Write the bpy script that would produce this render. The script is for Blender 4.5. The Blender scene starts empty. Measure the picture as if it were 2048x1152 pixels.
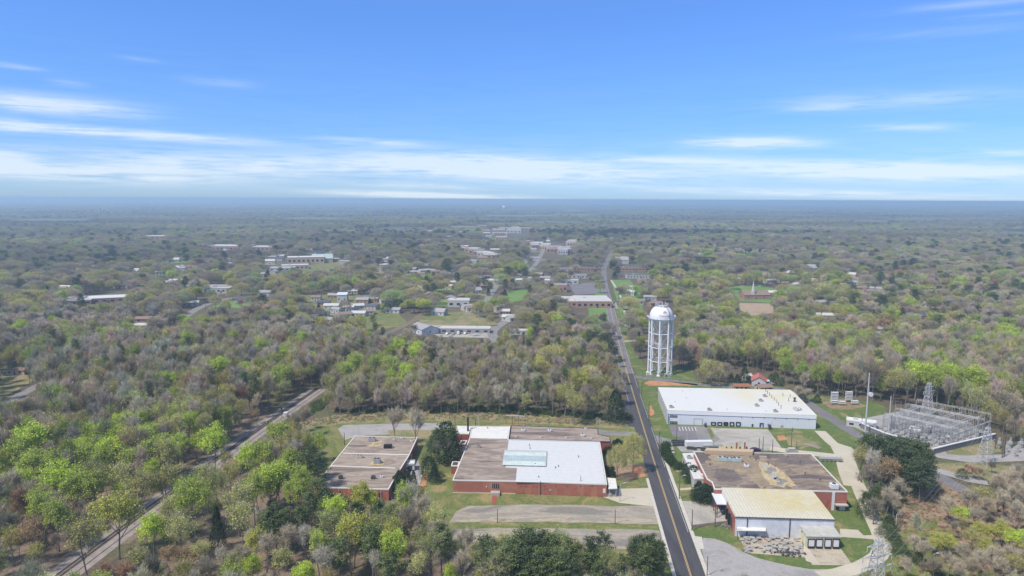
import bpy, math, random
import numpy as np
from mathutils import Vector, Matrix, Euler, noise as mnoise
S = bpy.context.scene
COL = S.collection
# ---------------------------------------------------------------- camera
CAMH = 110.0; FPX = 1365.0; PITCH = 7.42; ROLL = 0.25
cam_data = bpy.data.cameras.new('camera'); cam = bpy.data.objects.new('camera', cam_data); COL.objects.link(cam)
cam_data.sensor_width = 36.0; cam_data.lens = FPX/2048*36; cam_data.clip_start = 1; cam_data.clip_end = 60000
CR = Euler((math.radians(90-PITCH), 0, 0)).to_matrix() @ Matrix.Rotation(math.radians(ROLL), 3, 'Z')
cam.matrix_world = Matrix.Translation((0, 0, CAMH)) @ CR.to_4x4()
S.camera = cam
S.render.resolution_x = 1024; S.render.resolution_y = 576
# ---------------------------------------------------------------- world
SUN_EL, SUN_AZ = 55.0, -128.0       # azimuth measured from +Y (ahead), negative = left
W = bpy.data.worlds.new('World'); S.world = W; W.use_nodes = True
def world_nodes():
    nt = W.node_tree; nt.nodes.clear(); N = nt.nodes.new; L = nt.links.new
    out = N('ShaderNodeOutputWorld'); bg = N('ShaderNodeBackground'); bg.inputs[1].default_value = 0.15
    sky = N('ShaderNodeTexSky'); sky.sky_type = 'NISHITA'; sky.sun_disc = False
    sky.sun_elevation = math.radians(SUN_EL); sky.sun_rotation = math.radians(SUN_AZ)
    sky.air_density = 1.0; sky.dust_density = 0.35; sky.ozone_density = 3.2; sky.altitude = 300
    geo = N('ShaderNodeTexCoord'); nrm = N('ShaderNodeVectorMath'); nrm.operation = 'NORMALIZE'; L(geo.outputs['Generated'], nrm.inputs[0])
    sep = N('ShaderNodeSeparateXYZ'); L(nrm.outputs[0], sep.inputs[0])
    def M(op, a, b=None, c=None, clamp=False):
        n = N('ShaderNodeMath'); n.operation = op; n.use_clamp = clamp
        for i, v in enumerate((a, b, c)):
            if v is None: continue
            if isinstance(v, (int, float)): n.inputs[i].default_value = v
            else: L(v, n.inputs[i])
        return n.outputs[0]
    # grade the clear sky towards a deep clean blue overhead
    mul = N('ShaderNodeMix'); mul.data_type = 'RGBA'; mul.blend_type = 'MULTIPLY'; mul.inputs[0].default_value = 1
    L(sky.outputs[0], mul.inputs[6])
    ramp = N('ShaderNodeValToRGB'); rl = ramp.color_ramp; L(M('MAXIMUM', sep.outputs[2], 0), ramp.inputs[0])
    while len(rl.elements) < len(SKYRAMP): rl.elements.new(.5)
    for e, (p_, c_) in zip(rl.elements, SKYRAMP): e.position = p_; e.color = (*c_, 1)
    L(ramp.outputs[0], mul.inputs[7])
    az = M('ARCTAN2', sep.outputs[0], sep.outputs[1]); el = M('ARCSINE', sep.outputs[2])
    cmb = N('ShaderNodeCombineXYZ'); L(M('MULTIPLY', az, 3.2), cmb.inputs[0]); L(M('MULTIPLY', el, 34), cmb.inputs[1])
    # slight slant of the streaks
    sl = M('ADD', M('MULTIPLY', el, 34), M('MULTIPLY', az, 0.35))
    L(sl, cmb.inputs[1])
    nz = N('ShaderNodeTexNoise'); L(cmb.outputs[0], nz.inputs[0]); nz.inputs['Scale'].default_value = 1.6; nz.inputs['Detail'].default_value = 7; nz.inputs['Roughness'].default_value = .62; nz.inputs['Distortion'].default_value = .6
    cmb2 = N('ShaderNodeCombineXYZ'); L(M('MULTIPLY', az, 9), cmb2.inputs[0]); L(M('MULTIPLY', sl, 3.2), cmb2.inputs[1])
    nz2 = N('ShaderNodeTexNoise'); L(cmb2.outputs[0], nz2.inputs[0]); nz2.inputs['Scale'].default_value = 2.0; nz2.inputs['Detail'].default_value = 6; nz2.inputs['Roughness'].default_value = .6
    tex = M('MULTIPLY_ADD', nz2.outputs[0], 0.55, M('MULTIPLY', nz.outputs[0], 0.75))   # about .65
    # streaks: (azimuth px, elevation px, half width, half height, strength) in photo pixels turned to angles
    total = None
    def ang(px, py):
        d = CR @ Vector(((px-1024)/FPX, -(py-576)/FPX, -1)); d.normalize()
        return math.atan2(d.x, d.y), math.asin(d.z)
    for (px, py, hw, hh, st) in CLOUDS:
        a0, e0 = ang(px, py); a1, _ = ang(px+hw, py); _, e1 = ang(px, py-hh)
        wa = a1-a0; we = abs(e1-e0)
        dx = M('MULTIPLY', M('SUBTRACT', az, a0), 1/wa); dy = M('MULTIPLY', M('SUBTRACT', M('SUBTRACT', el, e0), M('MULTIPLY', M('SUBTRACT', az, a0), -0.03)), 1/we)
        g = M('POWER', 2.718, M('MULTIPLY', M('ADD', M('POWER', M('ABSOLUTE', dx), 2.6), M('MULTIPLY', dy, dy)), -1.0))
        g = M('MULTIPLY', g, st)
        total = g if total is None else M('ADD', total, g)
    # broad band of thin cloud close to the horizon
    band = M('MULTIPLY', M('POWER', 2.718, M('MULTIPLY', M('POWER', M('DIVIDE', M('SUBTRACT', el, 0.045), 0.03), 2), -1)), 0.22)
    veil = M('MULTIPLY', M('POWER', 2.718, M('MULTIPLY', M('POWER', M('DIVIDE', M('SUBTRACT', el, 0.10), 0.10), 2), -1)), 0.05)
    total = M('ADD', total, M('ADD', band, veil))
    k = M('SUBTRACT', M('MULTIPLY', tex, 3.4), 1.45, clamp=True)
    cl = M('MULTIPLY', total, M('MULTIPLY_ADD', k, 1.15, 0.02), clamp=True)
    mx = N('ShaderNodeMix'); mx.data_type = 'RGBA'; L(M('MULTIPLY', cl, 0.66), mx.inputs[0]); L(mul.outputs[2], mx.inputs[6]); mx.inputs[7].default_value = (3.7, 4.0, 4.25, 1)
    L(mx.outputs[2], bg.inputs[0]); L(bg.outputs[0], out.inputs[0])
HAZE = 0.0002
SKYRAMP = [(0, (.28, .42, .72)), (.03, (.245, .38, .67)), (.1, (.26, .41, .66)), (.25, (.33, .49, .77)), (.55, (.80, .76, .70)), (1, (.93, .84, .70))]
CLOUDS = [(110, 210, 170, 18, .85), (10, 205, 90, 12, .4), (230, 266, 270, 9, 1.05), (0, 250, 70, 12, .6), (120, 345, 320, 18, .95), (470, 330, 240, 20, .75), (0, 318, 80, 20, .7),
          (740, 284, 110, 7, .55), (900, 330, 230, 22, .9), (1130, 345, 260, 20, .8), (1500, 285, 120, 10, 1.2), (1850, 345, 230, 15, 1.3), (1640, 340, 200, 15, .8), (1350, 322, 160, 9, .6),
          (880, 392, 210, 6, 1.3), (1620, 386, 380, 7, .95), (840, 372, 110, 6, .6), (1900, 62, 190, 10, .16), (1960, 6, 200, 8, .3), (1780, 200, 260, 16, .38), (1830, 254, 100, 8, .5),
          (20, 131, 60, 5, .4), (140, 168, 40, 7, .3), (1640, 216, 70, 8, .35), (280, 118, 40, 4, .2), (440, 165, 70, 8, .2), (1990, 30, 90, 6, .2), (2010, 305, 80, 8, .4)]
world_nodes()
sd = bpy.data.lights.new('sun', 'SUN'); sd.energy = 2.8; sd.angle = math.radians(5); sd.color = (1, .925, .81)
sun = bpy.data.objects.new('sun', sd); COL.objects.link(sun)
_e, _a = math.radians(SUN_EL), math.radians(SUN_AZ)
sun.rotation_euler = Vector((math.sin(_a)*math.cos(_e), math.cos(_a)*math.cos(_e), math.sin(_e))).to_track_quat('Z', 'Y').to_euler()
S.view_settings.view_transform = 'Standard'; S.view_settings.look = 'None'; S.view_settings.gamma = 1; S.view_settings.exposure = 0.72
S.cycles.max_bounces = 5; S.cycles.diffuse_bounces = 3; S.cycles.glossy_bounces = 2; S.cycles.transparent_max_bounces = 8; S.cycles.volume_bounces = 2
# ---------------------------------------------------------------- projection
def P(px, py, z=0.0):
    d = CR @ Vector(((px-1024)/FPX, -(py-576)/FPX, -1))
    t = (z-CAMH)/d.z
    return Vector((d.x*t, d.y*t, z))
CRI = CR.transposed()
CRIn = np.array(CRI)
def proj(x, y, z):
    q = CRI @ Vector((x, y, z-CAMH))
    return 1024+FPX*q.x/-q.z, 576-FPX*q.y/-q.z
def projn(x, y, z):
    q = CRIn @ np.stack(np.broadcast_arrays(np.asarray(x, float), y, np.asarray(z, float)-CAMH))
    return 1024+FPX*q[0]/-q[2], 576-FPX*q[1]/-q[2]
# ---------------------------------------------------------------- materials
def nodemat(name):
    m = bpy.data.materials.new(name); m.use_nodes = True
    nt = m.node_tree; b = nt.nodes['Principled BSDF']
    return m, nt, b
def poscoord(nt, scale=(1, 1, 1)):
    g = nt.nodes.new('ShaderNodeNewGeometry'); mp = nt.nodes.new('ShaderNodeMapping'); mp.inputs['Scale'].default_value = scale
    nt.links.new(g.outputs['Position'], mp.inputs[0]); return mp.outputs[0]
def noisemat(name, cols, scale=0.5, detail=6, rough=.9, stretch=(1, 1, 1), scale2=None, amt2=.3, lo=.35, hi=.65, bump=0, metallic=0, spec=.3, dist=.4):
    """ramp of colours over noise of world position + a second finer noise that modulates value"""
    m, nt, b = nodemat(name); N = nt.nodes.new; L = nt.links.new
    co = poscoord(nt, stretch)
    n = N('ShaderNodeTexNoise'); n.inputs['Scale'].default_value = scale; n.inputs['Detail'].default_value = detail; n.inputs['Roughness'].default_value = .6; n.inputs['Distortion'].default_value = dist
    L(co, n.inputs['Vector'])
    r = N('ShaderNodeValToRGB'); L(n.outputs[0], r.inputs[0]); els = r.color_ramp.elements
    k = len(cols)
    while len(els) < k: els.new(.5)
    for i, c in enumerate(cols):
        els[i].position = lo+(hi-lo)*i/max(1, k-1); els[i].color = (*c, 1)
    n2 = N('ShaderNodeTexNoise'); n2.inputs['Scale'].default_value = scale2 or scale*9; n2.inputs['Detail'].default_value = 5; n2.inputs['Roughness'].default_value = .7
    L(co, n2.inputs['Vector'])
    mr = N('ShaderNodeMapRange'); mr.inputs[1].default_value = .3; mr.inputs[2].default_value = .7; mr.inputs[3].default_value = 1-amt2; mr.inputs[4].default_value = 1+amt2
    L(n2.outputs[0], mr.inputs[0])
    mx = N('ShaderNodeMix'); mx.data_type = 'RGBA'; mx.blend_type = 'MULTIPLY'; mx.inputs[0].default_value = 1
    L(r.outputs[0], mx.inputs[6]); L(mr.outputs[0], mx.inputs[7])
    L(mx.outputs[2], b.inputs['Base Color'])
    b.inputs['Roughness'].default_value = rough; b.inputs['Metallic'].default_value = metallic
    b.inputs['Specular IOR Level'].default_value = spec
    if bump:
        bp = N('ShaderNodeBump'); bp.inputs['Strength'].default_value = bump; bp.inputs['Distance'].default_value = .2; L(n2.outputs[0], bp.inputs['Height']); L(bp.outputs[0], b.inputs['Normal'])
    return m
def stripemat(name, c1, c2, period, axis, width=.12, rough=.5, metallic=0, noise_amt=.12, stain=None):
    """fine parallel seams across a surface: axis is a world direction vector"""
    m, nt, b = nodemat(name); N = nt.nodes.new; L = nt.links.new
    g = N('ShaderNodeNewGeometry'); dt = N('ShaderNodeVectorMath'); dt.operation = 'DOT_PRODUCT'; L(g.outputs['Position'], dt.inputs[0]); dt.inputs[1].default_value = axis
    dv = N('ShaderNodeMath'); dv.operation = 'DIVIDE'; L(dt.outputs['Value'], dv.inputs[0]); dv.inputs[1].default_value = period
    fr = N('ShaderNodeMath'); fr.operation = 'FRACT'; L(dv.outputs[0], fr.inputs[0])
    lt = N('ShaderNodeMath'); lt.operation = 'LESS_THAN'; L(fr.outputs[0], lt.inputs[0]); lt.inputs[1].default_value = width
    mx = N('ShaderNodeMix'); mx.data_type = 'RGBA'; L(lt.outputs[0], mx.inputs[0]); mx.inputs[6].default_value = (*c1, 1); mx.inputs[7].default_value = (*c2, 1)
    src = mx.outputs[2]
    if stain:
        col, ctr, rad = stain
        n = N('ShaderNodeTexNoise'); n.inputs['Scale'].default_value = .09; n.inputs['Detail'].default_value = 5; L(g.outputs['Position'], n.inputs['Vector'])
        ds = N('ShaderNodeVectorMath'); ds.operation = 'DISTANCE'; L(g.outputs['Position'], ds.inputs[0]); ds.inputs[1].default_value = ctr
        mr = N('ShaderNodeMapRange'); mr.inputs[1].default_value = rad; mr.inputs[2].default_value = 0; L(ds.outputs['Value'], mr.inputs[0])
        mm = N('ShaderNodeMath'); mm.operation = 'MULTIPLY'; mm.use_clamp = True; L(mr.outputs[0], mm.inputs[0])
        m3 = N('ShaderNodeMapRange'); m3.inputs[1].default_value = .35; m3.inputs[2].default_value = .6; m3.inputs[3].default_value = .3; m3.inputs[4].default_value = 1.5; L(n.outputs[0], m3.inputs[0]); L(m3.outputs[0], mm.inputs[1])
        mx2 = N('ShaderNodeMix'); mx2.data_type = 'RGBA'; L(mm.outputs[0], mx2.inputs[0]); L(src, mx2.inputs[6]); mx2.inputs[7].default_value = (*col, 1); src = mx2.outputs[2]
    n = N('ShaderNodeTexNoise'); n.inputs['Scale'].default_value = .6; n.inputs['Detail'].default_value = 6; L(g.outputs['Position'], n.inputs['Vector'])
    mr = N('ShaderNodeMapRange'); mr.inputs[1].default_value = .3; mr.inputs[2].default_value = .7; mr.inputs[3].default_value = 1-noise_amt; mr.inputs[4].default_value = 1+noise_amt; L(n.outputs[0], mr.inputs[0])
    m4 = N('ShaderNodeMix'); m4.data_type = 'RGBA'; m4.blend_type = 'MULTIPLY'; m4.inputs[0].default_value = 1; L(src, m4.inputs[6]); L(mr.outputs[0], m4.inputs[7])
    L(m4.outputs[2], b.inputs['Base Color']); b.inputs['Roughness'].default_value = rough; b.inputs['Metallic'].default_value = metallic
    return m
def plain(name, c, rough=.7, metallic=0, amt=.1, sc=1.5):
    return noisemat(name, [c, c], scale=sc, scale2=sc*2, amt2=amt, rough=rough, metallic=metallic)
def tintmat(name, fixed, k, rough=.85, var=.35, translucent=0):
    m, nt, b = nodemat(name); N = nt.nodes.new; L = nt.links.new
    at = N('ShaderNodeAttribute'); at.attribute_type = 'INSTANCER'; at.attribute_name = 'tint'
    mx = N('ShaderNodeMix'); mx.data_type = 'RGBA'; mx.inputs[0].default_value = k; mx.inputs[6].default_value = (*fixed, 1); L(at.outputs['Color'], mx.inputs[7])
    tc = N('ShaderNodeTexCoord'); n = N('ShaderNodeTexNoise'); n.inputs['Scale'].default_value = .55; n.inputs['Detail'].default_value = 3; L(tc.outputs['Object'], n.inputs['Vector'])
    mr = N('ShaderNodeMapRange'); mr.inputs[1].default_value = .3; mr.inputs[2].default_value = .7; mr.inputs[3].default_value = 1-var; mr.inputs[4].default_value = 1+var; L(n.outputs[0], mr.inputs[0])
    m4 = N('ShaderNodeMix'); m4.data_type = 'RGBA'; m4.blend_type = 'MULTIPLY'; m4.inputs[0].default_value = 1; L(mx.outputs[2], m4.inputs[6]); L(mr.outputs[0], m4.inputs[7])
    L(m4.outputs[2], b.inputs['Base Color']); b.inputs['Roughness'].default_value = rough; b.inputs['Specular IOR Level'].default_value = .15
    if translucent:
        tr = N('ShaderNodeBsdfTranslucent'); L(m4.outputs[2], tr.inputs[0]); ms = N('ShaderNodeMixShader'); ms.inputs[0].default_value = translucent
        L(b.outputs[0], ms.inputs[1]); L(tr.outputs[0], ms.inputs[2]); L(ms.outputs[0], nt.nodes['Material Output'].inputs[0])
    return m
M = {}
# ---------------------------------------------------------------- mesh buffers
class MB:
    def __init__(s): s.v = []; s.f = []; s.m = []
    def face(s, pts, mi=0):
        n = len(s.v); s.v += [tuple(p) for p in pts]; s.f.append(tuple(range(n, n+len(pts)))); s.m.append(mi)
    def raw(s, vs, fs, mi=0):
        n = len(s.v); s.v += [tuple(p) for p in vs]; s.f += [tuple(i+n for i in f) for f in fs]; s.m += [mi]*len(fs)
    def box(s, c, d, rz=0, mi=0):
        """centre of the base c, size d, turned by rz"""
        cx, cy, cz = c; hx, hy = d[0]/2, d[1]/2; co, si = math.cos(rz), math.sin(rz)
        b = [(cx+co*x-si*y, cy+si*x+co*y) for x, y in ((-hx, -hy), (hx, -hy), (hx, hy), (-hx, hy))]
        s.prism(b, cz, cz+d[2], mi)
    def prism(s, pts, z0, z1, mi=0, top=True, bottom=True):
        n = len(pts)
        a = sum(pts[i][0]*pts[(i+1) % n][1]-pts[(i+1) % n][0]*pts[i][1] for i in range(n))
        if a < 0: pts = list(reversed(pts))
        vs = [(p[0], p[1], z0) for p in pts]+[(p[0], p[1], z1) for p in pts]
        fs = [(i, (i+1) % n, n+(i+1) % n, n+i) for i in range(n)]
        if top: fs.append(tuple(range(n, 2*n)))
        if bottom: fs.append(tuple(reversed(range(n))))
        s.raw(vs, fs, mi)
    def tube(s, p0, p1, r0, r1=None, n=6, mi=0, caps=True):
        r1 = r0 if r1 is None else r1
        p0, p1 = Vector(p0), Vector(p1); d = (p1-p0)
        if d.length < 1e-6: return
        q = d.to_track_quat('Z', 'Y'); vs = []
        for p, r in ((p0, r0), (p1, r1)):
            for i in range(n):
                a = 2*math.pi*i/n; vs.append(p+q @ Vector((math.cos(a)*r, math.sin(a)*r, 0)))
        fs = [(i, (i+1) % n, n+(i+1) % n, n+i) for i in range(n)]
        if caps: fs += [tuple(reversed(range(n))), tuple(range(n, 2*n))]
        s.raw(vs, fs, mi)
    def lathe(s, prof, n=24, c=(0, 0, 0), mi=0):
        vs = []; fs = []
        for r, z in prof:
            for i in range(n):
                a = 2*math.pi*i/n; vs.append((c[0]+r*math.cos(a), c[1]+r*math.sin(a), c[2]+z))
        for k in range(len(prof)-1):
            for i in range(n): fs.append((k*n+i, k*n+(i+1) % n, (k+1)*n+(i+1) % n, (k+1)*n+i))
        s.raw(vs, fs, mi)
    def bar(s, p0, p1, w, t=None, mi=0):
        s.tube(p0, p1, w/2, w/2 if t is None else t/2, 4, mi)
    def mesh(s, name, mats, smooth=False):
        me = bpy.data.meshes.new(name); me.from_pydata(s.v, [], s.f)
        for m in (mats if isinstance(mats, (list, tuple)) else [mats]): me.materials.append(m)
        if any(s.m): me.polygons.foreach_set('material_index', s.m)
        if smooth: me.polygons.foreach_set('use_smooth', [True]*len(s.f))
        me.update(); return me
def tag(o, label=None, cat=None, group=None, kind=None):
    if label: o['label'] = label
    if cat: o['category'] = cat
    if group: o['group'] = group
    if kind: o['kind'] = kind
    return o
def obj(name, mb, mats, parent=None, smooth=False, loc=None):
    me = mb if isinstance(mb, bpy.types.Mesh) else mb.mesh(name, mats, smooth)
    o = bpy.data.objects.new(name, me); COL.objects.link(o)
    if parent: o.parent = parent
    if loc: o.location = loc
    return o
def thing(name, label, cat, loc=(0, 0, 0), rz=0, group=None):
    o = bpy.data.objects.new(name, None); COL.objects.link(o); o.location = loc; o.rotation_euler = (0, 0, rz); o.empty_display_size = .5
    return tag(o, label, cat, group)
KIDS = {}
def kid(name, mb, mats, parent, smooth=False):
    o = obj(name, mb, mats, parent, smooth); KIDS.setdefault(parent.name, []).append(o); return o
def dup(root, loc, rz=0, label=None, group=None, scale=None, props=None):
    r = root.copy(); COL.objects.link(r); r.location = loc; r.rotation_euler = (0, 0, rz)
    if scale: r.scale = scale
    if label: r['label'] = label
    if group: r['group'] = group
    for ch in KIDS.get(root.name, []):
        c = ch.copy(); COL.objects.link(c); c.parent = r
        if props:
            for k, v in props.items(): c[k] = v
        for g in KIDS.get(ch.name, []):
            d = g.copy(); COL.objects.link(d); d.parent = c
    return r
def off(pts, o): return [(p[0]-o[0], p[1]-o[1]) for p in pts]
# ---------------------------------------------------------------- surface materials
M['ground'] = noisemat('woodland_floor', [(.085, .062, .045), (.13, .095, .07), (.11, .11, .05), (.15, .115, .085)], scale=.02, detail=8, scale2=.6, amt2=.45, bump=.3)
M['litter'] = noisemat('leaf_litter', [(.15, .11, .08), (.22, .16, .12), (.17, .14, .09)], scale=.06, scale2=1.2, amt2=.4, bump=.3)
M['grass'] = noisemat('mown_grass', [(.28, .22, .10), (.17, .185, .06), (.12, .15, .04), (.22, .195, .08), (.15, .17, .05)], scale=.045, detail=10, scale2=.9, amt2=.32, bump=.25, lo=.37, hi=.63, dist=1.2)
M['grass_g'] = noisemat('spring_grass', [(.26, .21, .09), (.125, .16, .045), (.095, .14, .035), (.15, .175, .055), (.26, .21, .10)], scale=.05, detail=10, scale2=1.0, amt2=.3, bump=.25, lo=.36, hi=.66, dist=1.2)
M['grass_dry'] = noisemat('dry_grass', [(.24, .19, .09), (.30, .24, .13), (.17, .18, .07), (.27, .21, .12)], scale=.08, detail=8, scale2=1.1, amt2=.38, bump=.3, lo=.3, hi=.7)
M['meadow'] = noisemat('green_field', [(.12, .22, .05), (.16, .26, .07)], scale=.05, scale2=.6, amt2=.15)
M['clay'] = noisemat('red_clay', [(.42, .17, .08), (.50, .25, .13), (.36, .18, .09)], scale=.15, scale2=1.4, amt2=.25)
M['claybrown'] = noisemat('brown_slope', [(.27, .17, .11), (.33, .22, .15), (.22, .17, .09), (.30, .20, .13)], scale=.07, detail=9, scale2=1.1, amt2=.45, bump=.4)
M['asphalt_new'] = noisemat('new_asphalt', [(.062, .060, .066), (.085, .082, .086), (.07, .068, .072)], scale=.2, scale2=2.5, amt2=.14, rough=.8, stretch=(1, .1, 1), lo=.38, hi=.62)
M['asphalt_old'] = noisemat('old_asphalt', [(.19, .18, .175), (.25, .24, .23), (.22, .205, .185)], scale=.12, detail=8, scale2=2, amt2=.16)
M['asphalt_mid'] = noisemat('faded_asphalt', [(.16, .15, .16), (.21, .195, .2)], scale=.1, scale2=2, amt2=.12)
M['lot'] = noisemat('worn_lot', [(.22, .20, .17), (.37, .32, .255), (.27, .24, .20), (.42, .355, .26), (.25, .225, .19)], scale=.055, detail=10, scale2=1.6, amt2=.22, stretch=(.4, 1.5, 1), lo=.38, hi=.62, dist=1)
M['gravel'] = noisemat('gravel', [(.27, .255, .25), (.36, .34, .33), (.3, .28, .26)], scale=.12, detail=9, scale2=2.4, amt2=.25)
M['ballast'] = noisemat('ballast', [(.25, .21, .195), (.33, .285, .265)], scale=.3, detail=6, scale2=3, amt2=.22)
M['concrete'] = noisemat('concrete_drive', [(.46, .41, .32), (.53, .48, .385)], scale=.1, scale2=1.4, amt2=.1)
M['concrete_g'] = noisemat('grey_concrete', [(.33, .305, .27), (.42, .385, .335), (.36, .335, .295), (.30, .275, .24)], scale=.06, detail=10, scale2=1.5, amt2=.14, lo=.38, hi=.62, dist=1)
M['stained'] = noisemat('stained_concrete', [(.24, .19, .14), (.40, .34, .26), (.47, .41, .32), (.33, .25, .17)], scale=.14, detail=9, scale2=1.5, amt2=.2)
M['kerb'] = noisemat('kerb_concrete', [(.50, .46, .40), (.56, .52, .46)], scale=.5, scale2=3, amt2=.12)
M['yellow'] = plain('yellow_paint', (.60, .42, .17), amt=.15)
M['whiteline'] = plain('white_paint_line', (.62, .6, .56), amt=.25)
M['steel'] = plain('rail_steel', (.10, .08, .07), rough=.5, metallic=.3)
M['sleeper'] = plain('sleeper_timber', (.09, .07, .06), amt=.3)
M['brick'] = noisemat('red_brick', [(.34, .115, .08), (.39, .145, .10), (.31, .10, .075)], scale=.25, detail=7, scale2=3.2, amt2=.16, stretch=(1, 1, 2.2))
M['brick_d'] = noisemat('dark_brick', [(.27, .075, .055), (.33, .10, .07)], scale=.3, detail=6, scale2=3, amt2=.18)
M['brick_o'] = noisemat('orange_brick', [(.42, .19, .12), (.37, .15, .10), (.33, .125, .09)], scale=.16, detail=7, scale2=3, amt2=.15)
M['roof_grey'] = noisemat('weathered_flat_roof', [(.16, .125, .105), (.26, .205, .17), (.37, .30, .245), (.23, .18, .15), (.34, .275, .225)], scale=.06, detail=11, scale2=.9, amt2=.24, stretch=(.35, 1.5, 1), lo=.38, hi=.62, dist=1.2)
M['roof_tan'] = noisemat('mossy_tan_roof', [(.13, .10, .09), (.19, .145, .125), (.31, .24, .18), (.17, .13, .11), (.27, .21, .14)], scale=.04, detail=11, scale2=.7, amt2=.3, stretch=(.6, 1.4, 1), lo=.38, hi=.62, dist=1.5)
M['roof_pad'] = noisemat('yellow_stain', [(.50, .40, .20), (.38, .29, .16), (.54, .44, .25), (.30, .23, .15)], scale=.16, detail=10, scale2=1.4, amt2=.25, lo=.38, hi=.62, dist=1)
M['roof_white'] = stripemat('white_membrane', (.60, .60, .595), (.54, .54, .54), 3.2, (0.06, 1, 0), .05, rough=.55, noise_amt=.05)
M['roof_cream'] = stripemat('cream_membrane', (.66, .65, .62), (.62, .61, .575), 3.6, (0.06, 1, 0), .04, rough=.5, noise_amt=.03, stain=((.66, .60, .42), tuple(P(1545, 790, 7)), 34))
M['roof_spk'] = noisemat('speckled_white_roof', [(.60, .58, .54), (.68, .66, .62), (.66, .64, .6), (.3, .27, .25)], scale=.35, detail=5, scale2=2, amt2=.1, lo=.4, hi=.74, stretch=(.6, 1.4, 1))
M['skylight'] = stripemat('skylight_panel', (.55, .62, .585), (.46, .53, .50), 1.2, (1, 0, 0), .08, rough=.6)
M['skylight_d'] = stripemat('skylight_panel_dark', (.41, .49, .475), (.35, .42, .41), 1.2, (1, 0, 0), .08, rough=.35)
M['trim'] = plain('pale_trim', (.66, .63, .58), amt=.08)
M['trim_dark'] = plain('dark_trim', (.07, .06, .06), amt=.2)
M['wall_white'] = stripemat('white_metal_wall', (.66, .68, .73), (.56, .58, .64), .9, (1, 0.02, 0), .1, rough=.55, noise_amt=.04)
M['wall_side'] = stripemat('side_metal_wall', (.62, .60, .57), (.20, .2, .21), 7.5, (0, 1, 0), .14, rough=.6, noise_amt=.08)
M['navy'] = plain('navy_stripe', (.03, .055, .22), amt=.05)
M['glass'] = noisemat('dark_glass', [(.012, .015, .02), (.03, .035, .045)], scale=.6, rough=.15, spec=.6)
M['black'] = plain('black_rubber', (.02, .02, .023), amt=.2)
M['doorwhite'] = plain('white_door', (.66, .66, .66), amt=.06)
M['wall_blue'] = stripemat('weathered_white_cladding', (.60, .62, .66), (.5, .52, .56), .6, (1, .03, 0), .12, noise_amt=.12)
M['wall_yellow'] = noisemat('pale_yellow_wall', [(.60, .55, .36), (.66, .61, .44)], scale=.2, scale2=1.3, amt2=.1)
M['metal_grey'] = plain('galvanised_steel', (.42, .42, .42), rough=.45, metallic=.35, amt=.12)
M['metal_light'] = plain('light_grey_metal', (.46, .46, .45), rough=.5, amt=.1)
M['metal_dark'] = plain('dark_metal', (.08, .08, .085), rough=.5, amt=.2)
M['white_paint'] = plain('white_paint', (.74, .75, .77), rough=.45, amt=.03)
M['timber'] = noisemat('pole_timber', [(.10, .075, .06), (.15, .12, .095)], scale=.6, scale2=3, amt2=.2)
M['timber_p'] = noisemat('weathered_timber', [(.30, .27, .23), (.38, .34, .3)], scale=.6, scale2=3, amt2=.2)
M['stone'] = noisemat('pale_stone', [(.33, .31, .285), (.42, .40, .37)], scale=.3, scale2=2, amt2=.15)
M['blackroof'] = plain('dark_shingles', (.10, .10, .125), amt=.18)
M['redroof'] = plain('red_shingles', (.46, .15, .12), amt=.15)
M['brownroof'] = plain('brown_shingles', (.26, .18, .145), amt=.2)
M['greyroof'] = plain('grey_shingles', (.33, .32, .32), amt=.15)
M['whiteroof'] = plain('white_roof', (.52, .505, .475), amt=.06)
M['siding'] = plain('white_siding', (.47, .465, .45), amt=.06)
M['tanwall'] = plain('tan_wall', (.50, .38, .25), amt=.12)
M['brickfar'] = plain('town_brick', (.36, .225, .18), amt=.18)
M['rust'] = plain('rusty_metal', (.30, .13, .07), amt=.3)
M['leaf'] = tintmat('spring_leaves', (.1, .15, .03), 1.0, var=.3, translucent=.25)
M['needle'] = tintmat('pine_needles', (.03, .055, .025), 1.0, var=.35, translucent=.08)
M['twig'] = tintmat('twigs', (.15, .125, .11), 1.0, var=.2)
M['twig_grey'] = tintmat('grey_twigs', (.27, .24, .20), 0.3, var=.2)
M['bark'] = noisemat('bark', [(.15, .13, .11), (.25, .22, .19)], scale=.8, scale2=4, amt2=.25)
M['hedge'] = noisemat('hedge_leaves', [(.025, .06, .016), (.05, .09, .03)], scale=.5, scale2=2.5, amt2=.4)
# ---------------------------------------------------------------- ground sheet
def ground():
    m = M['ground_far'] = noisemat('wooded_country', [(.085, .075, .07), (.115, .10, .085), (.10, .13, .055), (.06, .085, .05), (.13, .11, .085)], scale=.0016, detail=9, scale2=.03, amt2=.4, stretch=(1, .6, 1), lo=.33, hi=.67)
    mb = MB(); R = [0, 60, 120, 250, 500, 800, 1200, 2000, 3500, 6000, 9000, 13000, 20000]; n = 72
    rnd = random.Random(3); vs = [(0, 0, 0)]; fs = []
    for k, r in enumerate(R[1:]):
        for i in range(n):
            a = 2*math.pi*i/n; vs.append((r*math.cos(a), r*math.sin(a), -.05))
    mi = []
    for i in range(n): fs.append((0, 1+i, 1+(i+1) % n)); mi.append(0)
    for k in range(len(R)-2):
        for i in range(n):
            a = 1+k*n; fs.append((a+i, a+n+i, a+n+(i+1) % n, a+(i+1) % n)); mi.append(0 if R[k+1] < 2500 else 1)
    me = bpy.data.meshes.new('ground'); me.from_pydata([(v[0], v[1], -.05) for v in vs], [], fs); me.materials.append(M['ground']); me.materials.append(m)
    me.polygons.foreach_set('material_index', mi); me.update()
    o = obj('ground', me, None); o['kind'] = 'structure'
ground()
LAYER = {}
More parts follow.
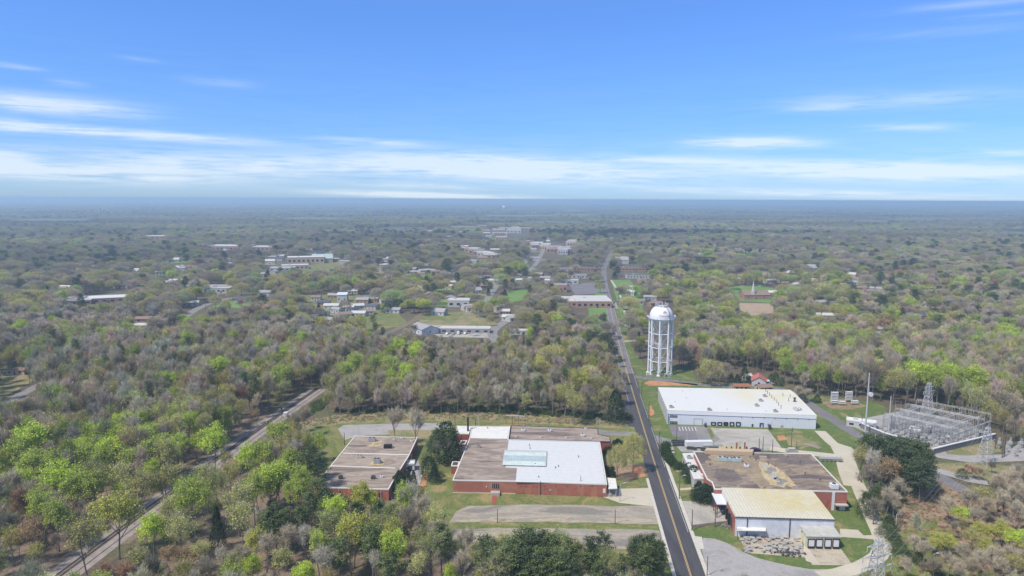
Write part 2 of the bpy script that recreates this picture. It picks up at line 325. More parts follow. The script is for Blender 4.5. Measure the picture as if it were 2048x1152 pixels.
def sheet(name, pts, mat, z, smooth=0, jitter=0, seed=0):
    """pts are photo pixels of ground points; the polygon is laid flat on the ground at its real size"""
    w = [P(u, v) for u, v in pts]
    if smooth:
        for _ in range(smooth):
            q = []
            for i in range(len(w)):
                a, b = w[i], w[(i+1) % len(w)]; q += [a*.75+b*.25, a*.25+b*.75]
            w = q
    if jitter:
        q = []; rn = random.Random(seed)
        for i in range(len(w)):
            a, b = w[i], w[(i+1) % len(w)]; n = max(1, int((b-a).length/4))
            for k in range(n):
                q.append(a.lerp(b, k/n)+Vector((rn.uniform(-1, 1)*jitter, rn.uniform(-1, 1)*jitter, 0)))
        w = q
    from mathutils.geometry import tessellate_polygon
    tri = tessellate_polygon([[Vector((p.x, p.y, 0)) for p in w]])
    mb = MB(); vs = [(p.x, p.y, z) for p in w]
    fs = []
    for t in tri:
        a, b, c = (Vector(vs[i]) for i in t)
        fs.append(t if (b-a).cross(c-a).z > 0 else (t[0], t[2], t[1]))
    mb.raw(vs, fs); o = obj(name, mb, mat); o['kind'] = 'structure'; return o
def wpts(pts, z=0): return [P(u, v, z) for u, v in pts]
def spline(w, step=4.0):
    out = []
    for i in range(len(w)-1):
        p0 = w[max(0, i-1)]; p1 = w[i]; p2 = w[i+1]; p3 = w[min(len(w)-1, i+2)]
        n = max(1, int((p2-p1).length/step))
        for k in range(n):
            t = k/n; out.append(.5*((2*p1)+(p2-p0)*t+(2*p0-5*p1+4*p2-p3)*t*t+(3*p1-p0-3*p2+p3)*t**3))
    out.append(w[-1]); return out
def offline(w, d):
    out = []
    for i, p in enumerate(w):
        t = (w[min(i+1, len(w)-1)]-w[max(i-1, 0)]).normalized(); out.append(p+Vector((t.y, -t.x, 0))*d)
    return out
def ribbon(name, w, d0, d1, z, mat, zb=None, dash=None, kind='structure'):
    """strip along the world polyline w between offsets d0..d1 (metres, + is to the right)"""
    a, b = offline(w, d0), offline(w, d1); mb = MB(); acc = 0
    for i in range(len(w)-1):
        acc += (w[i+1]-w[i]).length
        if dash and (acc % dash[0]) > dash[1]: continue
        q = [a[i], b[i], b[i+1], a[i+1]]
        if zb is None:
            mb.face([(p.x, p.y, z) for p in (q[0], q[1], q[2], q[3])])
        else: mb.prism([(p.x, p.y) for p in q], zb, z)
    # make faces look up
    o = obj(name, mb, mat); me = o.data
    if zb is None and me.polygons and me.polygons[0].normal.z < 0: me.flip_normals()
    if kind: o['kind'] = kind
    return o
# ---- roads
ROADPX = [(1392, 1185), (1382.4, 1152), (1366, 1101), (1348, 1042.5), (1325.3, 974), (1310, 933), (1299.5, 903.6), (1287, 862), (1275, 813.7), (1265.8, 780), (1256.5, 747), (1243, 707.5), (1227.3, 651), (1222, 620), (1216, 599), (1209.5, 575), (1207, 549), (1208.6, 533.8), (1217, 518), (1223.4, 505.6), (1229.7, 497.8)]
# the road is straight in plan up to the far bend: fit a line to the near part
_w = wpts(ROADPX)
_near = [p for p in _w if p.y < 700]
_A = np.polyfit([p.y for p in _near], [p.x for p in _near], 2)
ROAD = [Vector((float(np.polyval(_A, p.y)) if p.y < 700 else p.x, p.y, 0)) for p in _w]
ROAD = spline(ROAD, 6)
print('ROAD', [(round(p.x, 1), round(p.y, 1)) for p in _w])
_n = [p for p in ROAD if p.y < 430]; _f = [p for p in ROAD if p.y >= 424]
ribbon('road', _n, -4.3, 4.3, .03, M['asphalt_new'])
ribbon('road', _f, -4.3, 4.3, .034, M['asphalt_mid'])
ribbon('road_marking', [p for p in ROAD if p.y < 900], -.26, -.1, .05, M['yellow'])
ribbon('road_marking', [p for p in ROAD if p.y < 900], .1, .26, .05, M['yellow'])
ribbon('road_marking', [p for p in ROAD if 215 < p.y < 1000], 3.75, 3.87, .05, M['whiteline'], dash=(60, 50))
ribbon('road_marking', [p for p in ROAD if 360 < p.y < 1000], -3.87, -3.75, .05, M['whiteline'])
ribbon('kerb', [p for p in ROAD if p.y < 300], 4.35, 5.6, .14, M['kerb'], zb=0)
ribbon('kerb', [p for p in ROAD if p.y < 262], -5.4, -4.35, .14, M['kerb'], zb=0)
# turn lane widening on the left by the wood
ribbon('road', [p for p in ROAD if 318 < p.y < 372], -7.4, -4.28, .028, M['asphalt_new'])
def road(pts, w, mat, z=.02, name='road'):
    return ribbon(name, spline(wpts(pts), 5), -w/2, w/2, z, mat)
road([(1258, 752), (1300, 757), (1360, 764), (1400, 769), (1450, 771), (1500, 772), (1560, 778), (1592, 790), (1625, 812), (1672, 843), (1722, 874), (1790, 905), (1850, 935), (1900, 965), (1962, 1001)], 6.2, M['asphalt_mid'])
road([(1290, 868), (1262, 868), (1215, 866), (1180, 860)], 6, M['asphalt_old'], name='side_road')
road([(1285, 868), (1312, 878), (1345, 886), (1400, 890)], 8, M['asphalt_old'], name='side_road')
road([(1640, 862), (1662, 884), (1690, 908), (1706, 945), (1722, 985), (1741, 1028), (1757, 1062), (1768, 1090), (1757, 1112), (1722, 1133), (1680, 1146), (1640, 1152)], 5.2, M['concrete'], z=.045, name='driveway')
road([(1540, 897), (1600, 905), (1668, 912), (1700, 920)], 5.5, M['concrete'], z=.05, name='driveway')
road([(1684, 925), (1690, 948), (1700, 972)], 4.5, M['concrete'], z=.04, name='driveway')
sheet('driveway', [(1655, 880), (1703, 895), (1716, 912), (1700, 925), (1672, 915)], M['concrete'], .055)
sheet('driveway', [(1680, 1058), (1716, 1060), (1727, 1071), (1765, 1070), (1766, 1080), (1680, 1074)], M['concrete'], .058)
road([(1860, 890), (1885, 912), (1930, 918), (1990, 917), (2048, 915), (2120, 920)], 8, M['gravel'], z=.06, name='gravel_track')
road([(1850, 935), (1890, 945), (1940, 960), (1975, 965)], 6, M['gravel'], z=.062, name='gravel_track')
# lawns and open ground
sheet('lawn', [(600, 850), (640, 838), (900, 829), (1100, 836), (1268, 848), (1300, 940), (1350, 1120), (1362, 1180), (1320, 1175), (1225, 1110), (905, 1110), (868, 1060), (838, 1000), (600, 990), (625, 930)], M['grass'], 0.0, jitter=.8)
sheet('brush_strip', [(590, 842), (700, 826), (830, 824), (1010, 824), (1100, 832), (1262, 845), (1268, 858), (1180, 855), (1100, 848), (900, 842), (700, 846), (620, 856)], M['grass_dry'], .004, jitter=1.2)
sheet('lawn', [(1262, 700), (1290, 738), (1385, 740), (1392, 762), (1560, 772), (1605, 795), (1680, 846), (1730, 880), (1718, 905), (1740, 980), (1790, 1080), (1790, 1130), (1700, 1180), (1420, 1180), (1364, 1020), (1312, 880), (1285, 800)], M['grass_g'], .002, jitter=.6)
sheet('verge', [(1226, 600), (1240, 600), (1262, 690), (1290, 735), (1262, 735), (1240, 670)], M['grass_g'], .006, jitter=.5)
sheet('verge', [(1190, 560), (1204, 560), (1212, 600), (1224, 655), (1205, 655), (1190, 620)], M['meadow'], .006, jitter=.5)
sheet('lawn', [(1590, 800), (1620, 790), (1700, 800), (1760, 806), (1775, 822), (1720, 850), (1735, 880), (1680, 848)], M['grass_g'], .004, jitter=.7)
sheet('verge', [(1850, 915), (1870, 925), (1960, 925), (2048, 935), (2048, 960), (1960, 965), (1880, 942)], M['grass_dry'], .006, jitter=.8)
sheet('verge', [(1868, 905), (1985, 880), (2005, 905), (1950, 912), (1900, 912)], M['grass_dry'], .008, jitter=.6)
sheet('slope', [(1800, 1000), (1850, 965), (1890, 955), (1960, 990), (2048, 1020), (2048, 1152), (1850, 1152), (1800, 1060)], M['claybrown'], .004, jitter=1.5)
sheet('slope', [(1785, 1075), (1870, 1110), (1900, 1175), (1790, 1180), (1765, 1135)], M['grass'], .010, jitter=1)
sheet('meadow', [(1745, 1100), (1800, 1060), (1870, 1040), (1960, 1120), (1960, 1185), (1700, 1185)], M['grass'], .008, jitter=2)
sheet('gravel_lot', [(1395, 1075), (1440, 1078), (1500, 1112), (1560, 1128), (1640, 1142), (1720, 1128), (1750, 1125), (1700, 1165), (1640, 1185), (1430, 1185)], M['gravel'], .02, smooth=1)
sheet('apron', [(1386, 1072), (1404, 1074), (1408, 1098), (1394, 1099)], M['kerb'], .03)
sheet('yard', [(1361, 1002), (1446, 1004), (1470, 1042), (1384, 1052)], M['concrete_g'], .02)
sheet('retaining_edge', [(1385, 1050), (1468, 1040), (1468, 1046), (1386, 1056)], M['timber'], .03)
sheet('yard', [(1477, 1072), (1602, 1075), (1610, 1115), (1494, 1106)], M['stained'], .02)
sheet('yard', [(1610, 1093), (1682, 1098), (1706, 1131), (1624, 1130)], M['stained'], .03)
sheet('walk', [(1603, 1090), (1614, 1092), (1640, 1131), (1612, 1122)], M['concrete'], .035)
sheet('parking_lot', [(1337, 850), (1388, 852), (1404, 886), (1372, 880), (1345, 872)], M['asphalt_mid'], .02)
sheet('parking_lot', [(1388, 852), (1415, 853), (1440, 878), (1418, 892), (1400, 890)], M['asphalt_old'], .026)
sheet('parking_lot', [(1421, 856), (1536, 859), (1563, 895), (1530, 902), (1440, 898), (1400, 891), (1438, 880)], M['concrete_g'], .022)
sheet('grass_island', [(1414, 856), (1421, 857), (1431, 877), (1422, 877)], M['grass'], .034)
for k in range(6):
    u = 1357+k*6.4
    sheet('parking_line', [(u, 854), (u+1.4, 854), (u+4.2, 862), (u+2.8, 862)], M['whiteline'], .034)
sheet('clay_patch', [(1287, 766), (1300, 761), (1330, 763), (1395, 768), (1392, 772), (1330, 771), (1295, 772)], M['clay'], .02, jitter=.7)
sheet('clay_patch', [(1297, 812), (1303, 812), (1309, 828), (1300, 832)], M['clay'], .02, jitter=.6)
sheet('clay_patch', [(1552, 872), (1568, 870), (1574, 880), (1556, 881)], M['clay'], .02, jitter=.6)
sheet('clay_patch', [(1572, 872), (1602, 870), (1640, 890), (1600, 898), (1575, 892)], M['grass_dry'], .015, jitter=1)
sheet('clay_patch', [(1262, 934), (1284, 930), (1290, 952), (1264, 958)], M['clay'], .02, jitter=.7)
sheet('bare_earth', [(1225, 925), (1288, 928), (1290, 950), (1255, 965), (1230, 955)], M['claybrown'], .014, jitter=1)
sheet('parking_lot', [(935, 1012), (1040, 1009), (1307, 1013.5), (1318, 1030), (1330, 1049), (1100, 1044), (900, 1044), (912, 1022)], M['lot'], .02, jitter=.5)
sheet('parking_lot', [(900, 1058), (1000, 1056), (1316, 1060), (1340, 1090), (1310, 1100), (1180, 1098), (1000, 1086), (900, 1082)], M['lot'], .02, jitter=.5)
sheet('loading_yard', [(1190, 988), (1216, 978), (1300, 976), (1310, 979), (1318, 1014), (1240, 1006)], M['concrete'], .024)
sheet('gravel_lot', [(676, 858), (688, 850), (860, 846), (900, 848), (900, 856), (790, 868), (715, 872), (690, 880)], M['gravel'], .02)
sheet('lawn', [(775, 860), (862, 860), (865, 872), (840, 880), (780, 874)], M['grass_dry'], .03)
sheet('walk', [(816, 925), (836, 920), (846, 950), (838, 975), (822, 965)], M['gravel'], .02)
sheet('path', [(984.5, 983), (995, 983), (992, 1009), (984, 1009)], M['brick_d'], .05)
sheet('clay_patch', [(843, 955), (856, 950), (850, 975), (840, 972)], M['clay'], .02, jitter=.5)
sheet('sidewalk', [(1351, 940), (1372, 940), (1373, 943), (1352, 943)], M['concrete'], .03)
sheet('sidewalk', [(1358, 977), (1382, 975), (1383, 979), (1359, 981)], M['concrete'], .03)
sheet('junk_yard', [(1346, 884), (1380, 880), (1440, 900), (1440, 908), (1385, 905), (1362, 903)], M['gravel'], .028)
# substation pads
sheet('substation_pad', [(1700, 850), (1722, 838), (1800, 822), (1860, 826), (1992, 868), (1990, 880), (1866, 906), (1850, 905), (1757, 878)], M['gravel'], .02)
sheet('substation_pad', [(1640, 804), (1680, 798), (1715, 806), (1735, 812), (1700, 820), (1665, 818)], M['claybrown'], .02, jitter=.6)
sheet('substation_pad', [(2010, 895), (2060, 890), (2080, 920), (2012, 915)], M['gravel'], .02)
# railway
RAIL = [(60, 1196), (117.7, 1151), (235.5, 1065), (349, 982.6), (471, 892), (569, 821.7), (637.7, 776.5)]
_r = wpts(RAIL); print('RAIL', [(round(p.x, 1), round(p.y, 1)) for p in _r])
_B = np.polyfit([p.y for p in _r], [p.x for p in _r], 2)
RAILW = [Vector((float(np.polyval(_B, y)), y, 0)) for y in range(140, int(P(640, 772).y), 6)]
print('rail at 620:', proj(RAILW[-1].x, RAILW[-1].y, 0))
ribbon('railway_bed', RAILW, -4.8, 6.0, .03, M['ballast'])
ribbon('railway_ballast', RAILW, -3.3, 3.6, .22, M['ballast'], zb=0)
def railway():
    nn = [0]
    mb = MB()
    w = RAILW
    for d in (-.75, .75):
        a = offline(w, d-.07); b = offline(w, d+.07)
        for i in range(len(w)-1): mb.prism([(p.x, p.y) for p in (a[i], b[i], b[i+1], a[i+1])], .30, .46)
    rails = mb
    t = thing('railway_track', 'single railway track on grey ballast running through the wood', 'railway track')
    kid('rail', rails, M['steel'], t)
    sl = MB(); L = 0
    for i in range(len(w)-1):
        d = (w[i+1]-w[i]); n = int(d.length/.65); a = math.atan2(d.y, d.x)
        for k in range(n):
            p = w[i]+d*(k/n)
            if p.y > 175 and nn[0] < 100:
                nn[0] += 1; m1 = MB(); m1.box((p.x, p.y, .2), (.24, 2.6, .12), a); kid('sleeper', m1, M['sleeper'], t); continue
            sl.box((p.x, p.y, .2), (.24, 2.6, .12), a)
    o = kid('sleeper', sl, M['sleeper'], t); o['kind'] = 'stuff'
railway()
sheet('dirt_strip', [(395, 1152), (430, 1060), (470, 985), (500, 975), (520, 1000), (470, 1080), (450, 1180)], M['litter'], .01, jitter=1.5)
sheet('wood_floor', [(0, 790), (560, 830), (500, 900), (300, 1060), (60, 1180), (0, 1180)], M['litter'], .002, jitter=2)
sheet('wood_floor', [(250, 1180), (520, 960), (640, 985), (840, 1000), (905, 1110), (1225, 1110), (1340, 1180)], M['litter'], .006, jitter=2)
# ---------------------------------------------------------------- trees
def skel(rng, H, R, nl, h0, h1, upb):
    """trunk, limbs and sub-branches inside a domed envelope; returns the wood mesh and the branch tips"""
    mb = MB(); tips = []
    tr = [np.array([0, 0, 0.])]; d = np.array([rng.normal(0, .03), rng.normal(0, .03), 1])
    ns = 5; r0 = .017*H
    for k in range(ns):
        d = d+np.array([rng.normal(0, .05), rng.normal(0, .05), 0]); d /= np.linalg.norm(d); tr.append(tr[-1]+d*H*.78/ns)
    rad = [r0*(1-.8*k/ns) for k in range(ns+1)]; rad[0] *= 1.35
    for k in range(ns): mb.tube(tr[k], tr[k+1], rad[k], rad[k+1], 6, caps=False)
    for i in range(nl):
        f = h0+(h1-h0)*(i+rng.random()*.7)/nl; z = f*H; kk = min(ns-1, int(z/(H*.78/ns))); t = z/(H*.78/ns)-kk; t = min(max(t, 0), 1)
        p = tr[kk]*(1-t)+tr[kk+1]*t; az = i*2.399+rng.normal(0, .3)
        # end on the envelope
        el = rng.uniform(.1, 1.1)+upb*(f-.3); rr = R*(math.cos(min(el, 1.5))*.85+.12)*rng.uniform(.75, 1.05)
        ez = H*(.52+.42*math.sin(min(el, 1.5)))*rng.uniform(.93, 1.03)
        e = np.array([math.cos(az)*rr, math.sin(az)*rr, max(ez, z+H*.08)])
        mid = p*.5+e*.5+np.array([math.cos(az), math.sin(az), 0])*R*.12
        br = rad[kk]*.55
        mb.tube(p, mid, br, br*.65, 4, caps=False); mb.tube(mid, e*.9+p*.1, br*.65, br*.25, 4, caps=False)
        tips.append((e*.9+p*.1, e-mid))
        for j in range(5):
            q = mid*(1-(j+.5)/5.2)+e*((j+.5)/5.2)
            dd = (e-mid)/np.linalg.norm(e-mid)+rng.normal(0, .55, 3)+np.array([0, 0, .25]); dd /= np.linalg.norm(dd)
            q2 = q+dd*rng.uniform(.12, .26)*H*.8
            mb.tube(q, q2, br*.35, br*.12, 3, caps=False); tips.append((q2, dd))
    tips.append((tr[-1], d)); tips.append((tr[-1]*.5+tr[-1]*.5+np.array([0, 0, H*.15]), d))
    return mb, tips
def quads(cent, size, rng, flat=0.0):
    n = len(cent); a = rng.normal(0, 1, (n, 3)); a[:, 2] *= (1-flat); a /= np.linalg.norm(a, axis=1)[:, None]
    b = rng.normal(0, 1, (n, 3)); b[:, 2] *= (1-flat); b -= (b*a).sum(1)[:, None]*a; b /= np.linalg.norm(b, axis=1)[:, None]
    s = (size*rng.uniform(.6, 1.35, n))[:, None]
    v = np.stack([cent-a*s*.5, cent+b*s*.32, cent+a*s*.5, cent-b*s*.32], 1).reshape(-1, 3)
    return v
def slivers(base, dirs, length, width):
    n = len(base); side = np.cross(dirs, np.random.RandomState(5).normal(0, 1, (n, 3))); side /= np.linalg.norm(side, axis=1)[:, None]+1e-9
    tip = base+dirs*length[:, None]
    v = np.stack([base-side*width/2, base+side*width/2, tip], 1).reshape(-1, 3)
    return v
def crownmesh(name, qv, tv, mats):
    me = bpy.data.meshes.new(name); nq = len(qv)//4; nt = len(tv)//3
    me.vertices.add(len(qv)+len(tv)); me.vertices.foreach_set('co', np.concatenate([qv.reshape(-1, 3), tv.reshape(-1, 3)]).astype(np.float32).ravel())
    me.loops.add(len(qv)+len(tv)); me.loops.foreach_set('vertex_index', np.arange(len(qv)+len(tv), dtype=np.int32))
    me.polygons.add(nq+nt)
    ls = np.concatenate([np.arange(nq)*4, nq*4+np.arange(nt)*3]).astype(np.int32); me.polygons.foreach_set('loop_start', ls)
    me.polygons.foreach_set('material_index', np.concatenate([np.zeros(nq), np.ones(nt)]).astype(np.int32))
    for m in mats: me.materials.append(m)
    me.update(calc_edges=True); me.validate(); return me
def clumpy(p, rng, sc, thr):
    """keep points where a coarse pseudo noise is high, so crowns get gaps and clumps"""
    ph = rng.uniform(0, 6, 6)
    v = np.sin(p[:, 0]*sc+ph[0])*np.sin(p[:, 1]*sc*1.1+ph[1])+np.sin(p[:, 2]*sc*1.3+ph[2])*np.sin(p[:, 0]*sc*.7+p[:, 1]*sc*.6+ph[3])
    return v > thr
def make_leafy(seed, H=15., R=4.2, nleaf=4600, size=.40, toponly=.45, twn=900, sig=.75, nl=11, h0=.3):
    rng = np.random.default_rng(seed); wood, tips = skel(rng, H, R, nl, h0, .76, 1.0)
    T = np.array([t[0] for t in tips]); D = np.array([t[1]/np.linalg.norm(t[1]) for t in tips])
    w = np.clip((T[:, 2]/H-toponly)*3+.12, .05, 1.2); w /= w.sum()
    i = rng.choice(len(T), nleaf, p=w); c = T[i]+rng.normal(0, sig, (nleaf, 3))*np.array([1, 1, .75])
    c = c[clumpy(c, rng, 1.5, -.45)]
    # extra leaves over a lobed dome give the crown its rounded top
    m = int(nleaf*.55); uu = rng.uniform(-.05, 1, m); aa = rng.uniform(0, 6.283, m); rr = np.sqrt(1-np.clip(uu, 0, 1)**2); lob = 1+.13*np.sin(aa*3+seed)+.10*np.sin(aa*5+uu*5+seed)+.07*np.sin(aa*8-uu*9)
    sh = rng.uniform(.80, 1.0, m); dm = np.stack([np.cos(aa)*rr*R*.95*lob*sh, np.sin(aa)*rr*R*.95*lob*sh, H*.58+uu*H*.40*(1+.08*np.sin(aa*4+seed*2))*sh], 1)+rng.normal(0, .18, (m, 3))
    dm = dm[clumpy(dm, rng, 1.25, -.35)]; c = np.concatenate([c, dm])
    q = quads(c, size, rng)
    j = rng.choice(len(T), twn); d = D[j]+rng.normal(0, .6, (twn, 3))+np.array([0, 0, .3]); d /= np.linalg.norm(d, axis=1)[:, None]
    b = T[j]-D[j]*rng.uniform(0, 1.8, twn)[:, None]+rng.normal(0, .25, (twn, 3))
    tv = slivers(b, d, rng.uniform(.7, 1.9, twn), .075)
    return wood, crownmesh('crown', q, tv, [M['leaf'], M['twig_grey']])
def make_bare(seed, H=15., R=3.6, twn=3000, bud=0, nl=12, h0=.3):
    rng = np.random.default_rng(seed); wood, tips = skel(rng, H, R, nl, h0, .76, 1.1)
    T = np.array([t[0] for t in tips]); D = np.array([t[1]/np.linalg.norm(t[1]) for t in tips])
    j = rng.choice(len(T), twn); d = D[j]*.7+rng.normal(0, .55, (twn, 3))+np.array([0, 0, .45]); d /= np.linalg.norm(d, axis=1)[:, None]
    b = T[j]-D[j]*rng.uniform(0, 2.2, twn)[:, None]+rng.normal(0, .35, (twn, 3))
    tv = slivers(b, d, rng.uniform(.8, 2.1, twn), .085)
    if bud:
        i = rng.choice(len(T), bud); c = T[i]+D[i]*.6+rng.normal(0, .85, (bud, 3)); q = quads(c, .26, rng)
    else: q = np.zeros((0, 3))
    return wood, crownmesh('crown', q, tv, [M['leaf'], M['twig']])
def make_round(seed, H=13., R=6.):
    """broad yard tree: dense dome of fine twigs with budding tips"""
    rng = np.random.default_rng(seed); wood, tips = skel(rng, H, R*.85, 15, .22, .7, .9)
    n = 6800; u = rng.uniform(-.35, 1, n); az = rng.uniform(0, 6.283, n); rr = np.sqrt(np.clip(1-u*u, 0, 1)); s = rng.uniform(.78, 1.02, n)
    lob = 1+.10*np.sin(az*3+seed)+.08*np.sin(az*5+u*4)+.06*np.sin(az*9+u*7+seed)
    c = np.stack([np.cos(az)*rr*R*s*lob, np.sin(az)*rr*R*s*lob, H*.55+u*H*.43*s], 1)+rng.normal(0, .22, (n, 3))
    c = c[clumpy(c, rng, 1.3, -.75)]; m = len(c)
    out = c-np.array([0, 0, H*.35]); out /= np.linalg.norm(out, axis=1)[:, None]; d = out+rng.normal(0, .45, (m, 3)); d /= np.linalg.norm(d, axis=1)[:, None]
    k = rng.random(m) < np.clip(.25+c[:, 2]/H*.5, 0, 1)
    q = quads(c[k], .3, rng); tv = slivers(c[~k]-d[~k]*.7, d[~k], rng.uniform(.8, 1.6, (~k).sum()), .1)
    return wood, crownmesh('crown', q, tv, [M['leaf'], M['twig_grey']])
def make_pine(seed, H=17., R=3.1):
    rng = np.random.default_rng(seed); mb = MB(); lean = rng.normal(0, .02, 2)
    for k in range(5): mb.tube((lean[0]*k*3, lean[1]*k*3, k*H*.19), (lean[0]*(k+1)*3, lean[1]*(k+1)*3, (k+1)*H*.19), .2*(1-k*.17), .2*(1-(k+1)*.17), 6, caps=False)
    cs = []; nb = 46
    for i in range(nb):
        f = .38+.6*(i/nb); z = H*f; az = i*2.4+rng.normal(0, .3)
        env = math.sin(min(1, (f-.3)/.25)*1.57)*(1-((f-.38)/.64)**2.0)**.6*R if f < 1.0 else .3
        L = env*rng.uniform(.55, 1.15)+.3; up = .15+.5*f
        e = np.array([math.cos(az)*L, math.sin(az)*L, z+L*up*.5]); mb.tube((0, 0, z-.3), e, .05, .02, 3, caps=False)
        for t in (.5, .8, 1.0):
            n = int(34*t); cs.append(e*t+np.array([0, 0, z*(1-t)])+rng.normal(0, 1, (n, 3))*np.array([.5, .5, .26])*(.6+.5*t))
    c = np.concatenate(cs); q = quads(c, .42, rng, flat=.25)
    return mb, crownmesh('crown', q, np.zeros((0, 3)), [M['needle'], M['twig']])
def make_cedar(seed, H=10., R=2.6, cone=.9, n=3600):
    rng = np.random.default_rng(seed); mb = MB(); mb.tube((0, 0, 0), (0, 0, H*.9), .22, .04, 6, caps=False)
    f = rng.random(n)**.8*.93+.05; az = rng.uniform(0, 6.283, n)
    env = R*((1-f)**cone*1.25+.05)*np.minimum(1, f/.13)*(1+.16*np.sin(az*4+f*9+seed)+.12*np.sin(az*7-f*23))
    s = rng.uniform(.6, 1.05, n)
    c = np.stack([np.cos(az)*env*s, np.sin(az)*env*s, f*H], 1)+rng.normal(0, .14, (n, 3)); c = c[clumpy(c, rng, 1.9, -.8)]
    return mb, crownmesh('crown', quads(c, .38, rng), np.zeros((0, 3)), [M['needle'], M['twig']])
def make_bush(seed, R=1.6):
    rng = np.random.default_rng(seed); mb = MB()
    for k in range(5):
        a = k*1.3; mb.tube((0, 0, 0), (math.cos(a)*R*.5, math.sin(a)*R*.5, R), .05, .02, 3, caps=False)
    n = 900; d = rng.normal(0, 1, (n, 3)); d /= np.linalg.norm(d, axis=1)[:, None]; d[:, 2] = np.abs(d[:, 2])
    c = d*R*rng.uniform(.65, 1.05, n)[:, None]*(1+.15*np.sin(d[:, 0:1]*6+d[:, 1:2]*5+seed))*np.array([1, 1, .95])
    return mb, crownmesh('crown', quads(c, .3, rng), np.zeros((0, 3)), [M['leaf'], M['twig']])
PROTO = {}
def reg(kind, name, cat, H, fns):
    PROTO[kind] = dict(name=name, cat=cat, H=H, m=[(w.mesh('trunk', M['bark']), c) for w, c in fns])
reg('leafy', 'leafing_tree', 'leafing tree', 15, [make_leafy(11), make_leafy(12, R=4.8, nleaf=5200), make_leafy(13, R=3.6, h0=.35, nleaf=3800), make_leafy(14, R=4.4, toponly=.3, nleaf=5000)])
reg('thin', 'budding_tree', 'budding tree', 15, [make_leafy(21, nleaf=1700, twn=1900, sig=1.0, size=.34, R=3.6), make_leafy(22, nleaf=2000, twn=1800, sig=1.0, size=.34, R=4.0), make_leafy(23, nleaf=1500, twn=2200, R=3.4, h0=.4, size=.34)])
reg('bare', 'bare_tree', 'bare tree', 15, [make_bare(31), make_bare(32, R=3.1, h0=.35), make_bare(33, R=4.2, bud=250), make_bare(34, bud=500)])
reg('round', 'round_crowned_tree', 'round tree', 13, [make_round(41), make_round(42, R=5.4), make_round(43, H=13, R=6.6)])
reg('pine', 'pine_tree', 'pine tree', 17, [make_pine(51), make_pine(52, R=3.7), make_pine(53, R=2.7)])
reg('cedar', 'cedar_tree', 'evergreen tree', 10, [make_cedar(61), make_cedar(62, R=3.1, cone=.6), make_cedar(63, R=3.6, cone=.45)])
reg('bush', 'bush', 'bush', 1.6, [make_bush(71), make_bush(72)])
TINT = {  # kind, colour, words
 'lime': ('leafy', (.52, .64, .09), 'bright lime green'), 'green': ('leafy', (0.418, 0.493, 0.100), 'fresh green'), 'ygreen': ('leafy', (0.522, 0.517, 0.121), 'yellow green'),
 'pale': ('thin', (0.638, 0.640, 0.213), 'pale green budding'), 'olive': ('thin', (0.479, 0.459, 0.126), 'olive budding'), 'sage': ('thin', (0.362, 0.414, 0.126), 'grey green budding'),
 'grey': ('bare', (0.456, 0.394, 0.285), 'grey bare'), 'mauve': ('bare', (0.424, 0.367, 0.294), 'mauve grey bare'), 'tan': ('bare', (.50, .42, .30), 'tan bare'), 'palebare': ('bare', (.50, .46, .38), 'pale bare'),
 'rust': ('bare', (.42, .25, .16), 'rust red'), 'orange': ('thin', (.46, .31, .14), 'orange brown'), 'dark': ('bare', (0.276, 0.236, 0.171), 'dark bare'),
 'rolive': ('round', (0.536, 0.488, 0.145), 'broad olive'), 'rgold': ('round', (0.594, 0.559, 0.139), 'broad golden olive'), 'rgrey': ('round', (0.435, 0.373, 0.247), 'broad grey brown'), 'rgreen': ('round', (0.381, 0.493, 0.129), 'broad soft green'),
 'pine': ('pine', (.085, .115, .055), 'dark green'), 'pine2': ('pine', (.14, .18, .07), 'mid green'), 'cedar': ('cedar', (.05, .08, .04), 'dense dark green'), 'cedar2': ('cedar', (.09, .12, .05), 'dense green'),
 'bush': ('bush', (0.072, 0.120, 0.036), 'dark green'), 'bushtan': ('bush', (0.264, 0.216, 0.132), 'tan'), 'bushyel': ('bush', (0.504, 0.552, 0.084), 'yellow green')}
ROOTS = {}
def spawn(kind, vi, loc, rz, sc, wsc, tint, label, group):
    pr = PROTO[kind]; vi %= len(pr['m']); tr, cr = pr['m'][vi]
    t = bpy.data.objects.new(pr['name'], None); COL.objects.link(t)
    t.location = loc; t.rotation_euler = (0, 0, rz); t.scale = (sc*wsc, sc*wsc, sc)
    t['label'] = label; t['category'] = pr['cat']; t['group'] = group
    a = bpy.data.objects.new('trunk', tr); COL.objects.link(a); a.parent = t
    b = bpy.data.objects.new('crown', cr); COL.objects.link(b); b.parent = t; b['tint'] = [float(x) for x in tint]
    ROOTS.setdefault((kind, vi), (a, b))
    return t
# ---- what has to stay in view (photo pixels of ground and roofs): no filler tree may cover it
KEEP = []
def keep(pts): KEEP.append(np.array(pts, float))
keep([(612, 846), (640, 838), (860, 830), (1100, 834), (1230, 848), (1262, 845), (1225, 690), (1211, 600), (1202, 560), (1200, 545), (1204, 520), (1216, 500), (1228, 500), (1218, 530), (1214, 560), (1225, 600), (1242, 640), (1262, 690), (1290, 735),
      (1390, 738), (1400, 765), (1480, 764), (1560, 768), (1605, 792), (1660, 795), (1720, 800), (1760, 806), (1790, 798), (1850, 800), (1900, 830), (1990, 850), (2010, 880), (2048, 885), (2048, 925), (1960, 962), (1975, 1000), (1900, 960), (1862, 930), (1866, 905), (1840, 880), (1760, 868), (1722, 872), (1705, 905), (1722, 960), (1765, 1065), (1785, 1090), (1765, 1135), (1740, 1152), (1410, 1152), (1368, 1152), (1330, 1082), (1318, 1070), (1190, 1076), (905, 1062), (880, 1040), (868, 1000), (838, 985), (700, 1000), (628, 985), (650, 935)])
keep([(1290, 605), (1350, 605), (1350, 750), (1290, 750)])
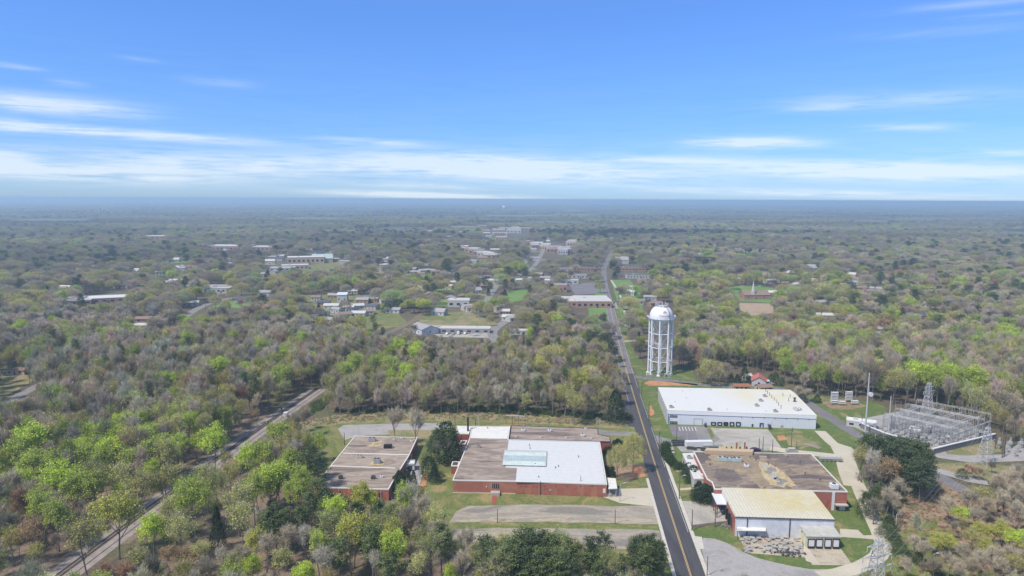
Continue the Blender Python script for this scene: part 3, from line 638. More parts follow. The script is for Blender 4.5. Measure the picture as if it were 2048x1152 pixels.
keep([(1825, 1012), (1850, 985), (1885, 972), (1925, 1005), (1915, 1042), (1860, 1060)])
keep([(90, 1152), (225, 1055), (340, 976), (465, 884), (555, 822), (640, 770), (650, 784), (580, 834), (490, 905), (375, 996), (270, 1078), (170, 1152)])
keep([(432, 1060), (470, 985), (500, 975), (505, 1000), (450, 1060), (430, 1140)])
keep([(0, 795), (70, 772), (75, 780), (10, 812)])
keep([(0, 752), (40, 748), (60, 762), (20, 780), (0, 785)])
keep([(362, 634), (408, 604), (432, 602), (400, 622), (372, 640)])
keep([(835, 650), (870, 640), (935, 640), (985, 655), (965, 678), (835, 668)])
keep([(840, 640), (860, 628), (935, 626), (1000, 655), (985, 672), (940, 650)])
keep([(975, 672), (1008, 640), (990, 620), (1010, 624), (1018, 645), (1000, 672), (985, 680)])
keep([(970, 605), (985, 578), (992, 578), (980, 606)])
keep([(1012, 582), (1055, 580), (1052, 598), (1018, 602)])
keep([(1112, 588), (1130, 570), (1195, 570), (1206, 606), (1200, 612), (1160, 614)])
keep([(1145, 560), (1192, 562), (1196, 574), (1140, 572)])
keep([(1480, 600), (1545, 606), (1545, 625), (1500, 630), (1478, 618)])
keep([(1455, 574), (1500, 572), (1560, 580), (1545, 604), (1480, 600)])
keep([(1060, 535), (1080, 508), (1088, 506), (1080, 530), (1070, 545)])
keep([(140, 598), (262, 575), (262, 588), (190, 606)])
keep([(600, 600), (640, 590), (740, 592), (760, 612), (700, 625), (640, 615)])
keep([(720, 655), (760, 625), (835, 628), (825, 652), (760, 672)])
keep([(530, 525), (640, 510), (700, 525), (640, 540), (550, 540)])
keep([(1420, 745), (1500, 740), (1550, 752), (1600, 770), (1560, 768), (1430, 765)])
keep([(1255, 545), (1300, 545), (1300, 558), (1230, 560), (1230, 600), (1245, 640), (1228, 600), (1220, 560)])
def inpoly(px, py, poly):
    x, y = poly[:, 0], poly[:, 1]; x2, y2 = np.roll(x, -1), np.roll(y, -1)
    c = ((y[None] > py[:, None]) != (y2[None] > py[:, None])) & (px[:, None] < (x2-x)[None]*(py[:, None]-y[None])/np.where(y2 == y, 1e-9, y2-y)[None]+x[None])
    return c.sum(1) % 2 == 1
def blocked(x, y, h, r):
    """does a tree at x,y (height h, crown radius r) cover something that must stay in view"""
    out = np.zeros(len(x), bool)
    for fz, sx in ((0, 0), (.2, 0), (.4, 0), (.55, .6), (.55, -.6), (.7, -.9), (.7, .9), (.7, 0), (.85, .6), (.85, -.6), (.97, 0)):
        u, v = projn(x+sx*r, y, h*fz)
        for k in KEEP:
            bb = (u > k[:, 0].min()) & (u < k[:, 0].max()) & (v > k[:, 1].min()) & (v < k[:, 1].max()) & ~out
            if bb.any():
                idx = np.nonzero(bb)[0]; out[idx] |= inpoly(u[idx], v[idx], k)
    return out
def vnoise(x, y, sc, seed):
    """smooth value noise, vectorised"""
    x = np.asarray(x)/sc; y = np.asarray(y)/sc; xi = np.floor(x).astype(int); yi = np.floor(y).astype(int); fx = x-xi; fy = y-yi
    def h(a, b):
        n = (a*374761393+b*668265263+seed*974634777) & 0xffffffff; n = ((n ^ (n >> 13))*1274126177) & 0xffffffff; return ((n ^ (n >> 16)) & 0xffff)/65535.
    fx = fx*fx*(3-2*fx); fy = fy*fy*(3-2*fy)
    return (h(xi, yi)*(1-fx)+h(xi+1, yi)*fx)*(1-fy)+(h(xi, yi+1)*(1-fx)+h(xi+1, yi+1)*fx)*fy
# ---------------------------------------------------------------- buildings
def quad_center(w): return sum((Vector(p) for p in w), Vector())/len(w)
class Wall:
    """vertical wall plane through two ground points; rectangles on it are given by the photo pixels of their corners"""
    def __init__(s, a, b, o): s.a = Vector((a[0], a[1], 0)); s.b = Vector((b[0], b[1], 0)); s.t = (s.b-s.a).normalized(); s.n = Vector((s.t.y, -s.t.x, 0)); s.o = Vector((o[0], o[1], 0))
    def at(s, u, v):
        d = CR @ Vector(((u-1024)/FPX, -(v-576)/FPX, -1)); c = Vector((0, 0, CAMH))
        k = (s.a-c).dot(s.n)/d.dot(s.n); p = c+d*k; return (p-s.a).dot(s.t), p.z
    def slab(s, mb, s0, s1, z0, z1, d0, d1, mi=0):
        q = [s.a+s.t*s0+s.n*d0, s.a+s.t*s1+s.n*d0, s.a+s.t*s1+s.n*d1, s.a+s.t*s0+s.n*d1]
        mb.prism([(p.x-s.o.x, p.y-s.o.y) for p in q], z0, z1, mi)
    def rect(s, u0, v0, u1, v1):
        a, z1 = s.at(u0, v0); b, z0 = s.at(u1, v1); return a, b, max(z0, .02), z1
    def part(s, name, parent, mat, r, d0=0.003, d1=.08):
        mb = MB(); s.slab(mb, r[0], r[1], r[2], r[3], d0, d1); return kid(name, mb, mat, parent)
def building(name, label, roof_px, h, wallmat, roofmat, cat='building', group=None, trim=None, parapet=.35, world=None):
    w = world or [P(u, v, h) for u, v in roof_px]; c = quad_center(w); o = (c.x, c.y, 0)
    t = thing(name, label, cat, o, group=group)
    q = off(w, o); mb = MB(); mb.prism(q, 0, h-.03, top=False); kid('wall', mb, wallmat, t)
    mb = MB(); mb.prism(inset(q, .02), h-.5, h-.02); kid('roof', mb, roofmat, t)
    if trim:
        mb = MB(); n = len(q); a = inset(q, -.12); b = inset(q, .3)
        for i in range(n):
            j = (i+1) % n; mb.prism([a[i], a[j], b[j], b[i]], h-.32, h+parapet)
        kid('roof_edge', mb, trim, t)
    return t, w, o
def inset(q, d):
    n = len(q); area = sum(q[i][0]*q[(i+1) % n][1]-q[(i+1) % n][0]*q[i][1] for i in range(n)); sg = 1 if area > 0 else -1; out = []
    for i in range(n):
        p0, p1, p2 = (Vector(q[k % n]) for k in (i-1, i, i+1)); e1 = (p1-p0).normalized(); e2 = (p2-p1).normalized()
        n1 = Vector((-e1.y, e1.x))*sg; n2 = Vector((-e2.y, e2.x))*sg; m = n1+n2
        k = m.dot(n1); m = m/max(k, .3) if k else n1
        out.append((p1.x+m.x*d, p1.y+m.y*d))
    return out
def roofpatch(parent, o, pts, h, mat, name='roof_panel', z0=.0, z1=.05):
    w = [P(u, v, h) for u, v in pts]; mb = MB(); mb.prism(off(w, o), h+z0-.02, h+z1); return kid(name, mb, mat, parent)
def stain(parent, o, pts, h, mat, name, seed, z1=.03, n=7):
    w = [P(u, v, h) for u, v in pts]; r = random.Random(seed); q = []
    for i in range(len(w)):
        a, b = w[i], w[(i+1) % len(w)]
        for k in range(n):
            p = a.lerp(b, k/n); f = 1+r.uniform(-.16, .14); c = quad_center(w); q.append(c+(p-c)*f)
    from mathutils.geometry import tessellate_polygon
    tri = tessellate_polygon([[Vector((p.x, p.y, 0)) for p in q]]); mb = MB(); vs = [(p.x-o[0], p.y-o[1], h+z1) for p in q]; fs = []
    for t in tri:
        A, B, C = (Vector(vs[i]) for i in t); fs.append(t if (B-A).cross(C-A).z > 0 else (t[0], t[2], t[1]))
    mb.raw(vs, fs); return kid(name, mb, mat, parent)
def hvac(u, v, h, s, label, mat='metal_light', k=0, parts=2, rz=0.0, group='units on the flat roofs'):
    p = P(u, v, h); t = thing('rooftop_unit', label, 'rooftop unit', (p.x, p.y, h), rz, group)
    a, b, c = s; mb = MB(); mb.box((0, 0, .25), (a, b, c)); mb.box((0, 0, 0), (a*.86, b*.86, .25)); kid('cabinet', mb, M[mat], t)
    mb = MB()
    for i in range(parts): mb.lathe([(.0, .0), (min(a, b)*.3, 0), (min(a, b)*.3, .22), (0, .22)], 12, ((i-(parts-1)/2)*a/parts, 0, c+.25))
    kid('fan', mb, M['metal_dark'], t)
    mb = MB(); mb.box((a*.5+.35, 0, .1), (.7, b*.5, c*.6)); kid('duct', mb, M['metal_grey'], t)
    return t
def vent(u, v, h, r, hh, label, mat='metal_dark', group='pipes and vents on the roofs', name='roof_vent', cat='vent'):
    p = P(u, v, h); mb = MB(); mb.lathe([(r, 0), (r, hh*.8), (r*1.5, hh*.8), (r*1.5, hh*.93), (0, hh)], 10); mb.lathe([(r*1.8, 0), (r*1.8, .06), (r, .07)], 10)
    o = obj(name, mb, M[mat], loc=(p.x, p.y, h)); tag(o, label, cat, group); return o
def pole(u, v, vt, label, group='utility and lamp poles', mat='timber', arm=True, lamp=False, r=.16, name='utility_pole', cat='pole', lean=0, cross=0):
    """pole from ground pixel (u,v) up to pixel height vt"""
    p = P(u, v); 
    d = CR @ Vector(((u-1024)/FPX, -(vt-576)/FPX, -1)); k = p.y/d.y; H = CAMH+d.z*k
    t = thing(name, label, cat, (p.x, p.y, 0), 0, group); mb = MB(); mb.tube((0, 0, 0), (lean, 0, H), r, r*.62, 8); kid('post', mb, M[mat], t)
    if cross:
        mb = MB()
        for i in range(cross): mb.box((lean, 0, H-.7-i*1.1), (2.4, .14, .16), .5)
        for i in range(cross):
            for x in (-1.05, -.5, .5, 1.05): mb.tube((lean+x*math.cos(.5), x*math.sin(.5), H-.54-i*1.1), (lean+x*math.cos(.5), x*math.sin(.5), H-.26-i*1.1), .06, .04, 5)
        kid('crossarm', mb, M['timber_p'], t)
        mb = MB(); mb.lathe([(0, 0), (.26, 0), (.26, .9), (0, 1.0)], 10, (lean+.38, .2, H-3.2)); kid('transformer_can', mb, M['metal_light'], t)
    if lamp:
        mb = MB(); mb.tube((0, 0, H-.3), (1.5, .3, H+.1), .06, .05, 5); mb.box((1.8, .36, H), (.9, .4, .2), .2); kid('lamp_head', mb, M['metal_light'], t)
    return t, H
def gable(name, label, u, v, L, D, h, rz, roofmat, wallmat, cat='house', group='houses among the trees', ridge=1.6, porch=False, z=0, chim=False):
    p = P(u, v, 0); t = thing(name, label, cat, (p.x, p.y, 0), rz, group)
    mb = MB(); x, y = L/2, D/2
    mb.raw([(-x, -y, 0), (x, -y, 0), (x, y, 0), (-x, y, 0), (-x, -y, h), (x, -y, h), (x, y, h), (-x, y, h), (-x, 0, h+ridge), (x, 0, h+ridge)],
           [(0, 1, 5, 4), (2, 3, 7, 6), (1, 2, 6, 9, 5), (3, 0, 4, 8, 7)]); kid('wall', mb, M[wallmat], t)
    mb = MB(); e = .45; zr = h+ridge+.12; ze = h-ridge*e/y+.1
    for sg in (-1, 1):
        a = [(-x-e, sg*(y+e), ze), (x+e, sg*(y+e), ze), (x+e, 0, zr), (-x-e, 0, zr)]; b = [(q[0], q[1], q[2]+.16) for q in a]
        vs = a+b; mb.raw(vs, [(0, 1, 2, 3), (7, 6, 5, 4), (0, 4, 5, 1), (1, 5, 6, 2), (3, 2, 6, 7), (0, 3, 7, 4)])
    rfo = kid('roof', mb, M[roofmat], t)
    for k in range(3):
        xx = -x+L*(k+.6)/3.4
        if k == 1: mb = MB(); mb.box((xx, -y-.03, .1), (1.0, .08, 2.1)); kid('door', mb, M['navy'] if porch else M['trim_dark'], t)
        else: mb = MB(); mb.box((xx, -y-.03, h*.35), (1.3, .08, 1.2)); kid('window', mb, M['glass'], t)
    for sg in (-1, 1):
        mb = MB(); mb.box((sg*(x+.03), 0, h*.35), (.08, 1.2, 1.2)); kid('window', mb, M['glass'], t)
    if porch:
        mb = MB(); mb.box((0, -y-1.1, h-.5), (L*.5, 2.2, .18)); 
        for sx in (-1, 1): mb.box((sx*L*.23, -y-2.0, 0), (.18, .18, h-.5))
        kid('porch', mb, M['siding'], t)
    if chim:
        mb = MB(); mb.box((x*.4, .4, h), (.8, .8, ridge+1.2)); kid('chimney', mb, M['brickfar'], rfo)
    KEEPB.append((p.x, p.y, max(L, D)/2*.6, h+ridge*.6))
    return t
KEEPB = []
def car(u, v, rz, col, label, group='parked cars', L=4.6, kind='car', van=False):
    p = P(u, v); t = thing('parked_'+kind, label, kind, (p.x, p.y, 0.06), rz, group); mat = plain('paint_'+label.split()[0], col, rough=.35, amt=.03)
    hw = .9 if not van else 1.05; hh = 1.45 if not van else 2.3; mb = MB()
    prof = [(-L/2, .35), (L/2, .35), (L/2, .78), (L*.27, .92), (L*.12, hh), (-L*.28, hh), (-L*.44, .98), (-L/2, .9)] if not van else [(-L/2, .35), (L/2, .35), (L/2, .95), (L*.36, 1.2), (L*.26, hh), (-L/2, hh)]
    n = len(prof); vs = []
    for sy in (-1, 1):
        for x, z in prof: vs.append((x, sy*(hw if z < 1.0 else hw*.86), z))
    fs = [tuple(range(n)), tuple(reversed(range(n, 2*n)))]+[(i, n+i, n+(i+1) % n, (i+1) % n) for i in range(n)]
    mb.raw(vs, fs); kid('body', mb, mat, t)
    g = MB(); z0, z1 = (1.0, hh-.12) if not van else (1.25, 1.95)
    xs = (-L*.26, L*.14) if not van else (L*.2, L*.3)
    for sy in (-1, 1): g.box(((xs[0]+xs[1])/2, sy*hw*.91, z0), (xs[1]-xs[0], .08, z1-z0))
    g.raw([(L*.26, -hw*.8, .95), (L*.26, hw*.8, .95), (L*.135, hw*.75, hh-.08), (L*.135, -hw*.75, hh-.08)], [(0, 1, 2, 3)])
    kid('window', g, M['glass'], t)
    for sx in (-1, 1):
        for sy in (-1, 1):
            w = MB(); w.tube((sx*L*.31, sy*(hw-.22), .33), (sx*L*.31, sy*(hw+.02), .33), .33, .33, 12); kid('wheel', w, M['black'], t)
    for sy in (-1, 1):
        w = MB(); w.box((L/2+.02, sy*hw*.7, .6), (.06, .35, .16)); kid('headlight', w, M['doorwhite'], t)
    return t
def flat(name, label, u, v, L, D, h, rz, roofmat, wallmat, cat='building', group='flat roofed buildings in the town', win=4, edge='trim'):
    p = P(u, v, 0); t = thing(name, label, cat, (p.x, p.y, 0), rz, group); mb = MB(); mb.box((0, 0, 0), (L, D, h-.05)); kid('wall', mb, M[wallmat], t)
    mb = MB(); mb.box((0, 0, h-.05), (L-.3, D-.3, .06)); kid('roof', mb, M[roofmat], t)
    mb = MB(); x, y = L/2, D/2
    for c, d in (((0, -y, h-.3), (L+.2, .3, .7)), ((0, y, h-.3), (L+.2, .3, .7)), ((-x, 0, h-.3), (.3, D-.3, .7)), ((x, 0, h-.3), (.3, D-.3, .7))): mb.box(c, d)
    kid('roof_edge', mb, M[edge], t)
    for k in range(win):
        mb = MB(); mb.box((-x+L*(k+.5)/win, -y-.03, h*.3), (L/win*.45, .08, h*.32)); kid('window', mb, M['glass'], t)
    mb = MB(); mb.box((L*.1, -y-.05, .05), (1.6, .08, 2.2)); kid('door', mb, M['trim_dark'], t)
    mb = MB(); mb.box((-L*.2, D*.1, h), (min(3, L*.15), min(2.5, D*.2), 1.1)); kid('roof_unit', mb, M['metal_light'], t)
    KEEPB.append((p.x, p.y, L/2*.8, h*.8))
    return t
# ================= white metal warehouse
def warehouse():
    h = 7.0
    t, w, o = building('warehouse', 'large white warehouse with a cream flat roof and navy stripe, right of the road', [(1316.4, 775), (1580, 780), (1589, 786.5), (1633, 830.5), (1335.5, 820.5)], h, M['wall_white'], M['roof_cream'], trim=M['trim'], parapet=.1)
    F = Wall(w[4], w[3], o); L = (F.b-F.a).length
    F.part('stripe', t, M['navy'], (.0, L, h-2.15, h-1.85), .012, .05)
    F.part('fascia', t, M['white_paint'], (.0, L, h-1.85, h-.35), .01, .2)
    for (u0, v0, u1, v1) in ((1340, 830.2, 1354.7, 835.4), (1340, 842.3, 1354.7, 849)):
        r = F.rect(u0, v0, u1, v1); g = F.part('window', t, M['glass'], r, .01, .06); mb = MB()
        n = 5
        for k in range(n+1):
            s = r[0]+(r[1]-r[0])*k/n; F.slab(mb, s-.05, s+.05, r[2], r[3], .062, .12)
        F.slab(mb, r[0], r[1], (r[2]+r[3])/2-.05, (r[2]+r[3])/2+.05, .063, .11); f = kid('frame', mb, M['metal_light'], g); f.parent = g
    r = F.rect(1388.5, 837.5, 1403.8, 852); F.part('roller_door', t, M['doorwhite'], r, .01, .05)
    mb = MB()
    for s in (r[0]-.12, r[1]+.12): F.slab(mb, s-.12, s+.12, 0.02, r[3], .011, .14)
    F.slab(mb, r[0]-.24, r[1]+.24, r[3]+.002, r[3]+.2, .011, .14); kid('door_frame', mb, M['metal_grey'], t)
    for k, (a, b) in enumerate(((1421.8, 1431.4), (1434.6, 1443.9), (1447, 1455.7), (1459.2, 1468), (1472, 1480.8))):
        r = F.rect(a, 843.8, b, 854.8); r = (r[0], r[1], r[2], r[3])
        q = F.part('dock_shelter', t, M['black'], (r[0]+.0, r[0]+.45, r[2]+.5, r[3]), .01, .3)
        mb = MB(); F.slab(mb, r[1]-.45, r[1], r[2]+.5, r[3], .01, .3); F.slab(mb, r[0]+.46, r[1]-.46, r[3]-.4, r[3], .01, .3); F.slab(mb, r[0]+.2, r[1]-.2, max(r[2], .1), r[2]+.45, .01, .35)
        kid('bumper', mb, M['black'], q)
        F.part('dock_door', t, M['doorwhite'] if k != 2 else M['metal_dark'], (r[0]+.46, r[1]-.46, r[2]+.5, r[3]-.42), .01, .06)
    for (a, v0, b, v1) in ((1503.3, 848, 1506.4, 856.6),): F.part('door', t, M['trim_dark'], F.rect(a, v0, b, v1))
    F.part('door', t, M['navy'], F.rect(1519.2, 845.8, 1527, 857)); F.part('door', t, M['doorwhite'], F.rect(1522.5, 849, 1524.5, 857), .082, .12)
    F.part('window', t, M['metal_grey'], F.rect(1561, 850.5, 1566.8, 854.6))
    for (a, b, n) in ((1407.3, 1411.8, 0), (1535, 1540, 1)):
        r = F.rect(a, 844, b, 859); mb = MB(); F.slab(mb, r[0], r[1], r[3]-1.3, r[3]-1.1, .02, 1.6)
        for s in (r[0], r[1]-.1): F.slab(mb, s, s+.1, 0, r[3]-1.3, 1.5, 1.6); F.slab(mb, s, s+.1, r[3]-1.1, r[3], 1.5, 1.58)
        for k in range(7): F.slab(mb, r[0]+.12, r[1]-.12, k*.3+.1, k*.3+.16, 1.6+.0, 3.4-k*.25)
        kid('stair', mb, M['metal_dark'], t)
    for k in range(7):
        mb = MB(); s = L*(.5+k*.075); F.slab(mb, s, s+.25, h-2.35, h-2.16, .02, .3); kid('wall_lamp', mb, M['metal_dark'], t)
    SL = Wall(w[0], w[4], o); LL = (SL.b-SL.a).length
    for k in range(9):
        s = LL*(k+.6)/9.4; SL.part('pilaster', t, M['metal_grey'], (s, s+.35, 0, h-.4), .01, .35)
        SL.part('wall_panel', t, M['wall_white'], (s+1.2, s+4.6, 1.2, h-1.2), .01, .05)
    for i, (u, v) in enumerate(((1342, 815.5), (1418, 821), (1529, 793.5), (1521, 802.5), (1513, 812.5), (1550, 824))):
        hvac(u, v, h, (1.6, 1.4, .9), ['small grey box at the front left corner of the white warehouse roof', 'small grey box on the front edge of the white warehouse roof', 'rearmost of three grey boxes in a row on the white warehouse roof', 'middle of three grey boxes in a row on the white warehouse roof', 'foremost of three grey boxes in a row on the white warehouse roof', 'dark low box by the front edge of the white warehouse roof'][i], 'metal_grey', parts=1, rz=.1)
    for i, (u, v) in enumerate(((1531.5, 783), (1535, 787), (1539, 791), (1543.5, 796), (1548.5, 800.5), (1553.5, 805.5), (1557, 811), (1562, 816.5), (1565.5, 792), (1577, 802), (1580, 795))):
        vent(u, v, h, .12, 1.7, 'thin dark pipe in the row standing on the cream warehouse roof', group='row of thin pipes on the warehouse roof', name='roof_pipe', cat='pipe')
    for i, (u, v) in enumerate(((1365, 783), (1380, 781), (1422, 779), (1350, 805), (1372, 797), (1454, 820), (1532, 823))):
        vent(u, v, h, .1, .8, 'stub vent on the left part of the cream warehouse roof' if u < 1500 else 'stub vent near the front right of the cream warehouse roof', 'metal_grey', group='stub vents on the warehouse roof' if u < 1500 else None)
    vent(1589, 803, h, .5, 2.2, 'tall dark stack with a tan cowl at the right of the cream warehouse roof', 'metal_dark', None, 'exhaust_stack', 'stack')
    p = P(1594, 820, h); mb = MB()
    for k in range(3): mb.lathe([(0, 0), (1.0, 0), (1.0, .7), (.6, 1.1), (0, 1.15)], 14, (math.cos(k*2.1)*1.2, math.sin(k*2.1)*1.2, 0))
    tag(obj('fan_cluster', mb, M['metal_grey'], loc=(p.x, p.y, h)), 'three round grey fans near the right edge of the cream warehouse roof', 'fan')
    keep([(1314, 770), (1585, 775), (1637, 828), (1635, 862), (1335, 852)])
warehouse()
# ================= main brick plant (left of the road)
def brick_plant():
    h = 5.0
    outer = [(905.5, 960.3), (1031, 962.5), (1213.6, 968.5), (1199.5, 884), (1016.5, 879), (1020, 853), (943.6, 852.3), (939, 877.6)]
    t, w, o = building('brick_factory', 'long red brick factory with a half white, half brown roof, left of the road', outer, h, M['brick_o'], M['roof_grey'], trim=M['trim'], parapet=.12)
    roofpatch(t, o, [(1031.4, 964), (1211, 967), (1197.8, 885.2), (1017.5, 880.5), (1010.5, 934.5), (1034, 936.5)], h, M['roof_white'], 'white_roof', .02, .10)
    roofpatch(t, o, [(941, 876.5), (1014.8, 877.8), (1018.5, 854.3), (945.5, 853.6)], h, M['roof_spk'], 'speckled_roof', .02, .1)
    sk = roofpatch(t, o, [(1004.5, 931.5), (1092.5, 933.5), (1094, 904), (1009, 902)], h, M['metal_light'], 'skylight', .1, .55)
    roofpatch(sk, o, [(1006, 930), (1091, 932), (1091.4, 923.5), (1007, 921.5)], h+.56, M['skylight'], 'pane', 0, .06)
    roofpatch(sk, o, [(1007.2, 920.8), (1091.6, 922.8), (1092.2, 913), (1008.6, 911.2)], h+.56, M['skylight_d'], 'pane', 0, .06)
    roofpatch(sk, o, [(1008.8, 910.5), (1092.4, 912.3), (1092.8, 905.2), (1009.8, 903.3)], h+.56, M['skylight'], 'pane', 0, .06)
    F = Wall(w[0], w[1], o)
    r = F.rect(984, 967.5, 998.4, 976.5); q = F.part('door', t, M['black'], r, .01, .1); mb = MB()
    for k in range(5): s = r[0]+(r[1]-r[0])*k/4; F.slab(mb, s-.06, s+.06, r[2], r[3], .1, .16)
    kid('frame', mb, M['metal_light'], q)
    mb = MB(); F.slab(mb, r[0]-.4, r[1]+.3, .02, 1.2, .12, 2.2); kid('step', mb, M['concrete_g'], t)
    F.part('wall_lamp', t, M['doorwhite'], F.rect(972, 972.5, 973.5, 974), .01, .3)
    G = Wall(w[1], w[2], o)
    for (a, b, v0, v1, m) in ((1205.8, 1211, 977, 986, 'doorwhite'), (1098, 1102.5, 977.5, 982, 'metal_grey')): G.part('door', t, M[m], G.rect(a, v0, b, v1))
    for a in (1041, 1051, 1066, 1087, 1110, 1134, 1160, 1183): G.part('wall_vent', t, M['trim_dark'], G.rect(a, 971.5, a+2.2, 973), .01, .12)
    for k in range(7):
        s = k*4.9+1; G.part('wall_panel', t, M['brick'], (s, s+2.4, .3, h-.8), .01, .06)
    mb = MB(); F.slab(mb, 0, (F.b-F.a).length-.05, 0, .35, .01, .16); kid('plinth', mb, M['concrete'], t)
    # rear wing, lower
    h2 = 4.2
    t2, w2, o2 = building('brick_factory_wing', 'lower brick wing with a stained grey roof behind the white roof of the brick factory', [(1022, 851), (1195.7, 857), (1197, 869), (1220, 874), (1221.5, 883.5), (1202, 883.2), (1018, 878.5)], h2, M['brick_d'], M['roof_grey'], trim=M['trim_dark'], parapet=.15)
    for i, (u, v) in enumerate(((1046, 862), (1099, 863), (1165, 872.5), (1171, 858), (1182, 877.5), (1081, 875), (1132, 876), (1032, 874))):
        hvac(u, v, h2, (1.6 if i < 3 else .9, 1.3 if i < 3 else .8, .7 if i < 3 else .4), ('square pale roof hatch, %s of the three on the grey rear wing roof' % ('leftmost', 'middle', 'rightmost')[i]) if i < 3 else 'small pale curb on the grey rear wing roof', 'doorwhite', parts=1, group='hatches and curbs on the rear wing roof')
    # frame structure behind it
    a = P(1012, 849); b = P(1050, 851); tt = thing('pipe_bridge', 'grey raised pipe bridge behind the brick factory, ahead of the wood', 'pipe bridge', (a.x, a.y, 0)); mb = MB(); d = b-a
    mb.tube((0, 0, 4.6), (d.x, d.y, 4.6), .28, .28, 8); kid('pipe', mb, M['metal_grey'], tt)
    for f in (0, .33, .66, 1): mb = MB(); mb.tube((d.x*f, d.y*f, 0), (d.x*f, d.y*f, 4.4), .14, .14, 6); kid('post', mb, M['rust'], tt)
    # left annexes
    t3, w3, o3 = building('boiler_house', 'small dark brick boiler house with a black stack behind the brick factory', [(913, 867), (937.5, 867.6), (942, 852.6), (914, 852)], 4.4, M['brick_d'], M['roof_spk'], trim=M['trim'], parapet=.1)
    p = P(936, 862, 4.4); mb = MB(); mb.lathe([(.45, 0), (.4, 6.2), (.5, 6.25), (.5, 6.5), (0, 6.5)], 12, (p.x-o3[0], p.y-o3[1], 4.4)); kid('stack', mb, M['black'], t3)
    for (q, hh, lb) in (([(919.6, 888), (930.2, 888.3), (934, 881.3), (922.5, 881)], 3.8, 'small brick annex with a white framed roof, beside the big evergreen'), ([(902.5, 931.3), (916, 931.8), (919, 923.8), (905.5, 923.4)], 3.4, 'small brick annex with white framed roof near the front corner of the factory')):
        tq, wq, oq = building('brick_annex', lb, q, hh, M['brick_d'], M['trim_dark'], trim=M['doorwhite'], parapet=.15)
    tq, wq, oq = building('brick_annex', 'low brown brick annex with rubble on its roof, between the evergreen and the factory', [(915, 914), (925, 914.5), (934.5, 893), (922, 892)], 3.0, M['brick_d'], M['brownroof'], trim=M['rust'], parapet=.1)
    rn = random.Random(8)
    for i, (u, v) in enumerate(((955.5, 892.5), (958, 895))): hvac(u, v, h, (1.1, 1.1, .6), ('left' if i == 0 else 'right')+' of the two little grey units on the grey brown factory roof', 'metal_grey', parts=1)
    for (u, v) in ((1077.5, 955.5), (1111, 937), (1117, 934), (1157, 915), (1059, 892), (1060, 898), (1070.5, 930.5), (975, 857.5)):
        vent(u, v, h, .13, .9, 'small roof pipe on the white part of the brick factory roof', group='small pipes on the factory roof', name='roof_pipe', cat='pipe')
    # canopy over the loading door
    cw = [P(u, v, 3.6) for u, v in ((1214.3, 955.4), (1231, 957), (1234.6, 977), (1217, 977.8))]; c = quad_center(cw); o = (c.x, c.y, 0)
    t4 = thing('loading_canopy', 'pale flat canopy on posts at the right end of the brick factory', 'canopy', o); mb = MB(); mb.prism(off(cw, o), 3.4, 3.65); kid('canopy_roof', mb, M['roof_spk'], t4)
    for q in inset(off(cw, o), .4): mb = MB(); mb.tube((q[0], q[1], 0), (q[0], q[1], 3.4), .1, .1, 6); kid('post', mb, M['metal_light'], t4)
    mb = MB(); a = P(1217, 991); mb.box((a.x-o[0], a.y-o[1], 0), (5, 2, 1.0)); kid('platform', mb, M['concrete_g'], t4)
    for i, (u, v, s) in enumerate(((1217, 906, 1.6), (1217, 901, 1.5), (1219, 938, 1.2), (1222, 947, 1.1), (1224.5, 953, 1.0), (1236, 888, 1.5), (1213, 898, 1.2))):
        spawn('bush', i, P(u, v), i, s/1.0, 1, (.03, .05, .025), ['dark clipped bush by the right end wall of the brick factory', 'dark clipped bush by the right end wall of the brick factory'][i % 2] if i != 5 else 'low dark bush on the lawn behind the yellow roadside tree', 'clipped bushes at the factory end wall')
    # chair lift block
brick_plant()
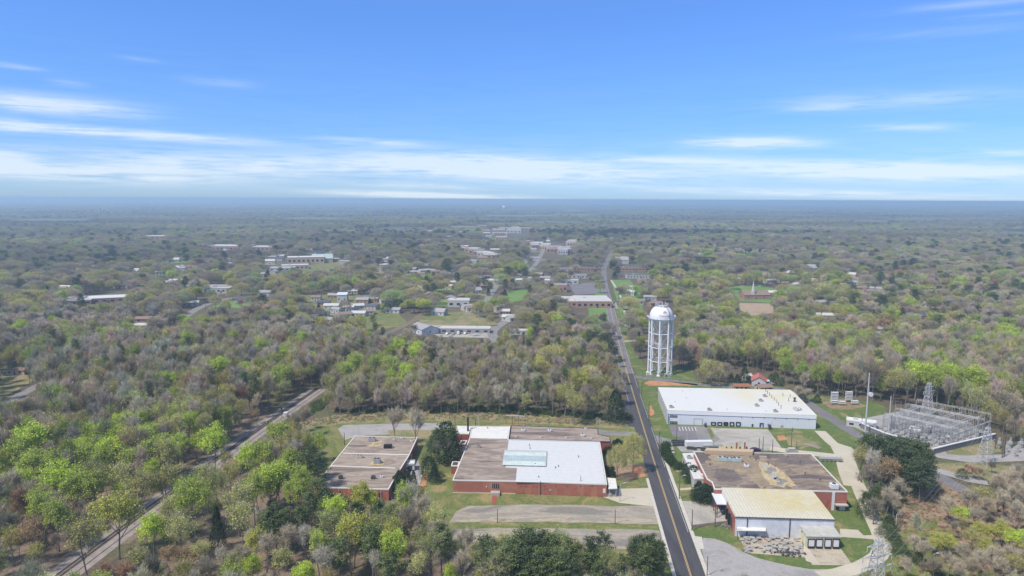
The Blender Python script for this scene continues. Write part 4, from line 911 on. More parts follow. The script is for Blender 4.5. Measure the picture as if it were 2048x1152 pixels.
# ================= left brick building
def left_plant():
    h = 4.4
    t, w, o = building('brick_workshop', 'brick workshop with a patched grey brown flat roof, at the edge of the foreground wood', [(627.4, 974), (777, 978.5), (789, 957), (806, 930), (818, 911), (834.9, 875), (709.5, 872)], h, M['brick'], M['roof_grey'], trim=M['trim'], parapet=.1)
    roofpatch(t, o, [(662, 931.5), (790, 936), (790.8, 937.2), (661, 932.8)], h, M['trim'], 'roof_seam', .0, .14)
    roofpatch(t, o, [(686, 906), (819, 909), (818.3, 910.4), (685, 907.3)], h, M['trim'], 'roof_seam', .0, .14)
    stain(t, o, [(733, 893), (750, 882), (766, 881), (760, 893)], h, M['roof_pad'], 'patch', 8)
    stain(t, o, [(735, 932), (748, 920), (772, 921), (765, 930)], h, M['roof_pad'], 'patch', 9)
    F = Wall(w[0], w[1], o)
    for k in range(6): F.part('window', t, M['glass'], (4+k*5.0, 5.6+k*5.0, 1.2, 3.0), .01, .06)
    for u in (677.5, 761.5): 
        s, _ = F.at(u, 985); F.part('downpipe', t, M['metal_light'], (s, s+.2, 0, h-.4), .01, .2)
    R = Wall(w[4], w[5], o); R.part('door', t, M['doorwhite'], (5, 6.6, 0.02, 2.6)); R.part('window', t, M['glass'], (9, 12, 1, 2.6))
    names = ['grey box unit with a yellow stained pad at the back of the workshop roof', 'black rounded unit at the back of the workshop roof', 'white and grey unit in the left middle of the workshop roof', 'tall grey unit in the middle of the workshop roof', 'small dark unit at the front left of the workshop roof', 'small dark unit at the front right of the workshop roof', 'little white vent beside the front right unit of the workshop roof', 'small white vent at the back right of the workshop roof', 'pair of small white vents by the back edge of the workshop roof', 'low white vent at the far right corner of the workshop roof']
    for i, (u, v, s, m) in enumerate(((744, 882.5, (3.0, 1.6, 1.4), 'metal_grey'), (775.8, 896, (3.4, 1.8, 1.3), 'black'), (719.6, 915.5, (2.2, 1.3, .8), 'metal_light'), (754, 926, (2.6, 2, 1.6), 'metal_grey'), (681.5, 957, (1.5, 1.3, .9), 'metal_dark'), (746.4, 957.5, (1.6, 1.3, .9), 'metal_dark'), (763.4, 954.5, (1.2, 1.0, .5), 'doorwhite'), (788, 880.5, (.9, .8, .5), 'doorwhite'), (803.5, 877, (1.4, .7, .5), 'doorwhite'), (823, 883.5, (1.2, .9, .5), 'doorwhite'))):
        hvac(u, v, h, s, names[i], m, parts=2 if s[0] > 2 else 1, rz=.05)
    flat('metal_shed', 'small pale blue metal shed beside the workshop', 819, 938.5, 4.2, 4.0, 2.8, .1, 'doorwhite', 'wall_blue', 'shed', None, 1, 'metal_light')
left_plant()
# ================= right brick plant with metal extension
def right_plant():
    h = 7.0
    t, w, o = building('brown_roof_factory', 'big brick factory with a mossy brown and yellow stained flat roof, right of the road', [(1429, 978), (1694.8, 983.4), (1623, 908), (1387.4, 903.5), (1414, 957.6), (1424, 964)], h, M['brick'], M['roof_tan'], trim=M['trim'], parapet=.12)
    tanm = noisemat('tan_roof_stain', [(.33, .255, .16), (.26, .20, .14), (.38, .30, .18)], scale=.1, detail=9, scale2=1.2, amt2=.3)
    stain(t, o, [(1430, 912), (1500, 914), (1530, 922), (1560, 940), (1585, 972), (1520, 974), (1490, 950), (1450, 935), (1415, 925)], h, tanm, 'stain', 2, .015, 5)
    stain(t, o, [(1514, 922), (1545, 928), (1566, 945), (1592, 968), (1583, 974), (1545, 973), (1528, 952)], h, M['roof_pad'], 'stain', 3, .03, 5)
    stain(t, o, [(1575, 936), (1640, 938), (1655, 948), (1600, 947)], h, tanm, 'stain', 4, .015, 5)
    stain(t, o, [(1518, 911), (1532, 912), (1537, 921), (1520, 922)], h, M['roof_grey'], 'stain', 5, .035, 4)
    darkm = noisemat('dark_roof_patch', [(.13, .105, .095), (.19, .155, .135)], scale=.15, detail=8, scale2=1, amt2=.3)
    stain(t, o, [(1555, 912), (1610, 913), (1635, 925), (1600, 930), (1560, 925)], h, darkm, 'stain', 6, .02, 5)
    stain(t, o, [(1430, 935), (1470, 940), (1490, 962), (1445, 965), (1428, 955)], h, darkm, 'stain', 7, .02, 5)
    rn = random.Random(4)
    for i, (u, v) in enumerate(((1530, 932), (1541, 938), (1536, 944), (1549, 948), (1555, 958), (1560, 967), (1546, 955), (1567, 962))):
        stain(t, o, [(u-8, v-2), (u+1, v-4), (u+9, v), (u+4, v+3.5), (u-4, v+3)], h, M['asphalt_old'] if i % 3 else M['stone'], 'loose_membrane', 20+i, .05, 4)
    pp = [(1409, 907.5), (1505, 911), (1507, 905.5), (1413, 902.5)]; ww = [P(u, v, h) for u, v in pp]; mb = MB(); mb.prism(off(ww, o), h-.1, h+1.5); kid('parapet_block', mb, M['tanwall'], t)
    q = [P(u, v, 5.2) for u, v in ((1441, 904), (1503, 906), (1497, 893), (1437, 892))]; mb = MB(); mb.prism(off(q, o), 0, 5.2); kid('rear_block', mb, M['roof_pad'], t)
    for (u, v) in ((1472.8, 901.5), (1489, 901)):
        p = P(u, v, 5.2); mb = MB(); mb.lathe([(.32, 0), (.32, 3.6), (0, 3.6)], 10, (p.x-o[0], p.y-o[1], 5.2)); kid('stack', mb, M['rust'], t)
    for k, u in enumerate((1453, 1463, 1480, 1493)): 
        p = P(u, 898.5, 5.2); mb = MB(); mb.lathe([(.3, 0), (.3, .9), (.5, 1.0), (0, 1.3)], 8, (p.x-o[0], p.y-o[1], 5.2)); kid('roof_vent', mb, M['metal_dark'], t)
    hvac(1444.5, 921.5, h, (3.6, 1.8, 1.3), 'left of the three joined grey green units on the brown factory roof', 'skylight_d', rz=-.02)
    hvac(1458.5, 922.5, h, (3.6, 1.8, 1.1), 'middle of the three joined grey green units on the brown factory roof', 'skylight_d', rz=-.02)
    hvac(1473, 923, h, (3.6, 1.8, 1.3), 'right of the three joined grey green units on the brown factory roof', 'skylight_d', rz=-.02)
    hvac(1492.6, 934, h, (1.6, 1.6, .8), 'small round white unit in the middle of the brown factory roof', 'doorwhite', parts=1)
    hvac(1667.5, 977, h, (2.6, 2.2, 1.6), 'white box unit at the front right corner of the brown factory roof', 'doorwhite', parts=1)
    for (u, v) in ((1512, 921), (1500, 915), (1537, 929), (1600, 925), (1610, 948), (1575, 915), (1420, 930), (1640, 960)): vent(u, v, h, .14, .8, 'small dark pipe on the brown factory roof', group='small pipes on the brown factory roof', name='roof_pipe', cat='pipe')
    F = Wall(w[0], w[1], o)
    r = F.rect(1664.5, 985.5, 1667.5, 1021); F.part('downpipe', t, M['doorwhite'], (r[0], r[1], 0, h-.35), .01, .25)
    r = F.rect(1669, 1006.5, 1693, 1009); F.part('awning', t, M['metal_light'], r, .02, 1.6)
    F.part('roller_door', t, M['doorwhite'], F.rect(1679, 1011, 1689.5, 1021)); F.part('window', t, M['glass'], F.rect(1672, 1011, 1677, 1020))
    keep([(1386, 900), (1623, 905), (1698, 980), (1698, 1025), (1690, 1075), (1475, 1075), (1425, 975)])
    # office strip
    t2, w2, o2 = building('office_strip', 'low office strip with a clean white roof along the left side of the brown factory', [(1365.4, 906.9), (1386, 906.2), (1416, 957), (1388.7, 957.6)], 4.6, M['siding'], M['roof_white'], trim=M['trim'], parapet=.1)
    SW = Wall(w2[0], w2[3], o2)
    for k in range(5): SW.part('window', t2, M['glass'], (2+k*3.4, 4.2+k*3.4, 1, 2.6), .01, .06)
    hvac(1378, 917, 4.6, (1.6, 1.3, .9), 'grey unit on the white office roof', 'metal_grey', parts=1)
    hvac(1408, 953.5, 4.6, (2.4, 1.2, .8), 'white unit at the front end of the white office roof', 'doorwhite', parts=1)
    # metal extension
    h3 = 6.9; q = [(1443, 977.5), (1624.4, 983), (1669.5, 1038), (1471, 1032.3)]; w3 = [P(u, v, h3) for u, v in q]; c = quad_center(w3); o3 = (c.x, c.y, 0)
    ax = (w3[1]-w3[0]).normalized()
    t3 = thing('metal_warehouse', 'white metal warehouse with a ribbed, yellow stained roof in front of the brown roofed factory', 'building', o3)
    mb = MB(); mb.prism(off(w3, o3), 0, h3-.35); kid('wall', mb, M['wall_blue'], t3)
    stc = P(1590, 992, h3)
    rm = stripemat('ribbed_metal_roof', (.62, .575, .45), (.50, .46, .35), 1.1, tuple(ax), .22, rough=.5, stain=((.55, .44, .18), tuple(stc), 22), noise_amt=.06)
    a = off(w3, o3); zr = h3+.5
    mb = MB(); m0 = [(a[0][0], a[0][1], zr), (a[1][0], a[1][1], zr), (a[2][0], a[2][1], h3-.1), (a[3][0], a[3][1], h3-.1)]
    mb.raw(m0+[(x, y, z-.25) for x, y, z in m0], [(3, 2, 1, 0), (4, 5, 6, 7), (0, 1, 5, 4), (1, 2, 6, 5), (2, 3, 7, 6), (3, 0, 4, 7)]); kid('roof', mb, rm, t3)
    F3 = Wall(w3[3], w3[2], o3); L = (F3.b-F3.a).length
    mb = MB(); F3.slab(mb, -.1, L+.1, h3-.45, h3-.15, .02, .3); kid('gutter', mb, M['metal_dark'], t3)
    for u in (1494.3, 1579.5):
        s, _ = F3.at(u, 1050); F3.part('downpipe', t3, M['trim_dark'], (s-.13, s+.13, 0, h3-.45), .01, .22)
    S3 = Wall(w3[0], w3[3], o3); SLn = (S3.b-S3.a).length
    S3.part('end_wall', t3, M['brick'], (SLn*.42, SLn-.02, 0, h3-.5), .02, .14)
    for k in range(5):
        s = SLn*.06+k*SLn*.17; S3.part('dock_door', t3, M['trim_dark'], (s, s+SLn*.11, 1.2, 4.6), .15, .3); S3.part('dock_shelter', t3, M['black'], (s-.3, s-.02, 1.2, 5.0), .16, 1.0)
    mb = MB(); S3.slab(mb, 0, SLn*.42, 4.9, 5.2, .02, 3.4); kid('awning', mb, M['wall_white'], t3)
    for k in range(4): mb = MB(); S3.slab(mb, k*SLn*.13+.2, k*SLn*.13+.45, 0, 4.9, 3.0, 3.25); kid('awning_post', mb, M['metal_dark'], t3)
    # dock building
    h4 = 4.3; w4 = [P(u, v, h4) for u, v in ((1601.6, 1050), (1665, 1051.5), (1680.9, 1072.9), (1614, 1071.6))]; c = quad_center(w4); o4 = (c.x, c.y, 0)
    t4 = thing('dock_building', 'small yellow loading dock building with four white doors, at the front of the metal warehouse', 'building', o4)
    mb = MB(); mb.prism(off(w4, o4), 0, h4-.2); kid('wall', mb, M['wall_yellow'], t4)
    mb = MB(); mb.prism(inset(off(w4, o4), -.3), h4-.2, h4); kid('roof', mb, stripemat('grey_ribbed_roof', (.50, .48, .43), (.42, .4, .35), .8, tuple(ax), .15, noise_amt=.15), t4)
    F4 = Wall(w4[3], w4[2], o4)
    for (a, b) in ((1616.3, 1629), (1632.5, 1644.8), (1649.7, 1662), (1666, 1678.3)):
        r = F4.rect(a, 1078, b, 1091.5); d = F4.part('dock_door', t4, M['doorwhite'], (r[0]+.12, r[1]-.12, .8, r[3]-.2), .01, .06)
        mb = MB(); F4.slab(mb, r[0]-.1, r[0]+.11, .8, r[3]+.1, .012, .2); F4.slab(mb, r[1]-.11, r[1]+.1, .8, r[3]+.1, .012, .2); F4.slab(mb, r[0]+.12, r[1]-.12, r[3]-.18, r[3]+.1, .012, .16); kid('door_seal', mb, M['black'], d)
        mb = MB(); F4.slab(mb, r[0], r[1], .3, .8, .02, .3); kid('bumper', mb, M['black'], d)
    S4 = Wall(w4[0], w4[3], o4); S4.part('door', t4, M['doorwhite'], (4.5, 5.5, .1, 2.3)); S4.part('wall_lamp', t4, M['metal_dark'], (2, 2.3, 3, 3.3), .02, .3)
    # lean-to
    w5 = [P(u, v, 3.1) for u, v in ((1474.5, 1051.5), (1530.5, 1051.5), (1532, 1062), (1473.5, 1061))]; c = quad_center(w5); o5 = (c.x, c.y, 0)
    t5 = thing('open_shed', 'low open lean-to roof on posts against the white front of the metal warehouse', 'shed', o5); mb = MB(); mb.prism(off(w5, o5), 2.95, 3.15); kid('shed_roof', mb, M['roof_spk'], t5)
    for q in inset(off(w5, o5), .3): mb = MB(); mb.box((q[0], q[1], 0), (.2, .2, 2.95)); kid('post', mb, M['rust'], t5)
    a = P(1485, 1074); mb = MB(); mb.box((a.x-o5[0], a.y-o5[1]+1.4, 0), (5, .2, 2.2)); kid('side_panel', mb, M['wall_yellow'], t5)
right_plant()
def keepbox(x, y, L, h):
    u0, v0 = proj(x-L*.36, y, h*1.0); u1, v1 = proj(x+L*.36, y, h*.35); keep([(u0, v0), (u1, v0), (u1, v1), (u0, v1)])
# ================= water tower
def water_tower():
    b = P(1319, 747); t = thing('water_tower', 'white multi-leg water tower with a domed tank and antennas, beside the road', 'water tower', b)
    dz = lambda v: (lambda d: CAMH+d.z*b.y/d.y)(CR @ Vector(((1319-1024)/FPX, -(v-576)/FPX, -1)))
    ztop, zring, zbot = dz(611.5), dz(635.5), dz(647)
    print('tower heights', ztop, zring, zbot)
    R = 7.35; mb = MB(); prof = []
    for k in range(13):
        a = k/12*math.pi/2; prof.append((R*math.cos(a)**.72 if k < 12 else 0, zring+.8+(ztop-zring-.8)*math.sin(a)**1.05))
    low = [(.85, zbot-3.4), (1.5, zbot-2.2), (2.6, zbot-.7), (4.2, zbot+.1), (5.6, zbot+1.1), (6.8, zbot+2.2), (R, zring-.3), (R, zring+.8)]
    mb.lathe(low[:-1]+prof, 48); kid('tank', mb, M['white_paint'], t, smooth=True)
    mb = MB(); mb.lathe([(R+.02, zring-.25), (R+.75, zring-.25), (R+.75, zring-.05), (R+.02, zring-.05)], 48); 
    for k in range(24):
        a = k*math.pi/12; mb.tube((math.cos(a)*(R+.85), math.sin(a)*(R+.85), zring-.05), (math.cos(a)*(R+.85), math.sin(a)*(R+.85), zring+1.0), .04, .04, 4)
        a2 = a+math.pi/12; mb.tube((math.cos(a)*(R+.85), math.sin(a)*(R+.85), zring+1.0), (math.cos(a2)*(R+.85), math.sin(a2)*(R+.85), zring+1.0), .04, .04, 4)
    kid('balcony', mb, M['metal_light'], t)
    mb = MB(); mb.tube((0, 0, 0), (0, 0, zbot-3.2), .85, .85, 20); kid('riser', mb, M['white_paint'], t, smooth=False)
    lg = []; a0 = math.radians(27)
    for k in range(8):
        a = a0+k*math.pi/4; x, y = math.cos(a)*7.25, math.sin(a)*7.25; lg.append((x, y)); mb = MB(); mb.tube((x, y, .3), (x, y, zring+.2), .5, .46, 14); mb.box((x, y, 0), (2, 2, .6), a); kid('leg', mb, M['white_paint'], t)
    lev = [zring*f for f in (.245, .49, .735)]
    for z in lev:
        mb = MB()
        for k in range(8): p, q = lg[k], lg[(k+1) % 8]; mb.tube((p[0], p[1], z), (q[0], q[1], z), .24, .24, 6)
        for k in range(0, 8): p = lg[k]; mb.tube((p[0], p[1], z), (p[0]*.17, p[1]*.17, z), .06, .06, 4)
        kid('ring_beam', mb, M['white_paint'], t)
    zz = [.6]+lev+[zring-1]
    mb = MB()
    for i in range(4):
        for k in range(8):
            p, q = lg[k], lg[(k+1) % 8]; mb.tube((p[0], p[1], zz[i]), (q[0], q[1], zz[i+1]), .085, .085, 4); mb.tube((q[0], q[1], zz[i]), (p[0], p[1], zz[i+1]), .085, .085, 4)
    kid('bracing', mb, M['metal_light'], t)
    # dark cable run over the dome, towards the right front
    mb = MB(); az = math.radians(-58); pr = [p for p in prof if p[0] > .3][::-1]
    pts = [((r+.12)*math.cos(az)*(1), (r+.12)*math.sin(az), z+.1) for r, z in pr]+[((R+.2)*math.cos(az), (R+.2)*math.sin(az), zring-.2), ((R+.15)*math.cos(az), (R+.15)*math.sin(az), zring-3.6)]
    for i in range(len(pts)-1): mb.tube(pts[i], pts[i+1], .2, .2, 6)
    kid('cable_run', mb, M['metal_grey' if 0 else 'metal_dark'], t)
    mb = MB(); mb.lathe([(3.4, ztop-.8), (3.5, ztop+.1), (3.4, ztop+.1)], 24)
    for k in range(14):
        a = k*math.pi/7; mb.tube((3.5*math.cos(a), 3.5*math.sin(a), ztop-1.0), (3.5*math.cos(a), 3.5*math.sin(a), ztop+1.1), .06, .06, 4)
    kid('top_railing', mb, M['metal_light'], t)
    for k in range(12):
        a = k*math.pi/6+.2; mb = MB(); hh = (1.1, 1.9, 1.5)[k % 3]; x, y = 3.7*math.cos(a), 3.7*math.sin(a); mb.tube((x, y, ztop-.6), (x, y, ztop+hh), .07, .07, 5); mb.box((x*1.03, y*1.03, ztop+hh-1.3), (.3, .42, 1.7), a); kid('antenna', mb, M['metal_light'], t)
    for a, s in ((math.pi*.995, .8), (.03, 1.1)):
        mb = MB(); x, y = (R+1.2)*math.cos(a), (R+1.2)*math.sin(a); mb.tube((x, y-.25, zring+1.1), (x, y+.25, zring+1.1), s*.7, s*.7, 14); mb.tube((x*.9, 0, zring), (x, 0, zring+1.1), .1, .1, 5); kid('dish', mb, M['white_paint'], t)
    def wrap(text, size, az_c, z, mat, name, shift=0):
        cu = bpy.data.curves.new(name, 'FONT'); cu.body = text; cu.size = size; cu.align_x = 'CENTER'; cu.extrude = .02
        tmp = bpy.data.objects.new('tmp', cu); COL.objects.link(tmp); bpy.context.view_layer.update()
        me = bpy.data.meshes.new_from_object(tmp.evaluated_get(bpy.context.evaluated_depsgraph_get())); COL.objects.unlink(tmp); bpy.data.objects.remove(tmp)
        def rz(z):
            f = min(max((z-zring-.8)/(ztop-zring-.8), 0), 1); return R*max(0, 1-f**(2/1.05))**.36
        for v in me.vertices:
            x, y, e = v.co; zq = z+y; r = rz(zq)+.06+e; a = az_c+x/R; v.co = (r*math.cos(a), r*math.sin(a), zq)
        me.materials.clear(); me.materials.append(mat); o = bpy.data.objects.new(name, me); COL.objects.link(o); o.parent = t
        return o
    red = plain('logo_red', (.55, .10, .09), amt=.02); grey = plain('letter_grey', (.30, .24, .27), amt=.02)
    wrap('Cherryville', 1.55, math.radians(-86), zring+1.75, grey, 'lettering')
    # round red mark above the name
    mb = MB()
    for k in range(20):
        a, a2 = k*math.pi/10, (k+1)*math.pi/10
        if 14 <= k <= 16: continue
        for (ra, rb) in ((.62, .95),):
            def pt(a, r): 
                x = r*math.cos(a)*1.15; zq = zring+4.25+r*math.sin(a); f = (zq-zring-.8)/(ztop-zring-.8); rr = R*(1-f**(2/1.05))**.36+.07; an = math.radians(-84)+x/R; return (rr*math.cos(an), rr*math.sin(an), zq)
            mb.face([pt(a, ra), pt(a, rb), pt(a2, rb), pt(a2, ra)])
    for k in range(8):
        a, a2 = k*math.pi/8-.3, (k+1)*math.pi/8-.3; mb.face([pt(0, 0), pt(a, .5), pt(a2, .5)])
    kid('emblem', mb, red, t)
    # small pump cabinet
    a = P(1333, 754); c = thing('equipment_cabinet', 'grey equipment cabinet beside the right front leg of the water tower', 'cabinet', a); mb = MB(); mb.box((0, 0, 0), (3.0, 2.0, 2.0)); mb.box((2.2, 0, 0), (1.2, 1.6, 1.3)); kid('cabinet_body', mb, M['metal_grey'], c); mb = MB(); mb.box((-.4, -1.03, .3), (.9, .06, 1.4)); kid('door', mb, M['metal_dark'], c)
    a = P(1295, 750); c = thing('equipment_cabinet', 'white equipment box at the foot of the left leg of the water tower', 'cabinet', a); mb = MB(); mb.box((0, 0, 0), (1.6, 1.4, 1.9)); kid('cabinet_body', mb, M['doorwhite'], c); mb = MB(); mb.box((0, -.73, .3), (.8, .06, 1.3)); kid('door', mb, M['metal_grey'], c)
    fp = [(1284, 744), (1287, 758), (1345, 763), (1396, 766), (1388, 744)]
    f = thing('chain_link_fence', 'thin chain link fence with posts round the water tower', 'fence', P(*fp[1])); o = P(*fp[1])
    for i in range(len(fp)-1):
        a, b = P(*fp[i])-o, P(*fp[i+1])-o; n = max(2, int((b-a).length/5))
        for k in range(n): q = a.lerp(b, k/n); mb = MB(); mb.tube((q.x, q.y, 0), (q.x, q.y, 2.1), .05, .05, 5); kid('post', mb, M['metal_dark'], f)
        mb = MB(); mb.tube((a.x, a.y, 2.05), (b.x, b.y, 2.05), .03, .03, 4); mb.tube((a.x, a.y, 1.0), (b.x, b.y, 1.0), .015, .015, 3); kid('rail', mb, M['metal_grey'], f)
water_tower()
# ================= lattice towers
def lattice(mb, p, H, w0, w1, n, r=.09, z0=0.0):
    ps = []
    for i in range(n+1):
        f = (i/n)**.85; z = z0+(H-z0)*f; w = (w0*(1-f)+w1*f)/2; ps.append([(p[0]+sx*w, p[1]+sy*w, z) for sx, sy in ((-1, -1), (1, -1), (1, 1), (-1, 1))])
    for i in range(n):
        for k in range(4):
            mb.bar(ps[i][k], ps[i+1][k], r*2); mb.bar(ps[i][k], ps[i+1][(k+1) % 4], r*1.1); mb.bar(ps[i][(k+1) % 4], ps[i+1][k], r*1.1); mb.bar(ps[i+1][k], ps[i+1][(k+1) % 4], r*1.1)
def pylon(u, v, vt, label, arms, w0=4.6, rz=0.4, mat='metal_light'):
    p = P(u, v); d = CR @ Vector(((u-1024)/FPX, -(vt-576)/FPX, -1)); H = CAMH+d.z*p.y/d.y
    t = thing('transmission_pylon', label, 'pylon', (p.x, p.y, 0), rz); mb = MB(); lattice(mb, (0, 0), H, w0, 1.1, 9, .12); kid('tower', mb, M[mat], t)
    for f, L in arms:
        mb = MB(); z = H*f; 
        for s in (-1, 1):
            mb.bar((0, .4, z), (s*L, 0, z+.3), .3); mb.bar((0, -.4, z), (s*L, 0, z+.3), .3); mb.bar((0, 0, z+1.3), (s*L, 0, z+.3), .14)
            mb.tube((s*L, 0, z+.3), (s*L, 0, z-1.2), .14, .1, 6)
        kid('crossarm', mb, M[mat], t)
    return t, H
py1, H1 = pylon(1853, 836, 766, 'tall pale lattice pylon at the back edge of the substation', [(.62, 2.8), (.75, 3.8), (.88, 3.0), (.97, 1.8)])
py2, H2 = pylon(1969, 930, 855, 'tall lattice pylon with dark struts at the right front corner of the substation', [(.7, 3.2), (.85, 2.4), (.96, 1.8)], 5.0)
py3, H3 = pylon(1746, 1226, 1078, 'lattice pylon with long pale arms beside the bend of the concrete driveway', [(.62, 4.6), (.76, 4.6), (.9, 3.4)], 5.0, .25)
def wires(name, label, spans, r=.028, mat='metal_light', sag=2.2):
    mb = MB()
    for a, b in spans:
        a, b = Vector(a), Vector(b); q = [a.lerp(b, k/10)-Vector((0, 0, sag*4*(k/10)*(1-k/10))) for k in range(11)]
        for k in range(10): mb.tube(q[k], q[k+1], r, r, 3, caps=False)
    tag(obj(name, mb, M[mat]), label, 'power lines')
def tip(t, H, f, L, s):
    z = H*f; c, si = math.cos(t.rotation_euler.z), math.sin(t.rotation_euler.z); return (t.location.x+s*L*c, t.location.y+s*L*si, z-1)
sp = []
far = Vector((P(2010, 985).x, P(2010, 985).y, 16))
for f, L in ((.62, 4.6), (.76, 4.6)):
    for s in (-1, 1):
        a = tip(py3, H3, f, L, s); sp.append((a, (py2.location.x+s*2.5, py2.location.y, H2*f+3))); sp.append((a, (a[0]-40, a[1]-120, a[2]-1)))
wires('power_line', 'thin pale wires strung from the driveway pylon to the substation pylon', sp)
wires('power_line', 'thin dark wires running behind the substation to the rear pylon', [((py1.location.x+s, py1.location.y, H1*.75), (P(1690, 790).x+s, P(1690, 790).y, 14)) for s in (-3, 0, 3)]+[((py1.location.x+s, py1.location.y, H1*.7), (py2.location.x+s, py2.location.y, H2*.85)) for s in (-3, 3)], mat='metal_dark')
# ================= substation
def substation():
    A, B, C, D = P(1765, 866), P(1900, 898), P(1978, 868), P(1830, 836)
    ex = (B-A); ey = (D-A); nx, ny = 8, 6
    pt = lambda i, j: A.lerp(B, i/nx).lerp(D.lerp(C, i/nx), j/ny)
    # gantry bays: one gantry per row
    rn = random.Random(5)
    words = ['foremost', 'second', 'third', 'fourth', 'fifth', 'sixth', 'rearmost']
    for j in range(ny+1):
        o = pt(0, j); t = thing('substation_gantry', '%s pale steel gantry row of the substation with lattice beam and insulators' % words[j], 'gantry', (o.x, o.y, 0), group='gantry rows of the substation')
        H = 9.5 if j % 2 == 0 else 8.0
        for i in range(0, nx+1, 2 if j % 2 else 1):
            q = pt(i, j)-o; mb = MB(); lattice(mb, (q.x, q.y), H, .55, .4, 5, .035); kid('column', mb, M['metal_grey'], t)
            if rn.random() < .35: mb = MB(); mb.tube((q.x, q.y, H), (q.x, q.y, H+rn.uniform(2, 4.5)), .06, .03, 5); kid('spike', mb, M['metal_light'], t)
        a, b = pt(0, j)-o, pt(nx, j)-o; mb = MB(); L = (b-a).length; n = int(L/1.3); dz = .6
        for s in (0, dz): mb.bar((a.x, a.y, H+s), (b.x, b.y, H+s), .13)
        for k in range(n):
            p, q = a.lerp(b, k/n), a.lerp(b, (k+1)/n); mb.bar((p.x, p.y, H+(k % 2)*dz), (q.x, q.y, H+((k+1) % 2)*dz), .09)
        kid('beam', mb, M['metal_light'], t)
        for k in range(2*nx):
            p = a.lerp(b, (k+.5)/(2*nx)); mb = MB(); mb.tube((p.x, p.y, H), (p.x, p.y, H-1.3), .13, .09, 6); kid('insulator', mb, M['stone'], t)
    for i in range(nx+1):
        o = pt(i, 0); t = thing('busbar', 'pale busbar beam running front to back across the substation, number %s from the left' % ['one', 'two', 'three', 'four', 'five', 'six', 'seven', 'eight', 'nine'][i], 'busbar', (o.x, o.y, 0), group='busbars of the substation')
        a, b = pt(i, 0)-o, pt(i, ny)-o
        mb = MB(); z = 8.0 if i % 2 else 6.4
        for s in (-.7, 0, .7): mb.tube((a.x+s, a.y, z), (b.x+s, b.y, z), .07, .07, 5)
        n = 16
        for k in range(n): p, q = a.lerp(b, k/n), a.lerp(b, (k+1)/n); mb.bar((p.x-.7, p.y, z), (q.x+.7, q.y, z), .07)
        kid('bar', mb, M['metal_light'], t)
        for k in range(6):
            mb = MB(); p = a.lerp(b, (k+.5)/6)
            for s in (-.8, 0, .8): mb.tube((p.x+s, p.y, 2.6), (p.x+s, p.y, z), .1, .07, 5)
            mb.box((p.x, p.y, 2.4), (2.4, .4, .2)); mb.bar((p.x-.9, p.y, 0), (p.x-.9, p.y, 2.4), .18); mb.bar((p.x+.9, p.y, 0), (p.x+.9, p.y, 2.4), .18)
            kid('switch_stand', mb, M['metal_light'], t)
    # breakers and transformers
    def transformer(u, v, s, label, col='metal_light'):
        p = P(u, v); t = thing('transformer', label, 'transformer', (p.x, p.y, 0), rn.uniform(-.5, -.1), 'transformers and breakers of the substation')
        mb = MB(); mb.box((0, 0, .3), (3*s, 2*s, 2.3*s)); kid('tank', mb, M[col], t)
        mb = MB()
        for k in range(7): mb.box((-1.35*s+k*.45*s, -1.3*s, .5), (.14*s, .55*s, 1.9*s)); mb.box((-1.35*s+k*.45*s, 1.3*s, .5), (.14*s, .55*s, 1.9*s))
        kid('radiator', mb, M['metal_grey'], t)
        for k in range(3):
            mb = MB(); x = (-1+k)*s*.9; mb.lathe([(.22, 0), (.22, .15), (.12, .2), (.22, .35), (.12, .4), (.2, .55), (.1, .6), (.18, .75), (.06, .8), (.06, 1.2), (0, 1.2)], 8, (x, 0, .3+2.3*s)); kid('bushing', mb, M['stone'], t)
        mb = MB(); mb.tube((-1.2*s, .5*s, 2.9*s), (1.2*s, .5*s, 2.9*s), .35*s, .35*s, 10); kid('conservator', mb, M[col], t)
    transformer(1828, 873, 1.5, 'largest white transformer at the front of the substation', 'doorwhite')
    transformer(1853, 864, 1.2, 'tall white transformer behind and right of the largest one', 'doorwhite')
    transformer(1848, 877, .75, 'small cream box right of the largest white transformer')
    transformer(1881, 884, .9, 'cream transformer near the right front of the substation')
    transformer(1892, 880, .8, 'small white breaker right of the cream transformer', 'doorwhite')
    transformer(1788, 857, 1.0, 'grey breaker at the left end of the substation', 'metal_grey')
    transformer(1960, 872, .8, 'small white cabinet transformer at the right end of the substation', 'doorwhite')
    for k in range(14):
        i, j = rn.randint(0, nx-1), rn.randint(0, ny-1); q = pt(i+.5, j+.5); uv = proj(q.x, q.y, 0)
        transformer(uv[0], uv[1], rn.uniform(.5, .75), 'grey breaker among the steel columns of the substation', 'metal_grey' if k % 2 else 'metal_light')
    # perimeter walls
    def wall(pts, label, h=2.4):
        w = wpts(pts); o = w[0]; t = thing('retaining_wall', label, 'wall', (o.x, o.y, 0)); a = [p-o for p in w]; q = offline(a, .3); q2 = offline(a, -.3)
        mb = MB(); cp = MB()
        for i in range(len(a)-1):
            f = [(p.x, p.y) for p in (q[i], q2[i], q2[i+1], q[i+1])]; mb.prism(f, 0, h); 
            c1, c2 = offline(a, .42), offline(a, -.42); cp.prism([(p.x, p.y) for p in (c1[i], c2[i], c2[i+1], c1[i+1])], h+.003, h+.35)
        kid('wall', mb, M['asphalt_mid'], t); kid('coping', cp, M['doorwhite'], t)
    wall([(1702, 846), (1735, 862), (1768, 876), (1800, 885)], 'white capped grey wall along the left front of the substation')
    wall([(1864, 909), (1900, 900), (1950, 888), (1990, 878)], 'white capped grey wall along the right front of the substation')
    flat('control_house', 'low white control building at the left corner of the substation', 1722, 853, 13, 4.5, 3.0, -.45, 'doorwhite', 'siding', 'building', None, 3, 'doorwhite')
